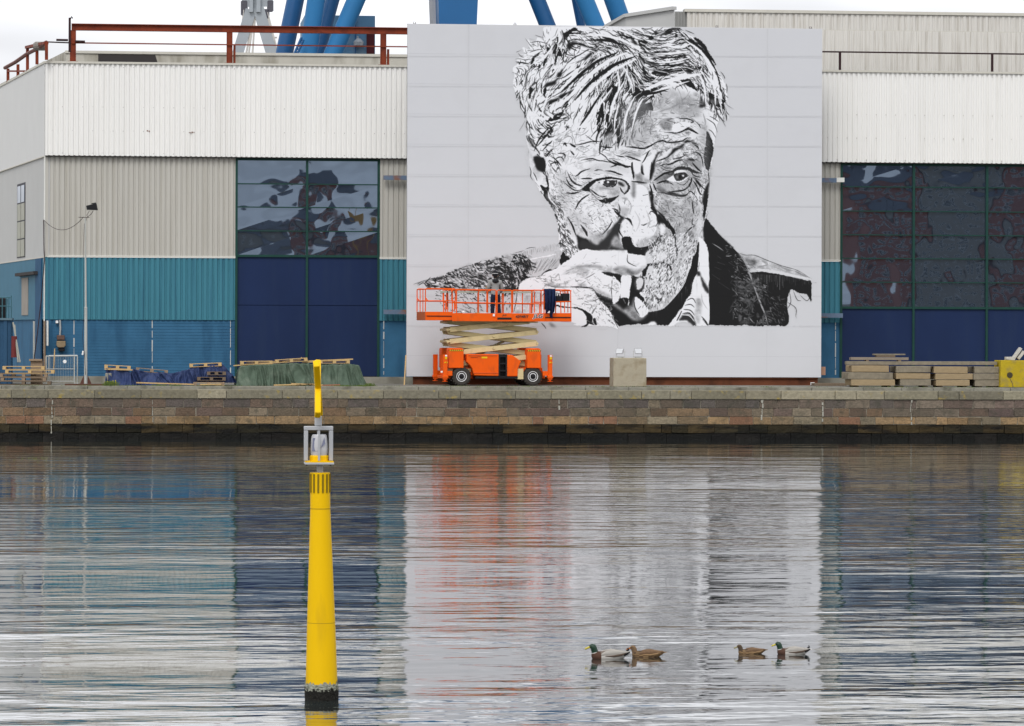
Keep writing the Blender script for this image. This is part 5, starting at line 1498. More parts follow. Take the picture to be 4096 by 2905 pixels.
for Y in (YD0+.04,YD1-.06):
    f=(Y<155)
    rail('guard_rail',[[(605,605),(605,345),(615,325),(1120,330),(1128,340),(1128,600)],[(605,478),(1125,486)],[(655,605),(655,345),(665,330)],[(1020,486),(1020,360),(1035,342),(1060,332)],[(640,560),(640,478)]],Y)
    rail('guard_rail',[[(1330,600),(1330,335),(1345,330),(1700,330),(1708,345),(1708,600)],[(1330,486),(1700,490)],[(1562,600),(1562,330)],[(1562,600),(1562,490)],[(1655,600),(1655,490)],[(1672,600),(1672,330)]],Y)
    rail('gate_rail' if f else 'guard_rail',[[(1140,600),(1140,345),(1150,332),(1305,332),(1315,345),(1315,600)],[(1140,486),(1315,488)]],Y-.03*f)
    rail('extension_rail',[[(284,588),(284,332),(295,318),(630,318),(642,332),(642,460)],[(284,462),(640,462)],[(288,430),(312,462)],[(598,330),(600,462)],[(632,462),(632,588)]],Y+.03)
    rail('extension_rail',[[(1690,330),(1700,322),(2015,325),(2030,340),(2034,600)],[(1700,468),(2034,462)],[(1850,470),(1850,600)]],Y+.03)
for x,y in ((284,324),(2033,332),(284,462),(2034,462)):
    LB('end_rail',M_or,lambda b:b.tube([P3(x,y,YD0+.05),P3(x,y,YD1-.05)],.024,8))
for x in (284,2034):
    for t in (.33,.66): LB('end_rail',M_or,lambda b:b.tube([P3(x,590,YD0+1.9*t),P3(x,324,YD0+1.9*t)],.02,8))
LB('control_box',mat('orange_plate',(.62,.10,.02),.5,.1,3),lambda b:b.box(lx(1014),lx(1032),YD1-.1,YD1-.02,z_(600),z_(345)))
LB('sliding_track',mat('galvanised_rail',(.34,.36,.30),.5,.15,6,(1,1,1)),lambda b:(b.box(lx(560),lx(1014),YD1-.12,YD1-.07,z_(360),z_(340)),b.box(lx(1034),lx(1110),YD1-.12,YD1-.07,z_(360),z_(340)),b.box(lx(1228),lx(1700),YD1-.12,YD1-.07,z_(360),z_(340))))
LB('brace_strut',M_blk,lambda b:(b.bar(P3(548,345,YD0+.1),P3(548,530,YD0+.1),.03),b.bar(P3(575,410,YD0),P3(604,348,YD0),.02),b.bar(P3(620,345,YD0),P3(644,400,YD0),.02),b.bar(P3(1575,410,YD0),P3(1604,355,YD0),.02),b.bar(P3(1680,400,YD0),P3(1706,360,YD0),.02),b.bar(P3(642,360,YD0+.1),P3(642,520,YD0+.1),.028),b.bar(P3(1572,360,YD0+.1),P3(1572,530,YD0+.1),.025),b.bar(P3(1668,360,YD0+.1),P3(1668,520,YD0+.1),.025)))
M_let=mat('decal_black',(.02,.02,.02),.4,.1,5)
def ltext(s,x,y,h,m,**k): return text(s,lx(x),YD0-k.pop('o',.006),z_(y),h/s_/93.5,m,lift,**k)
ltext('4394RT',1440,645,30,M_let,bold=.004,depth=.006,xs=1.15)
ltext('JLG',1632,638,42,M_wl,bold=.016,depth=.002,shear=.2,xs=1.25); ltext('JLG',1632,638,42,M_let,bold=.006,depth=.006,shear=.2,xs=1.25)
ltext('JLG',1226,628,18,M_let,bold=.002,depth=.004,shear=.2,xs=1.25,o=.036)
# things on the deck
ZD=z_(672)+.004
def onlift(name,m,fn,label,cat,group=None,**k):
    mb=MB(); fn(mb); c=sum((Vector(v) for v in mb.v),Vector())/len(mb.v); c.z=min(v[2] for v in mb.v)
    return tag(mb.build(name,m,None,origin=c,**k),label,cat,group)
M_bag=mat('black_bag',(.015,.015,.018),.6,.3,8); 
for (x0,x1,y0,y1,lab) in ((1856,1932,395,460,'black tool box hung on the lift rail, nearer the blue overalls'),(1936,2022,365,460,'larger black tool bag hung at the right end of the lift')):
    o=onlift('tool_bag',M_bag,lambda b:b.box(lx(x0),lx(x1),YD0+.1,YD0+.4,z_(y1),z_(y0)),lab,'tool bag',bevel=.03)
    mb=MB(); 
    mb.tube([P3(x0+10,y0+5,YD0+.2),P3(x0+14,y0-32,YD0+.2),P3(x1-14,y0-32,YD0+.2),P3(x1-10,y0+5,YD0+.2)],.014)
    for i in range(4): x=x0+15+i*16; mb.bar(P3(x,y0+4,YD0+.25),P3(x+rg.uniform(-8,14),y0-rg.uniform(18,45),YD0+.25),.035)
    h=mb.build('handle',M_blk if x0<1900 else M_or,o)
onlift('paint_tray',M_blk,lambda b:b.prism([(lx(668),ZD+.25),(lx(745),ZD+.25),(lx(735),ZD),(lx(678),ZD)],YD0+.3,YD0+.7),'black paint tray on the left part of the lift deck','tray')
onlift('cardboard_box',mat('cardboard',(.45,.32,.14),.8,.1,4),lambda b:b.box(lx(910),lx(950),YD0+.3,YD0+.6,ZD,ZD+.27),'small brown cardboard box on the lift deck','box')
for x,lab in ((1020,'white paint tub beside the cardboard box'),(1525,'white paint tub near the model number, left of the pair'),(1640,'white paint tub just left of the hanging overalls')):
    onlift('paint_tub',M_wl,lambda b:b.lathe((lx(x),YD0+.5,ZD),[(.12,0),(.14,.24),(.15,.25),(.15,.27),(.1,.275)],'z',16),lab,'paint tub','white paint tubs on the lift deck',smooth=True)
onlift('paint_can',M_wl,lambda b:b.lathe((lx(762),YD0+.5,ZD),[(.07,0),(.07,.3),(.03,.34)],'z',14),'small white paint can beside the black tray','can',smooth=True)
# overalls over the rail
def overalls():
    Pg=[]; n=34; w0,w1=1705,1840
    for j in range(n):
        t=j/(n-1); row=[]; y=312+t*300
        for i in range(28):
            u=i/27; xx=w0+(w1-w0)*u; cx=1772+ (t**2)*6; xx=cx+(xx-cx)*(1-.28*t**1.5); yy=y+ (18*math.sin(u*9+1) + (34 if .5<u<.85 else -22))*t**3
            fold=.05*math.sin(u*21+t*2.5)+.03*math.sin(u*39+5*t+1)+.03*mnoise.noise(Vector((u*4,t*4,0)))
            row.append((lx(xx),YD0-.05-abs(.08*math.sin(t*3))+fold*(.3+t),z_(yy)))
        Pg.append(row)
    top=[(p[0],YD0+.12,p[2]-.02) for p in Pg[0]]; bk=[(p[0],YD0+.14,p[2]-.9) for p in Pg[0]]
    mb=MB(); mb.grid([bk,top]+Pg); o=mb.build('blue_overalls',mat('denim_blue',(.010,.018,.055),.85,.35,9,bump=.01,bscale=14),None,smooth=True,origin=Vector(Pg[0][14]))
    so=o.modifiers.new('t','SOLIDIFY'); so.thickness=.012; tag(o,'dark blue overalls hanging over the lift rail','overalls')
overalls()
# ================= person =================
def skinned(name,verts,edges,radii,mats,loc,sub=2,parent=None,root=0):
    me=bpy.data.meshes.new(name); me.from_pydata([tuple(v) for v in verts],edges,[]); me.update(); o=bpy.data.objects.new(name,me); COL.objects.link(o); o.location=loc
    sk=o.modifiers.new('skin','SKIN'); sk.use_smooth_shade=True
    for i,rr in enumerate(radii):
        d=me.skin_vertices[0].data[i]; d.radius=rr if isinstance(rr,tuple) else (rr,rr); d.use_root=(i==root)
    ss=o.modifiers.new('sub','SUBSURF'); ss.levels=sub; ss.render_levels=sub; bpy.context.view_layer.update()
    dg=bpy.context.evaluated_depsgraph_get(); m2=bpy.data.meshes.new_from_object(o.evaluated_get(dg)); o.modifiers.clear(); o.data=m2; m2.materials.clear()
    for m in mats: m2.materials.append(m)
    if parent: o.parent=parent
    return o
def person():
    px,py=lx(1175),YD0+.95
    H=(z_(97)-ZD)/1.80      # pose units
    root=Vector((px,py,ZD))
    V=[(0,0,.93),(.0,0,1.06),(.0,.01,1.22),(0,.02,1.38),(0,.02,1.47),(-.01,.0,1.55),(-.01,.01,1.66),(-.01,.02,1.72), # 0-7 pelvis..head
       (-.085,0,.86),(-.10,.02,.50),(-.11,.0,.10),(-.11,.10,.04),   # left leg 8-11
       (.10,0,.86),(.12,.03,.50),(.17,-.02,.10),(.19,.08,.04),     # right 12-15
       (-.20,.02,1.38),(-.27,.03,1.14),(-.22,.22,1.02),(-.20,.30,1.03),   # left arm 16-19, forearm forward
       (.19,.02,1.38),(.27,.05,1.13),(.24,.20,.98),(.22,.27,.99)]          # right arm 20-23
    E=[(0,1),(1,2),(2,3),(3,4),(4,5),(5,6),(6,7),(0,8),(8,9),(9,10),(10,11),(0,12),(12,13),(13,14),(14,15),(3,16),(16,17),(17,18),(18,19),(3,20),(20,21),(21,22),(22,23)]
    Rr=[(.15,.11),(.15,.11),(.165,.12),(.17,.12),(.075,.075),(.07,.08),(.092,.10),(.07,.08),.115,.09,.07,.05,.115,.09,.07,.05,.09,.07,.055,.035,.09,.07,.055,.035]
    k=len(V)
    # fingers of both hands curl round brush / rail
    for h,(hx,s) in ((19,(-.20,1)),(23,(.22,-1))):
        b=V[h]
        for i in range(4):
            a=(b[0]+(-.027+.018*i),b[1]+.045,b[2]+.01*(i%2)); ln=(.030,.036,.034,.026)[i]
            V+= [a,(a[0],a[1]+ln,a[2]-.008),(a[0],a[1]+ln*1.2,a[2]-.035)]; E+=[(h,k),(k,k+1),(k+1,k+2)]; Rr+=[.010,.009,.008]; k+=3
        a=(b[0]+s*.03,b[1]+.01,b[2]+.01); V+=[a,(a[0]+s*.018,a[1]+.035,a[2]-.005)]; E+=[(h,k),(k,k+1)]; Rr+=[.011,.009]; k+=2
    V=[Vector(v)*H for v in V]; Rr=[(tuple(x*H for x in r) if isinstance(r,tuple) else r*H) for r in Rr]
    M_hood=mat('grey_hoodie',(.27,.27,.265),.9,.2,14,bump=.01,bscale=25); M_jean=mat('dark_jeans',(.014,.017,.036),.85,.3,14); M_skin=mat('skin',(.42,.24,.17),.6,.08,5); M_shoe=mat('dark_shoe',(.02,.02,.02),.6,.2,5)
    o=skinned('person',V,E,Rr,[M_jean,M_hood,M_skin,M_shoe,mat('dark_hair',(.03,.022,.018),.8,.2,20)],root)
    me=o.data
    for p in me.polygons:
        c=p.center/H
        p.material_index = 3 if c.z<.075 else 0 if c.z<.97 and not (abs(c.x)>.19 and c.z>.9) else (1 if c.y<.27 else 2) if c.z<1.50 else 4 if c.y<.04 else 2
    tag(o,'person seen from behind in grey hoodie, dark jeans and black beanie standing on the lift','person')
    # hood, hem, hat
    m=MB(); m.lathe((px-.01*H,py-.035*H,ZD+1.40*H),[(.05*H,-.07*H),(.125*H,-.03*H),(.135*H,.02*H),(.10*H,.08*H),(.05*H,.09*H)],'z',16); q=m.build('hood',mat('black_scarf',(.02,.02,.022),.9,.2,8),None,smooth=True); q.parent=o; q.location=-root
    m=MB(); m.lathe((px,py,ZD),[(.163*H,.90*H),(.178*H,.95*H),(.172*H,1.05*H),(.15*H,1.1*H)],'z',18)
    for i in range(len(m.v)): x,y,z=m.v[i]; m.v[i]=(x,py+(y-py)*.74,z)
    q=m.build('hoodie_hem',M_hood,None,smooth=True); q.parent=o; q.location=-root
    m=MB(); c=Vector((px-.01*H,py+.01*H,ZD)); m.lathe(c,[(.106*H,1.60*H),(.114*H,1.65*H),(.112*H,1.70*H),(.098*H,1.75*H),(.06*H,1.79*H),(.02*H,1.80*H)],'z',18); m.lathe(c,[(.015*H,1.795*H),(.028*H,1.81*H),(.02*H,1.83*H)],'z',8)
    q=m.build('beanie',M_bag,None,smooth=True); q.parent=o; q.location=-root
    m=MB(); m.lathe(c,[(.113*H,1.688*H),(.1155*H,1.69*H),(.115*H,1.70*H),(.110*H,1.702*H)],'z',18); hb=m.build('hat_stripe',M_wl,None,smooth=True); hb.parent=q; 
    # face on the far side, towards the wall
    m=MB(); f=py+.105*H; m.lathe((px-.01*H,f,ZD+1.60*H),[(.014*H,-.01),(.018*H,.01),(.008*H,.03)],'y',8)
    for s in(-1,1): m.lathe((px-.01*H+s*.035*H,f-.012,ZD+1.635*H),[(.012*H,0),(.01*H,.012)],'y',8); m.lathe((px-.01*H+s*.095*H,py+.01,ZD+1.61*H),[(.028*H,-.01),(.03*H,.01)],'y',8)
    m.box(px-.035*H,px+.015*H,f-.02,f-.002,ZD+1.555*H,ZD+1.565*H); q=m.build('face_features',M_skin,None); q.parent=o; q.location=-root
    # brush
    m=MB(); a=Vector((px-.20*H,py+.34*H,ZD+1.04*H)); m.tube([a,a+Vector((-.02,.28,.16))],.012); m.box(a.x-.05,a.x+.02,a.y+.28,a.y+.34,a.z+.13,a.z+.22)
    tag(m.build('paint_brush',mat('brush_wood',(.3,.2,.1),.6,.1,4),None,origin=a),'paint brush held by the painter on the lift','brush')
person()

# the lift stands slightly askew to the wall: turn it with everything on its deck
_A=.115; _c=Vector((lift.location.x,155.6,0)); _sh=Vector((-.115*1.,0,0))
_Rm=Matrix.Rotation(_A,3,'Z')
for o in [lift]+[q for q in bpy.data.objects if q.parent is None and q.name.split('.')[0] in ('tool_bag','paint_tray','cardboard_box','paint_tub','paint_can','blue_overalls','person','paint_brush')]:
    o.location=_c+_Rm@(Vector(o.location)-_c)+_sh; o.rotation_euler=(0,0,_A)
bpy.context.view_layer.update()
# ================= yellow channel marker =================
YK=43.
pb=gnd(1287,2798); YK=pb.y
mk=thing('channel_marker',(pb.x,pb.y,0),'tall yellow tapered marker post with caged lantern and cross topmark standing in the water','marker post')
sk_=F/((pb-CAM).dot(_d))          # photo px per metre at the post
def kz(py): return at(1280,py,YK).z
def kx(px,py=1800): return at(px,py,YK).x
M_yel=mat('marker_yellow',(.80,.485,.002),.5,.07,2.5,(1,1,.5),col2=(.52,.31,.01),amt2=.5,sc2=2.2,st2=(2,2,.5),thr=.56); M_slot=mat('slot_shade',(.22,.15,.01),.7,.2,5)
M_alu=mat('grey_metal',(.42,.43,.45),.45,.08,3,metal=.2)
def wpx(w): return w/sk_/2
ax=lambda py: at(1280+ (py-1900)*.0075,py,YK).x
def ringb(name,m,py0,py1,w0,w1,n=8,par=mk,tw=0.,**k):
    mb=MB(); vs=[]
    for py,wd in ((py0,w0),(py1,w1)):
        r=wpx(wd)/math.cos(math.pi/n); 
        for j in range(n): a=2*math.pi*(j+.5)/n+tw; vs.append((ax(py)+r*math.cos(a),YK+r*math.sin(a),kz(py)))
    mb.add(vs,[(i,(i+1)%n,(i+1)%n+n,i+n) for i in range(n)]+[tuple(range(n))[::-1],tuple(range(n,2*n))]); return mb.build(name,m,par,**k)
ringb('pile',M_yel,2035,2490,80,112,32,smooth=True); ringb('pile',M_yel,2491,2740,112.3,127,32,smooth=True); ringb('pile_seam',mat('seam_grime',(.34,.22,.015),.8,.3,8),2489,2491,112.6,112.8,32)
ringb('pile_head',M_yel,1890,2033,80,80,32,smooth=True); ringb('pile_seam',mat('seam_grime',(.2,.14,.02),.8,.3,8),2033,2036,81,81.3,32)
mb=MB()
for k in range(14):
    a=2*math.pi*k/14; r=wpx(80)+.003; c=Vector((ax(1930)+r*math.cos(a),YK+r*math.sin(a),0)); mb.bar(c+Vector((0,0,kz(1970))),c+Vector((0,0,kz(1896))),.022,.012,up=(math.cos(a),math.sin(a),0))
mb.build('head_slots',M_slot,mk)
# fouling band: ragged lumpy crust
def crust(name,m,py0,py1,w,j0,m2=None):
    mb=MB(); n=64; rows=9; vs=[]
    for i in range(rows):
        t=i/(rows-1); py=py0+(py1-py0)*t
        for j in range(n):
            a=2*math.pi*j/n; e=rg.uniform(-j0,j0) if i in(0,) else 0; r=wpx(w+t*2)+rg.uniform(0,.010); q=py+e
            vs.append((ax(q)+r*math.cos(a),YK+r*math.sin(a),kz(q)))
    mb.add(vs,[(i*n+j,i*n+(j+1)%n,(i+1)*n+(j+1)%n,(i+1)*n+j) for i in range(rows-1) for j in range(n)]); mb.build(name,m,mk)
crust('barnacle_band',mat('barnacles',(.30,.31,.25),.95,.5,30,bump=.02,bscale=40,col2=(.06,.06,.04),amt2=.9,sc2=14),2730,2762,128.5,9)
crust('weed_band',mat('black_mussels',(.015,.014,.012),.7,.5,25,bump=.02,bscale=40,col2=(.30,.25,.02),amt2=.8,sc2=9,thr=.66),2752,2860,130.5,10)
ringb('pile',M_yel,2741,3100,127,134,32)
# neck, plate, cage
ringb('neck',M_alu,1852,1890,25,25,16,smooth=True)
def kb(name,m,x0,x1,y0,y1,d0,d1,**k):
    mb=MB(); mb.box(kx(x0,y0),kx(x1,y0),YK+d0,YK+d1,kz(y1),kz(y0)); return mb.build(name,m,mk,**k)
kb('cage_plate',M_alu,1218,1334,1849,1857,-.17,.17,bevel=.004); kb('cage_plate',M_yel,1220,1332,1844,1848.5,-.16,.16)
kb('cage_post',M_alu,1216,1232,1722,1843,-.045,.045,bevel=.006); kb('cage_post',M_alu,1316,1332,1722,1843,-.045,.045,bevel=.006); kb('cage_top',M_alu,1216,1332,1705,1721,-.05,.05,bevel=.006)
kb('cage_stay',M_alu,1270,1278,1721.5,1842,-.15,-.13); kb('bolt',M_rail,1225,1229,1857.5,1864,-.02,.02); kb('bolt',M_rail,1320,1324,1857.5,1864,-.02,.02)
kb('mast_tube',M_alu,1259,1287,1664,1704.5,-.045,.045,bevel=.01); kb('mast_tube',M_alu,1269,1280,1721.5,1740,-.03,.03)
mb=MB(); c=Vector((kx(1277,1780),YK,0)); W_=lambda p:p/sk_/2
mb.lathe(c,[(W_(60),kz(1828)),(W_(67),kz(1812)),(W_(69),kz(1795)),(W_(66),kz(1765)),(W_(60),kz(1745)),(W_(52),kz(1738))],'z',24)
mb.build('lantern',mat('lantern_lens',(.48,.48,.50),.12,.12,5,(1,1,.3),ior=1.6),mk,smooth=True)
mb=MB(); mb.lathe(c,[(W_(76),kz(1846)),(W_(77),kz(1827)),(W_(73),kz(1822)),(W_(66),kz(1821))],'z',8); mb.build('lantern_base',M_yel,mk)
mb=MB(); mb.add([(kx(1247,1760),YK-.075,kz(1805)),(kx(1272,1760),YK-.105,kz(1805)),(kx(1272,1760),YK-.09,kz(1752)),(kx(1250,1760),YK-.07,kz(1752))],[(0,1,2,3)]); mb.add([(kx(1282,1760),YK-.112,kz(1790)),(kx(1300,1760),YK-.10,kz(1775)),(kx(1296,1760),YK-.09,kz(1748))],[(0,1,2)])
mb.build('solar_panel',mat('solar_cell',(.16,.17,.25),.2,.1,4),mk)
# cross topmark, seen almost edge on
def xbar(x0,y0,x1,y1,d0,d1,wd):
    a=Vector((kx(x0,y0),YK+d0,kz(y0))); b_=Vector((kx(x1,y1),YK+d1,kz(y1))); mb=MB(); mb.bar(a,b_,wd/sk_,.11,up=(0,1,0)); return mb.build('topmark_arm',M_yel,mk,bevel=.016)
xbar(1260,1452,1284,1657,-.30,.30,24); xbar(1276,1450,1266,1660,.30,-.30,24)
kb('topmark_hub',M_yel,1262,1284,1540,1570,-.07,.07,bevel=.01)
# ================= ducks =================
def duck(px,py,label,male,scale=1.,tilt=0.,dark=0):
    p=gnd(px,py)
    # local frame: x forward is -X (swimming left)
    mb=MB(); sc=scale
    def loft(rings,n=20,mats=None,top=None):
        vs=[]
        for (x,z,ry,rz) in rings:
            for j in range(n): a=2*math.pi*j/n; vs.append((-x*sc,math.cos(a)*ry*sc,(z+math.sin(a)*rz)*sc))
        k=len(mb.v); mb.v+=vs
        for i in range(len(rings)-1):
            for j in range(n):
                mb.f.append((k+i*n+j,k+i*n+(j+1)%n,k+(i+1)*n+(j+1)%n,k+(i+1)*n+j)); mb.c.append((1,1,1)); mb.mi.append(mats(i,j,n))
        for i,o_ in ((0,0),(len(rings)-1,1)): mb.f.append(tuple(k+i*n+j for j in (range(n) if o_ else reversed(range(n))))); mb.c.append((1,1,1)); mb.mi.append(mats(min(i,len(rings)-2),n//4,n))
    # body: tail (-.30) .. breast (.20)
    body=[(-.31,.085,.012,.004),(-.28,.082,.03,.010),(-.24,.07,.05,.028),(-.19,.055,.075,.05),(-.12,.042,.095,.068),(-.04,.036,.105,.078),(.04,.03,.105,.078),(.10,.03,.095,.072),(.15,.035,.078,.062),(.185,.045,.055,.048),(.205,.05,.025,.025)]
    if male:
        def bm_(i,j,n):
            s=math.sin(2*math.pi*(j+.5)/n)
            if i<1: return 4
            if i<3: return 3 if s>-.3 else 4
            if i>=7: return 1
            return 5 if s>.78 else (6 if s>.55 else 2)
    else:
        def bm_(i,j,n): 
            s=math.sin(2*math.pi*(j+.5)/n); return 6 if s>.5 and (i+j)%3 else (2 if (i+j)%2 else 5)
    loft(body,24,bm_)
    hz=.0 if male else -.015
    path=[(.135,.02,.062),(.152,.065,.052),(.163,.085,.0445),(.165,.091,.044),(.170,.115,.041),(.178,.138,.043),(.190,.156,.0435),(.207,.163,.037),(.226,.160,.024),(.236,.157,.013)]
    k0=len(mb.f); mb.tube([(-x*sc,0,(z+hz)*sc) for x,z,r in path],[r*sc for x,z,r in path],16)
    for q in range(k0,len(mb.f)):
        i=(q-k0)//16; mb.mi[q]=1 if i<2 else 4 if (male and i==2) else 0
    for q in range(len(mb.v)):
        pass
    if male: mats=[mat('drake_green',(.006,.032,.016),.45,.3,20),mat('breast_brown',(.075,.040,.028),.8,.25,20),mat('flank_grey',(.42,.40,.37),.8,.08,30),mat('tail_black',(.012,.012,.015),.6,.2,10),mat('white_feather',(.62,.61,.58),.8,.05,10),mat('back_brown',(.16,.13,.11),.85,.2,20),mat('wing_dark',(.09,.065,.05),.8,.25,20)]
    else: mats=[mat('hen_head%d'%dark,(.17,.11,.065) if not dark else (.09,.065,.045),.85,.3,40),mat('hen_breast',(.14,.085,.045),.85,.35,40),mat('hen_tan',(.24,.155,.08),.85,.35,45),mat('tail_black',(.012,.012,.015),.6,.2,10),mat('hen_tan2',(.22,.15,.09),.85,.3,30),mat('hen_dark',(.10,.06,.035),.85,.4,45),mat('hen_mid',(.065,.043,.028),.85,.4,45)]
    root=mb.build('duck',mats,None,smooth=True); root.location=(p.x,p.y,-.012); tag(root,label,'duck')
    def sub_(name,m,fn,**k):
        b=MB(); fn(b); o=b.build(name,m,None,**k); o.parent=root; return o
    hx,hzz=.238,.157+hz
    sub_('bill',mat('bill_yellow',(.50,.42,.06),.5,.1,8) if male else (mat('bill_orange',(.42,.15,.04),.5,.2,8) if not dark else mat('bill_grey',(.26,.24,.12),.5,.2,8)),lambda b:b.tube([(-(hx-.012)*sc,0,hzz*sc),(-(hx+.02)*sc,0,(hzz-.012)*sc),(-(hx+.045)*sc,0,(hzz-.022)*sc),(-(hx+.055)*sc,0,(hzz-.024)*sc)],[.016*sc,.012*sc,.013*sc,.006*sc],10),smooth=True)
    for s in (-1,1): sub_('eye',M_blk,lambda b:b.lathe((-.210*sc,s*.034*sc,(.170+hz)*sc),[(.002*sc,-.006*sc),(.0055*sc,0),(.002*sc,.006*sc)],'y',8))
    if not male: 
        for s in (-1,1): sub_('eye_stripe',mats[6],lambda b:b.bar((-.228*sc,s*.024*sc,(.166+hz)*sc),(-.180*sc,s*.045*sc,(.160+hz)*sc),.006*sc))
    # folded wings
    for s in (-1,1):
        def wing(b):
            pr=[(.10,.05,.012),(.04,.065,.035),(-.06,.07,.042),(-.15,.068,.03),(-.22,.075,.015),(-.265,.085,.004)]
            vs=[]
            for x,z,h in pr:
                for j in range(8):
                    a=2*math.pi*j/8; yy=.082 if x>-.1 else .082*(1-(-.1-x)*3.2); vs.append((-x*sc,s*(yy+math.cos(a)*.018)*sc,(z+.012+math.sin(a)*h)*sc))
            b.add(vs,[(i*8+j,i*8+(j+1)%8,(i+1)*8+(j+1)%8,(i+1)*8+j) for i in range(len(pr)-1) for j in range(8)]+[tuple(range(8)),tuple(range(40,48))])
        w_=sub_('wing',mat('wing_grey',(.36,.34,.31),.8,.12,35) if male else mat('hen_wing',(.16,.10,.06),.85,.5,50,(1,1,2)),wing,smooth=True)
        sub_('wing_edge',mats[6] if male else mats[2],lambda b:b.tube([(-.05*sc,s*.099*sc,.048*sc),(.06*sc,s*.10*sc,.045*sc),(.16*sc,s*.09*sc,.06*sc),(.24*sc,s*.05*sc,.088*sc)],[.006*sc,.014*sc,.014*sc,.004*sc],8),smooth=True)
    if male:
        sub_('tail_curl',mats[3],lambda b:b.tube([(.24*sc,0,.10*sc),(.27*sc,0,.118*sc),(.262*sc,0,.135*sc),(.245*sc,0,.13*sc)],[.014*sc,.01*sc,.008*sc,.004*sc],8))
        for s in (-1,1): sub_('tail_patch',mats[3],lambda b:b.tube([(.19*sc,s*.05*sc,.06*sc),(.25*sc,s*.035*sc,.075*sc)],[.03*sc,.015*sc],8),smooth=True)
    else:
        sub_('tail_feathers',mats[4],lambda b:b.add([(.25*sc,-.03*sc,.075*sc),(.25*sc,.03*sc,.075*sc),(.325*sc,.02*sc,.088*sc),(.325*sc,-.02*sc,.088*sc),(.25*sc,-.03*sc,.065*sc),(.25*sc,.03*sc,.065*sc),(.325*sc,.02*sc,.082*sc),(.325*sc,-.02*sc,.082*sc)],[(0,1,2,3),(7,6,5,4),(0,4,5,1),(2,6,7,3),(1,5,6,2),(3,7,4,0)]))
    root.rotation_euler=(0,0,tilt)
duck(2431,2634,'large green headed drake leading the left pair, yellow bill low',True,1.10,R(4))
duck(2583,2627,'brown speckled hen with orange bill right behind the leading drake',False,.92,R(-8))
duck(3000,2616,'plain dark headed brown hen leading the right pair',False,.80,R(6),1)
duck(3165,2617,'rearmost green headed drake following the dark brown hen',True,.95,R(-3))
# ================= quay clutter =================
M_wood=mat('fresh_pine',(.52,.36,.17),.75,.18,3,(8,2,8),col2=(.30,.20,.10),amt2=.5,sc2=5,st2=(1,1,6)); M_oldwood=mat('weathered_wood',(.26,.19,.13),.85,.25,3,(6,2,8)); M_dw=mat('dirty_wood',(.16,.12,.085),.9,.3,3,(6,2,8))
def pallet(px,py,Y,label,m,rz=0,ry=0,W=1.2,D=.8,group='wooden pallets lying on the quay',z=None,cat='pallet'):
    a=at(px,py,Y); mb=MB()
    for i in range(5): y=-D/2+.05+i*(D-.1)/4; mb.box(-W/2,W/2,y-.05,y+.05,.122,.144)
    for i in (-1,0,1):
        mb.box(i*(W/2-.07)-.07,i*(W/2-.07)+.07,-D/2,D/2,.1,.1215)
        for j in (-1,0,1): mb.box(i*(W/2-.07)-.07,i*(W/2-.07)+.07,j*(D/2-.05)-.05,j*(D/2-.05)+.05,.0225,.0995)
    for j in (-1,0,1): mb.box(-W/2,W/2,j*(D/2-.05)-.05,j*(D/2-.05)+.05,0,.022)
    o=mb.build('pallet',m,None); o.location=(a.x,Y,a.z if z is None else z); o.rotation_euler=(0,ry,rz); return tag(o,label,cat,group)
YT=154.2
# left stack
hs_=0
for k in range(5):
    pallet(95 if k!=3 else 120,1550,YT,('lowest pallet of the left stack, nearly black with dirt','second pallet from the ground in the left stack','middle weathered pallet of the left stack','long pallet sticking out right, second from top of left stack','fresh pale topmost pallet of the left stack')[k],[M_dw,M_oldwood,M_oldwood,M_wood,M_wood][k],rz=rg.uniform(-.03,.03),W=(2.3,1.9,2.0,2.05,1.75)[k],z=GZ+.02+k*.158)
pallet(55,1550,YT+1.2,'grey weathered pallet standing low behind the left stack',M_dw,W=2.2,z=GZ+.35)
def plank(px0,py0,px1,py1,Y,w_,h_,label,m,group='loose planks on the quay',dY=0,name='plank',cat='plank'):
    a=at(px0,py0,Y); b_=at(px1,py1,Y+dY); mb=MB(); mb.bar(a,b_,w_,h_); return tag(mb.build(name,m,None,origin=(a+b_)/2),label,cat,group)
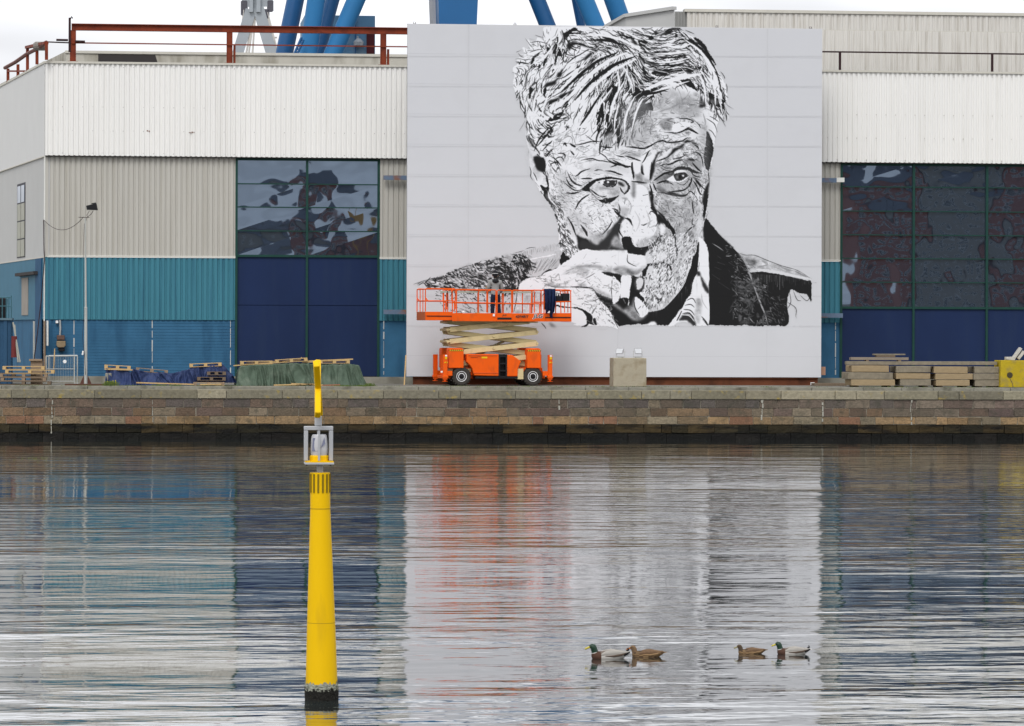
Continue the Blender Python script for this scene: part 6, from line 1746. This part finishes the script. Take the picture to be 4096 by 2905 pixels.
# tarps
def tarp(name,px0,px1,Y0,Y1,top,m,label,seed,z0=GZ+.01,amp=.06,nx=210,nv=76,flare=.25,fr=1.):
    x0,x1=X(px0,Y0),X(px1,Y0); P_=[]
    for j in range(nv):
        v=j/(nv-1); row=[]
        for i in range(nx):
            u=i/(nx-1); h=np.interp(px0+(px1-px0)*u,[t[0] for t in top],[t[1] for t in top])
            e=min(1,u/.05,(1-u)/.05); h=h*(e*(2-e))**.5 if e>0 else 0.
            if v<.42: t=v/.42; y=Y0-flare*(1-t)**2; z=h*t**.85; ff=1-t*.5
            elif v<.62: t=(v-.42)/.2; y=Y0+(Y1-Y0)*t; z=h*(1+.03*math.sin(t*3.1)); ff=.35
            else: t=(v-.62)/.38; y=Y1+flare*t; z=h*(1-t); ff=.5
            q=Vector((u*(x1-x0)*1.3*fr+v*1.1,seed,v*1.1)); n1=mnoise.noise(q*1.3); n2=mnoise.noise(Vector((u*(x1-x0)*3.6*fr+1.5*n1+v*1.7,seed+9,v*.9))); n3=mnoise.noise(Vector((u*(x1-x0)*8+n1*3-v*2,seed+3,v*2)))
            rdg=(1-abs(n2)*2.4)
            row.append((x0+(x1-x0)*u+.10*n1,y-amp*(2.6*rdg+n3*1.1)*ff,z0+max(0,z+.05*n1*(h>.1)*(v>.1)*(v<.9)+amp*.5*n3*(v>.08)*(v<.92)*(e>.3))))
        P_.append(row)
    mb=MB(); mb.grid(P_); o=mb.build(name,m,None,origin=(x0/2+x1/2,Y0,z0)); me=o.data; me.polygons.foreach_set('use_smooth',[True]*len(me.polygons)); o.modifiers.clear()
    return tag(o,label,'tarpaulin','tarpaulins over piles on the quay')
H_=lambda py,Y=154.: at(1000,py,Y).z-GZ
M_tb=mat('blue_tarp',(.030,.046,.115),.5,.3,3,bump=.05,bscale=5,col2=(.010,.016,.06),amt2=.5,sc2=2); M_tg=mat('green_tarp',(.070,.10,.072),.6,.3,3,bump=.05,bscale=4,col2=(.14,.17,.13),amt2=.5,sc2=2)
tarp('tarpaulin',425,532,153.6,155.0,[(425,.72),(470,.75),(500,.62),(532,.55)],M_tb,'small crumpled blue tarpaulin slumped at the left pallet edge',3.,amp=.09,flare=.3)
tarp('tarpaulin',520,785,153.7,155.1,[(520,.7),(560,.62),(620,.52),(690,.50),(740,.62),(785,.72)],M_tb,'wide blue tarpaulin under the tilted single pallet',8.,amp=.08,flare=.3)
tarp('tarpaulin',760,945,153.9,155.2,[(760,.62),(800,.72),(890,.78),(925,.45),(945,.3)],M_tb,'blue tarpaulin lifted over dirty pallets beside the green one',15.,amp=.07,flare=.05,z0=GZ+.12)
tarp('tarpaulin',942,1466,153.5,155.2,[(942,.75),(1000,.86),(1090,.88),(1200,.92),(1300,.88),(1400,.90),(1438,.84),(1452,.4),(1466,.2)],M_tg,'long green tarpaulin draped over a pile behind the marker post',21.,amp=.085,flare=.35)
pallet(470,1477,153.9,'light pallet lying on the small crumpled blue tarpaulin',M_wood,W=1.1,ry=R(3),z=GZ+.70); pallet(607,1470,154.3,'single pallet tilted down right on the wide blue tarpaulin',M_oldwood,W=1.35,ry=R(5),z=GZ+.55); pallet(822,1475,154.2,'pallet on the blue tarpaulin beside the green one',M_wood,W=1.35,ry=R(-2.5),z=GZ+.80)
pallet(845,1530,153.7,'dirty brown pallet poking out under the lifted blue tarpaulin',M_dw,W=1.2,z=GZ+.22); pallet(865,1500,153.9,'dark timber pallet wedged between blue and green tarpaulins',M_dw,W=.8,z=GZ+.45); pallet(835,1548,153.3,'flat muddy pallet on the ground before the lifted blue tarpaulin',M_oldwood,W=1.3,z=GZ+.01)
pallet(1025,1465,154.3,'left pallet on the green tarpaulin under crossing planks',M_wood,W=1.36,ry=R(-1),z=GZ+.90); pallet(1165,1455,154.2,'middle pallet on the green tarpaulin, tilted up right',M_wood,W=1.36,ry=R(-4),z=GZ+1.0); pallet(1336,1462,154.2,'right pallet on the green tarpaulin beyond the marker top',M_wood,W=1.3,ry=R(0),z=GZ+.95)
plank(934,1463,1150,1448,154.0,.14,.045,'long plank slanting across the left pallet of the green pile',M_wood); plank(985,1453,1200,1441,154.3,.14,.04,'plank lying behind the slanting one on the green pile',M_wood); plank(1130,1446,1202,1438,153.9,.1,.035,'short plank joining the bent stick on the green pile',M_wood); plank(1200,1441,1207,1430,153.9,.05,.04,'short broken stick pointing up on the green pile',M_wood)
plank(1205,1446,1412,1437,154.2,.12,.05,'straight long plank reaching right over the green pile',M_wood); plank(1210,1450,1398,1442,154.0,.12,.035,'plank lying below the straight long one on the green pile',M_wood); plank(982,1468,1018,1462,153.75,.06,.03,'stubby piece of lath against the left green pile pallet',M_wood)
for a,b_,lab,m in (((1095,1541),(1255,1537),'pale board on the kerb below the green tarpaulin, left end',M_wood),((1165,1535),(1290,1540),'second pale board crossing the first below the green tarpaulin',M_wood),((1280,1542),(1360,1540),'reddish board on the kerb right of the marker post',mat('reddish_wood',(.30,.13,.08),.8,.2,3)),((545,1531),(775,1538),'long pale lath lying in front of the wide blue tarpaulin',M_wood),((800,1538),(885,1537),'pale lath lying under the lifted blue tarpaulin',M_wood),((860,1545),(900,1546),'short lath at the left foot of the green tarpaulin',M_wood)):
    plank(*a,*b_,152.9,.18,.05,lab,m)
plank(418,1477,530,1480,153.55,.14,.05,'pale plank along the top of the small blue pile',M_wood)
tag(MB().box(X(423,153.5),X(448,153.5),153.45,153.9,GZ+.2,GZ+.52).build('stone_block',M_conc,None,bevel=.02),'grey block showing at the left end of the blue tarpaulins','block')
mb=MB(); mb.box(X(262,153.2),X(420,153.2),152.6,153.6,GZ,GZ+.07); tag(mb.build('rusty_plate',mat('rust_plate',(.09,.045,.03),.8,.3,3),None,bevel=.01),'flat rusty brown steel plate at the lamp mast foot','steel plate')
mb=MB(); a=at(1617,1545,156.8); b_=at(1624,1422,157.3); mb.bar(a,b_,.05,.05); tag(mb.build('wooden_stick',M_wood,None,origin=a),'thin wooden stick leaning on the left edge of the portrait wall','stick')
# ================= lamp mast =================
YLm=154.4; bx=X(345,YLm)
lm=thing('lamp_mast',(bx,YLm,GZ),'slim grey tapering lamp mast with rusty foot and black floodlight on top','lamp post')
M_galv=mat('galvanised_pole',(.42,.43,.41),.5,.12,3,(1,1,.4),col2=(.30,.30,.27),amt2=.4,sc2=2)
xt=at(341,872,YLm).x; ztp=Z(872,YLm,341); zmid=Z(1233,YLm,341)
mb=MB(); mb.tube([(bx,YLm,GZ),(bx-.01,YLm,zmid)],[.07,.06],16); mb.tube([(bx-.01,YLm,zmid),(bx-.012,YLm,zmid+.06)],[.07,.05],16); mb.build('lower_pole',M_galv,lm); mb=MB(); mb.tube([(bx-.012,YLm,zmid+.06),(xt,YLm,ztp)],[.045,.03],16); mb.build('upper_pole',M_galv,lm)
mb=MB(); 
for s in(-1,1): mb.add([(bx+s*.08,YLm-.02,GZ),(bx+s*.27,YLm-.02,GZ),(bx+s*.08,YLm-.02,GZ+.42),(bx+s*.08,YLm+.02,GZ),(bx+s*.27,YLm+.02,GZ),(bx+s*.08,YLm+.02,GZ+.42)],[(0,1,2),(5,4,3),(1,4,5,2),(0,3,4,1),(0,2,5,3)])
mb.build('foot_gusset',mat('rust_brown',(.10,.045,.035),.8,.3,3),lm)
fp=lambda x,y:at(x/2.694,600+y/2.694,YLm)
mb=MB(); mb.bar(fp(845,726),fp(965,728),.025); mb.tube([fp(945,722),fp(935,705),fp(965,655)],.012,6); mb.tube([fp(945,722),fp(985,690),fp(1005,655)],.014,6); mb.build('lamp_bracket',M_rail,lm)
mb=MB(); q=[fp(928,603),fp(1040,575),fp(1055,650),fp(935,645)]; n=[Vector(v) for v in q]
mb.add([tuple(v-Vector((0,.14,0))) for v in n]+[tuple(v+Vector((0,.16,0))) for v in n],[(0,1,2,3),(7,6,5,4),(0,4,5,1),(1,5,6,2),(2,6,7,3),(3,7,4,0)])
mb.bar(fp(985,580),fp(1035,572),.1,.04); mb.build('floodlight',M_blk,lm,bevel=.01)
mb=MB(); P_=[]; a=at(175,880,YF-.1); b_=fp(900,722)
for i in range(17): t=i/16; p=a.lerp(b_,t); p.z-=.55*4*t*(1-t)*.9; P_.append(p)
mb.tube(P_,.012,5); mb.build('hanging_cable',M_rail,lm)
mb=MB(); mb.tube([fp(935,730),fp(925,770),fp(908,800),at(333,1010,YLm-.08),at(335,1260,YLm-.09),at(330,1350,YLm-.1),at(338,1420,YLm-.1),at(342,1500,YLm-.1)],.009,5); mb.build('power_cable',M_rail,lm)
mb=MB(); mb.tube([at(333,1404,YLm-.1),at(330,1420,YLm-.1)],.035,8); mb.build('plug',M_wl,lm)
# cable down the building corner
mb=MB(); mb.tube([at(175,880,YF-.1),at(176,1000,YF-.1),at(178,1040,YF-.15),at(165,1200,YF-.3),at(150,1330,YF-.5),at(132,1470,YF-.6)],.022,6); tag(mb.build('corner_cable',M_rail,None),'black cable running down the hall corner','cable')
# electrical box on wall
eb=thing('wall_switch_box',(X(247,YF-.15),YF-.15,Z(1410,YF,247)),'brown rusty switch box fixed on the blue base wall','switch box')
ez=lambda y:Z(1000+y/2.32,YF-.2,247); ex=lambda x:X(x/2.32,YF-.2)
mb=MB(); mb.box(ex(530),ex(602),YF-.2,YF+.07,ez(835),ez(792)); mb.build('cover',mat('rust_box',(.12,.075,.06),.7,.3,5),eb,bevel=.02)
mb=MB(); mb.prism([(ex(528),ez(845)),(ex(610),ez(845)),(ex(612),ez(890)),(ex(595),ez(905)),(ex(540),ez(905)),(ex(527),ez(885))][::-1],YF-.28,YF+.07); mb.build('body',mat('brass_box',(.24,.18,.11),.6,.3,4),eb,bevel=.02)
mb=MB(); mb.box(ex(545),ex(603),YF-.2,YF+.06,ez(942),ez(912)); mb.build('socket',M_blk,eb,bevel=.03)
mb=MB(); mb.tube([(ex(558),YF-.02,ez(792)),(ex(562),YF-.02,ez(730)),(ex(558),YF-.02,ez(650))],.04,8); mb.build('conduit',mat('pale_conduit',(.35,.36,.36),.5,.2,4),eb)
mb=MB(); mb.box(X(224,YF),X(234,YF),YF-.1,YF+.07,Z(1293,YF,230),Z(1283,YF,230)); tag(mb.build('wall_lamp',M_wl,None),'small white wall lamp at top of the blue base wall','wall lamp')
for px,y0,y1,m,lab in ((136,1285,1440,M_galv,'thin pale pipe on the side wall pilaster'),(178,1285,1500,M_oldwood,'brown pipe at the hall corner down to the ground'),(190,1283,1383,M_wsteel,'short white pipe on the blue base wall')):
    mb=MB(); Y=YF-.2 if px>150 else YF; mb.tube([at(px,y1,Y),at(px,y0,Y)],.045,10); tag(mb.build('wall_pipe',m,None),lab,'pipe')
# crowd barrier
YBc=155.6
bf=thing('mesh_barrier',(X(250,YBc),YBc,GZ),'galvanised mesh barrier frame standing in front of the blue base wall','barrier')
bxx=lambda x,Y=YBc:X(x/2.32,Y); bz=lambda y:Z(1000+y/2.32,YBc,250)
mb=MB(); 
for x,yy in ((432,YBc),(695,YBc),(720,YBc+.5),(455,YBc+.6)): mb.tube([(bxx(x),yy,GZ),(bxx(x),yy,bz(985))],.025,8)
mb.tube([(bxx(432),YBc,bz(987)),(bxx(725),YBc,bz(983))],.025); mb.tube([(bxx(432),YBc,bz(1105)),(bxx(695),YBc,bz(1105))],.015); mb.tube([(bxx(432),YBc,bz(1220)),(bxx(695),YBc,bz(1220))],.02); mb.tube([(bxx(455),YBc+.6,bz(983)),(bxx(720),YBc+.5,bz(980))],.025)
mb.box(bxx(690),bxx(730),YBc-.05,YBc+.55,GZ,GZ+.05)
mb.build('frame',M_galv,bf)
mb=MB()
for i in range(17): x=440+i*15.5; mb.tube([(bxx(x),YBc,bz(1220)),(bxx(x),YBc,bz(987))],.005,4)
mb.build('mesh_infill',M_galv,bf)
mb=MB(); mb.lathe((bxx(605),YBc-.03,bz(1037)),[(.07,0),(.08,.01)],'y',10); mb.build('tag_plate',M_wl,bf)
mb=MB(); mb.tube([at(215,1475,154.9),at(219,1395,154.9)],.022); tag(mb.build('marker_stick',M_wood,None),'short pale stick standing beside the mesh barrier','stick')
mb=MB(); mb.box(X(125,155.5),X(172,155.5),155.3,156.,GZ,Z(1445,155.5,150)); mb.box(X(118,155.4),X(170,155.4),155.2,156.1,Z(1445,155.5,150)+.002,Z(1437,155.5,150)); tag(mb.build('wooden_crate',M_oldwood,None,bevel=.01),'brown wooden crate with pale lid behind the left pallets','crate')
# far left: blue container with rail cage and leaning poles
YCn=157.
ct=thing('blue_container',(X(20,YCn),YCn,GZ),'dark blue ribbed container at the left edge with a railed top','container')
mb=MB(); corr(mb,X(-200,YCn),X(46,YCn),GZ,Z(1281,YCn,20),YCn,.30,.05,.5); mb.box(X(-200,YCn),X(46,YCn),YCn+.06,YCn+2.2,GZ,Z(1281,YCn,20)-.002); mb.build('container_body',mat('container_blue',(.03,.08,.15),.6,.25,1.5,(1,1,.4)),ct)
mb=MB(); zt_=Z(1281,YCn,20); mb.box(X(-200,YCn)-.01,X(50,YCn),YCn-.06,YCn+2.2,zt_,zt_+.09); mb.build('top_beam',mat('grey_blue_steel',(.10,.16,.20),.6,.2,3),ct)
mb=MB(); z2=Z(1190,YCn,20)
for x in (-60,-20,10,26,36,46): mb.tube([(X(x,YCn),YCn,zt_+.08),(X(x,YCn),YCn,z2+(.08 if x in(46,) else 0))],.022,6)
mb.tube([(X(-60,YCn),YCn,z2),(X(46,YCn),YCn,z2)],.02); mb.tube([(X(-60,YCn),YCn,Z(1225,YCn,20)),(X(46,YCn),YCn,Z(1225,YCn,20))],.02); mb.build('top_railing',mat('green_blue_rail',(.05,.13,.16),.5,.2,3),ct)
mb=MB(); mb.jbox(X(-40,YCn),X(24,YCn),YCn+.4,YCn+1.4,zt_+.1,Z(1192,YCn,20),.05,rg); tag(mb.build('covered_load',M_bag,None,bevel=.05),'black covered load on top of the blue container','load')
for (x0,y0,x1,y1,lab) in ((80,1450,52,1290,'left one of two poles leaning in front of the container corner'),(72,1450,58,1300,'right one of two poles leaning in front of the container corner')):
    mb=MB(); a=at(x0,y0,156.2); b_=at(x1,y1,156.8); mb.bar(a,b_,.05,.05); tag(mb.build('leaning_pole',mat('grey_wood',(.30,.30,.26),.8,.2,3),None,origin=a),lab,'pole','poles leaning by the container')
mb=MB(); mb.tube([at(57,1345,156.6),at(57,1430,156.6)],[.12,.14],12); tag(mb.build('gas_bottle',mat('dull_red',(.14,.03,.03),.5,.2,4),None),'dull red gas bottle beside the blue container','gas bottle')
# ================= concrete block with floodlights =================
YBk=153.2; x0,x1=X(2456,YBk),X(2588,YBk); zt2=Z(1432,YBk,2520)
M_ocb=mat('lichen_concrete',(.36,.32,.24),.9,.18,3,bump=.015,bscale=14,col2=(.22,.17,.10),amt2=.6,sc2=2.5)
mb=MB(); mb.jbox(x0,x1,YBk,YBk+1.3,GZ,zt2,.012,rg); tag(mb.build('concrete_block',M_ocb,None,bevel=.025,origin=((x0+x1)/2,YBk,GZ)),'tall ochre grey concrete block carrying two floodlights','concrete block')
for cx,lab,lean in ((2482,'left floodlight on the concrete block, turned slightly left',-.12),(2555,'right floodlight on the concrete block, facing straight',.03)):
    fx=X(cx,YBk+.3); fl=thing('floodlight',(fx,YBk+.35,zt2),lab,'floodlight','floodlights on the concrete block',rz=lean*4)
    def fb(name,m,fn,**k):
        mb=MB(); fn(mb); o=mb.build(name,m,None,**k); o.parent=fl; return o
    fb('housing',mat('floodlight_grey',(.33,.33,.34),.4,.15,4,metal=.3),lambda b:b.add([(-.16+lean*.3,-.02,.16),(.16+lean*.3,-.02,.16),(.18+lean*.2,.08,.42),(-.18+lean*.2,.08,.42),(-.10,.16,.20),(.10,.16,.20),(.12,.2,.36),(-.12,.2,.36)],[(0,1,2,3),(7,6,5,4),(0,4,5,1),(1,5,6,2),(2,6,7,3),(3,7,4,0)]),bevel=.01)
    fb('glass_front',mat('lamp_glass',(.55,.56,.58),.15,.1,4),lambda b:b.add([(-.13+lean*.3,-.03,.19),(.13+lean*.3,-.03,.19),(.15+lean*.2,.055,.39),(-.15+lean*.2,.055,.39)],[(0,1,2,3)]))
    fb('lamp_foot',M_galv,lambda b:(b.tube([(-.19,.08,.3),(-.19,.08,.04),(.19,.08,.04),(.19,.08,.3)],.014,6),b.box(-.1,.1,0,.16,0,.03)))
# ================= concrete beams and yellow block at right =================
YS=153.4; k_=2.556
sx=lambda x,Y=YS:X(3200+x/k_,Y); sz=lambda y,Y=YS:Z(1200+y/k_,Y,3700)
M_b1=mat('beam_pale',(.31,.235,.14),.85,.3,6,(.6,1,3),col2=(.28,.22,.14),amt2=.5,sc2=2,st2=(.5,1,4)); M_b2=mat('beam_grey',(.225,.195,.145),.9,.35,7,col2=(.15,.13,.10),amt2=.5,sc2=2.2)
st=[[(535,915,690,755,1),(495,955,760,826,2),(530,975,831,893,1)],[(990,1340,695,760,2),(990,1340,765,825,1),(1030,1345,830,892,2)],[(1375,1718,697,765,1),(1390,1770,770,830,1),(1395,1740,836,895,1)],[(1790,2040,697,763,2),(1780,2042,768,832,2),(1795,2042,836,898,2)]]
dzs=GZ+.06-sz(895)
for i,s4 in enumerate(st):
    for j,(a,b_,t,bt,mm) in enumerate(s4):
        lab='%s %s slab of the %s slab stack'%(('uppermost','middle','lowest')[j],('pale','grey')[mm-1],('leftmost','second','third','rightmost')[i])
        mb=MB(); mb.jbox(sx(a),sx(b_),YS+rg.uniform(-.03,.03),YS+1.4,sz(bt)+dzs,sz(t)+dzs,.01,rg); tag(mb.build('concrete_slab',(M_b1,M_b2)[mm-1],None,bevel=.02,origin=((sx(a)+sx(b_))/2,YS,sz(bt)+dzs)),lab,'slab','concrete slabs stacked at the right')
for i,(a,b_) in enumerate(((540,960),(1000,1340),(1400,1740),(1800,2040))):
    for j,x in enumerate((a+30,b_-60)):
        mb=MB(); mb.box(sx(x),sx(x+40),YS+.1,YS+1.3,GZ,GZ+.055); tag(mb.build('timber_bearer',M_dw,None,bevel=.005),'%s bearer under the %s slab stack'%(('left','right')[j],('leftmost','second','third','rightmost')[i]),'timber bearer','bearers under the slab stacks')
for a,b_,t,bt,m,lab in ((485,2025,646,682,M_b2,'very long grey beam lying across the slab stacks'),(530,1120,606,632,mat('brown_grey_beam',(.24,.20,.16),.9,.15,3),'shorter beam on top of the long grey beam'),(765,1088,570,582,M_b2,'thin pale board topmost on the beam pile'),(790,985,583,602,M_dw,'short dark timber under the topmost thin board')):
    mb=MB(); mb.jbox(sx(a),sx(b_),YS+.1,YS+.5,sz(bt)+dzs,sz(t)+dzs,.008,rg); tag(mb.build('beam',m,None,bevel=.01),lab,'beam','beams laid over the slab stacks')
for x in (700,1030):
    mb=MB(); mb.box(sx(x-14),sx(x+14),YS+.12,YS+.5,sz(645)+dzs,sz(632)+dzs); tag(mb.build('spacer_block',M_oldwood,None),'small spacer between the beams, %s one'%('left' if x<900 else 'right'),'spacer')
mb=MB(); mb.box(sx(620),sx(880),YS+.15,YS+.19,sz(688)+dzs-.0,sz(683)+dzs); tag(mb.build('board',M_dw,None),'thin dark board under the left end of the long beam','board')
yb=thing('yellow_block',(sx(2200),YS-.2,GZ),'worn yellow painted concrete block with round lifting hole','concrete block')
M_yb=mat('worn_yellow',(.42,.31,.02),.8,.2,3,col2=(.22,.18,.08),amt2=.6,sc2=2.6,bump=.01,bscale=14)
mb=MB(); mb.jbox(sx(2042),sx(2560),YS-.25,YS+1.,GZ,sz(632)+dzs,.012,rg); mb.build('block_body',M_yb,yb,bevel=.03)
mb=MB(); mb.lathe((sx(2135),YS-.25,sz(782)+dzs),[(.125,-.02),(.125,.06)],'y',24); mb.build('lifting_hole',mat('hole_dark',(.06,.05,.03),.9,.2,4),yb)
mb=MB(); mb.tube([(sx(2135),YS-.275,sz(815)+dzs),(sx(2160),YS-.272,sz(860)+dzs),(sx(2172),YS-.272,sz(920)+dzs)],.012,5); mb.build('crack',M_dw,yb)
for (a,b_,t,bt,an,lab) in ((2112,2200,595,628,0,'flat pale stone at the left on the yellow block'),(2195,2270,505,625,1,'long white slab leaning up on the yellow block'),(2240,2300,540,630,1,'white slab leaning behind, cut by the right edge')):
    mb=MB(); 
    if an: mb.bar((sx(a),YS+.2,sz(bt)+dzs+.05),(sx(b_),YS+.2,sz(t)+dzs),.12,.3,up=(0,1,0))
    else: mb.jbox(sx(a),sx(b_),YS-.1,YS+.3,sz(bt)+dzs,sz(t)+dzs,.015,rg)
    tag(mb.build('rubble_stone',mat('pale_stone',(.48,.46,.42),.85,.15,4,bump=.01,bscale=12),None,bevel=.015),lab,'stone','stones on the yellow block')
# small brown box on the strip right of the wall, socket on the rusty beam
mb=MB(); mb.box(X(3280,YM),X(3309,YM),YM+.3,YM+.5,Z(1501,YM,3290),Z(1468,YM,3290)); tag(mb.build('brown_box',mat('tan_board',(.38,.22,.15),.8,.12,4),None,bevel=.005),'small brown board box behind the right edge of the portrait wall','box')
mb=MB(); mb.box(X(3244,YM),X(3260,YM),YM-.02,YM+.015,Z(1540,YM,3250),Z(1530,YM,3250)); o=mb.build('white_tag',M_wl,mural)
mb=MB(); mb.box(X(3270,156),X(3400,156),156.6,157.4,GZ,Z(1534,156,3300)); tag(mb.build('wooden_sleeper',M_dw,None,bevel=.01),'dark sleeper lying between the portrait wall and the slab stacks','sleeper')
# floating weed patch
mb=MB(); c=gnd(140,1835)
for i in range(46):
    x=c.x+rg.gauss(0,.4); y=c.y+rg.gauss(0,.9); r=rg.uniform(.008,.028); mb.lathe((x,y,.004),[(r,0),(r*.7,.012)],'z',5)
tag(mb.build('floating_weed',mat('weed_green',(.12,.14,.04),.7,.3,8),None),'thin scatter of floating green weed on the water at left','weed',kind='stuff')
# ================= far bank (what the hall glass mirrors) =================
M_bk=mat('far_brick',(.36,.13,.09),.85,.2,1.5); M_sl=mat('far_slate',(.09,.10,.13),.7,.2,1); M_fw=mat('far_window',(.02,.025,.03),.2,.1,1); M_fwf=mat('far_frame',(.85,.85,.83),.6,.1,1); M_rend=mat('far_render',(.34,.31,.27),.85,.15,1)
mb=MB(); mb.box(-500,500,-56,-52,-3,2.1); mb.add([(-600,-900,2.0),(600,-900,2.0),(600,-55.9,2.0),(-600,-55.9,2.0)],[(0,1,2,3)]); tag(mb.build('opposite_shore',M_ground),kind='structure')
def house(x0,x1,h,m,label,roof=4.):
    hs=thing('townhouse',((x0+x1)/2,-66,2.05),label,'house','houses on the opposite shore')
    def hb(name,mm,fn,par=hs):
        b=MB(); fn(b); return b.build(name,mm,par)
    hb('wall',m,lambda b:b.box(x0,x1,-78,-66,2.05,2.05+h))
    hb('roof',M_sl,lambda b:b.add([(x0-.3,-65.6,2.05+h),(x1+.3,-65.6,2.05+h),(x1+.3,-78.4,2.05+h),(x0-.3,-78.4,2.05+h),(x0-.3+1.2,-72,2.05+h+roof),(x1+.3-1.2,-72,2.05+h+roof)],[(0,1,5,4),(1,2,5),(2,3,4,5),(3,0,4),(3,2,1,0)]))
    nx=max(2,int((x1-x0)/3)); ny=int(h/3.2)
    for i in range(nx):
        for j in range(ny):
            cx=x0+(i+.5)*(x1-x0)/nx; cz=2.05+1.2+j*3.2
            w_=hb('window',M_fwf,lambda b:(b.box(cx-.75,cx+.75,-66,-65.92,cz-.08,cz+1.7)))
            hb('window_pane',M_fw,lambda b:[b.box(cx+s*.36-.29,cx+s*.36+.29,-65.92,-65.9,cz+t_,cz+t_+.68) for s in(-1,1) for t_ in (.08,.88)],hs)
house(-14,1.5,12.5,M_rend,'rendered low house mirrored at lower left of the left door',3); house(2,6,17,M_bk,'narrow brick tower house mirrored in the left door',5); house(6.5,24,9,M_bk,'low brick house at the foot of the mirrored yellow crane')
house(63,68.5,21,M_bk,'tall brick house mirrored in the right door',5); house(69,78,21,M_rend,'tall rendered house mirrored beside the brick one',5); house(78.5,96,25,M_bk,'tallest brick house at far right of opposite shore')
yc=thing('harbour_crane',(12,-60,2.1),'yellow crane on the opposite shore mirrored in the left door','crane')
mb=MB(); mb.box(10.5,15.5,-62,-58,14,19); mb.build('crane_cabin',mat('crane_yellow',(.75,.38,.05),.5,.1,2),yc)
mb=MB(); [mb.bar(a,b,.35) for a,b in (((9,-60,2),(11.5,-60,16)),((15.5,-60,2),(14,-60,16)),((9,-60,2),(15,-60,9)),((15.5,-60,2),(10,-60,9)),((11,-59,16),(14,-59,26)))]; mb.build('crane_legs',_M['crane_yellow'],yc)
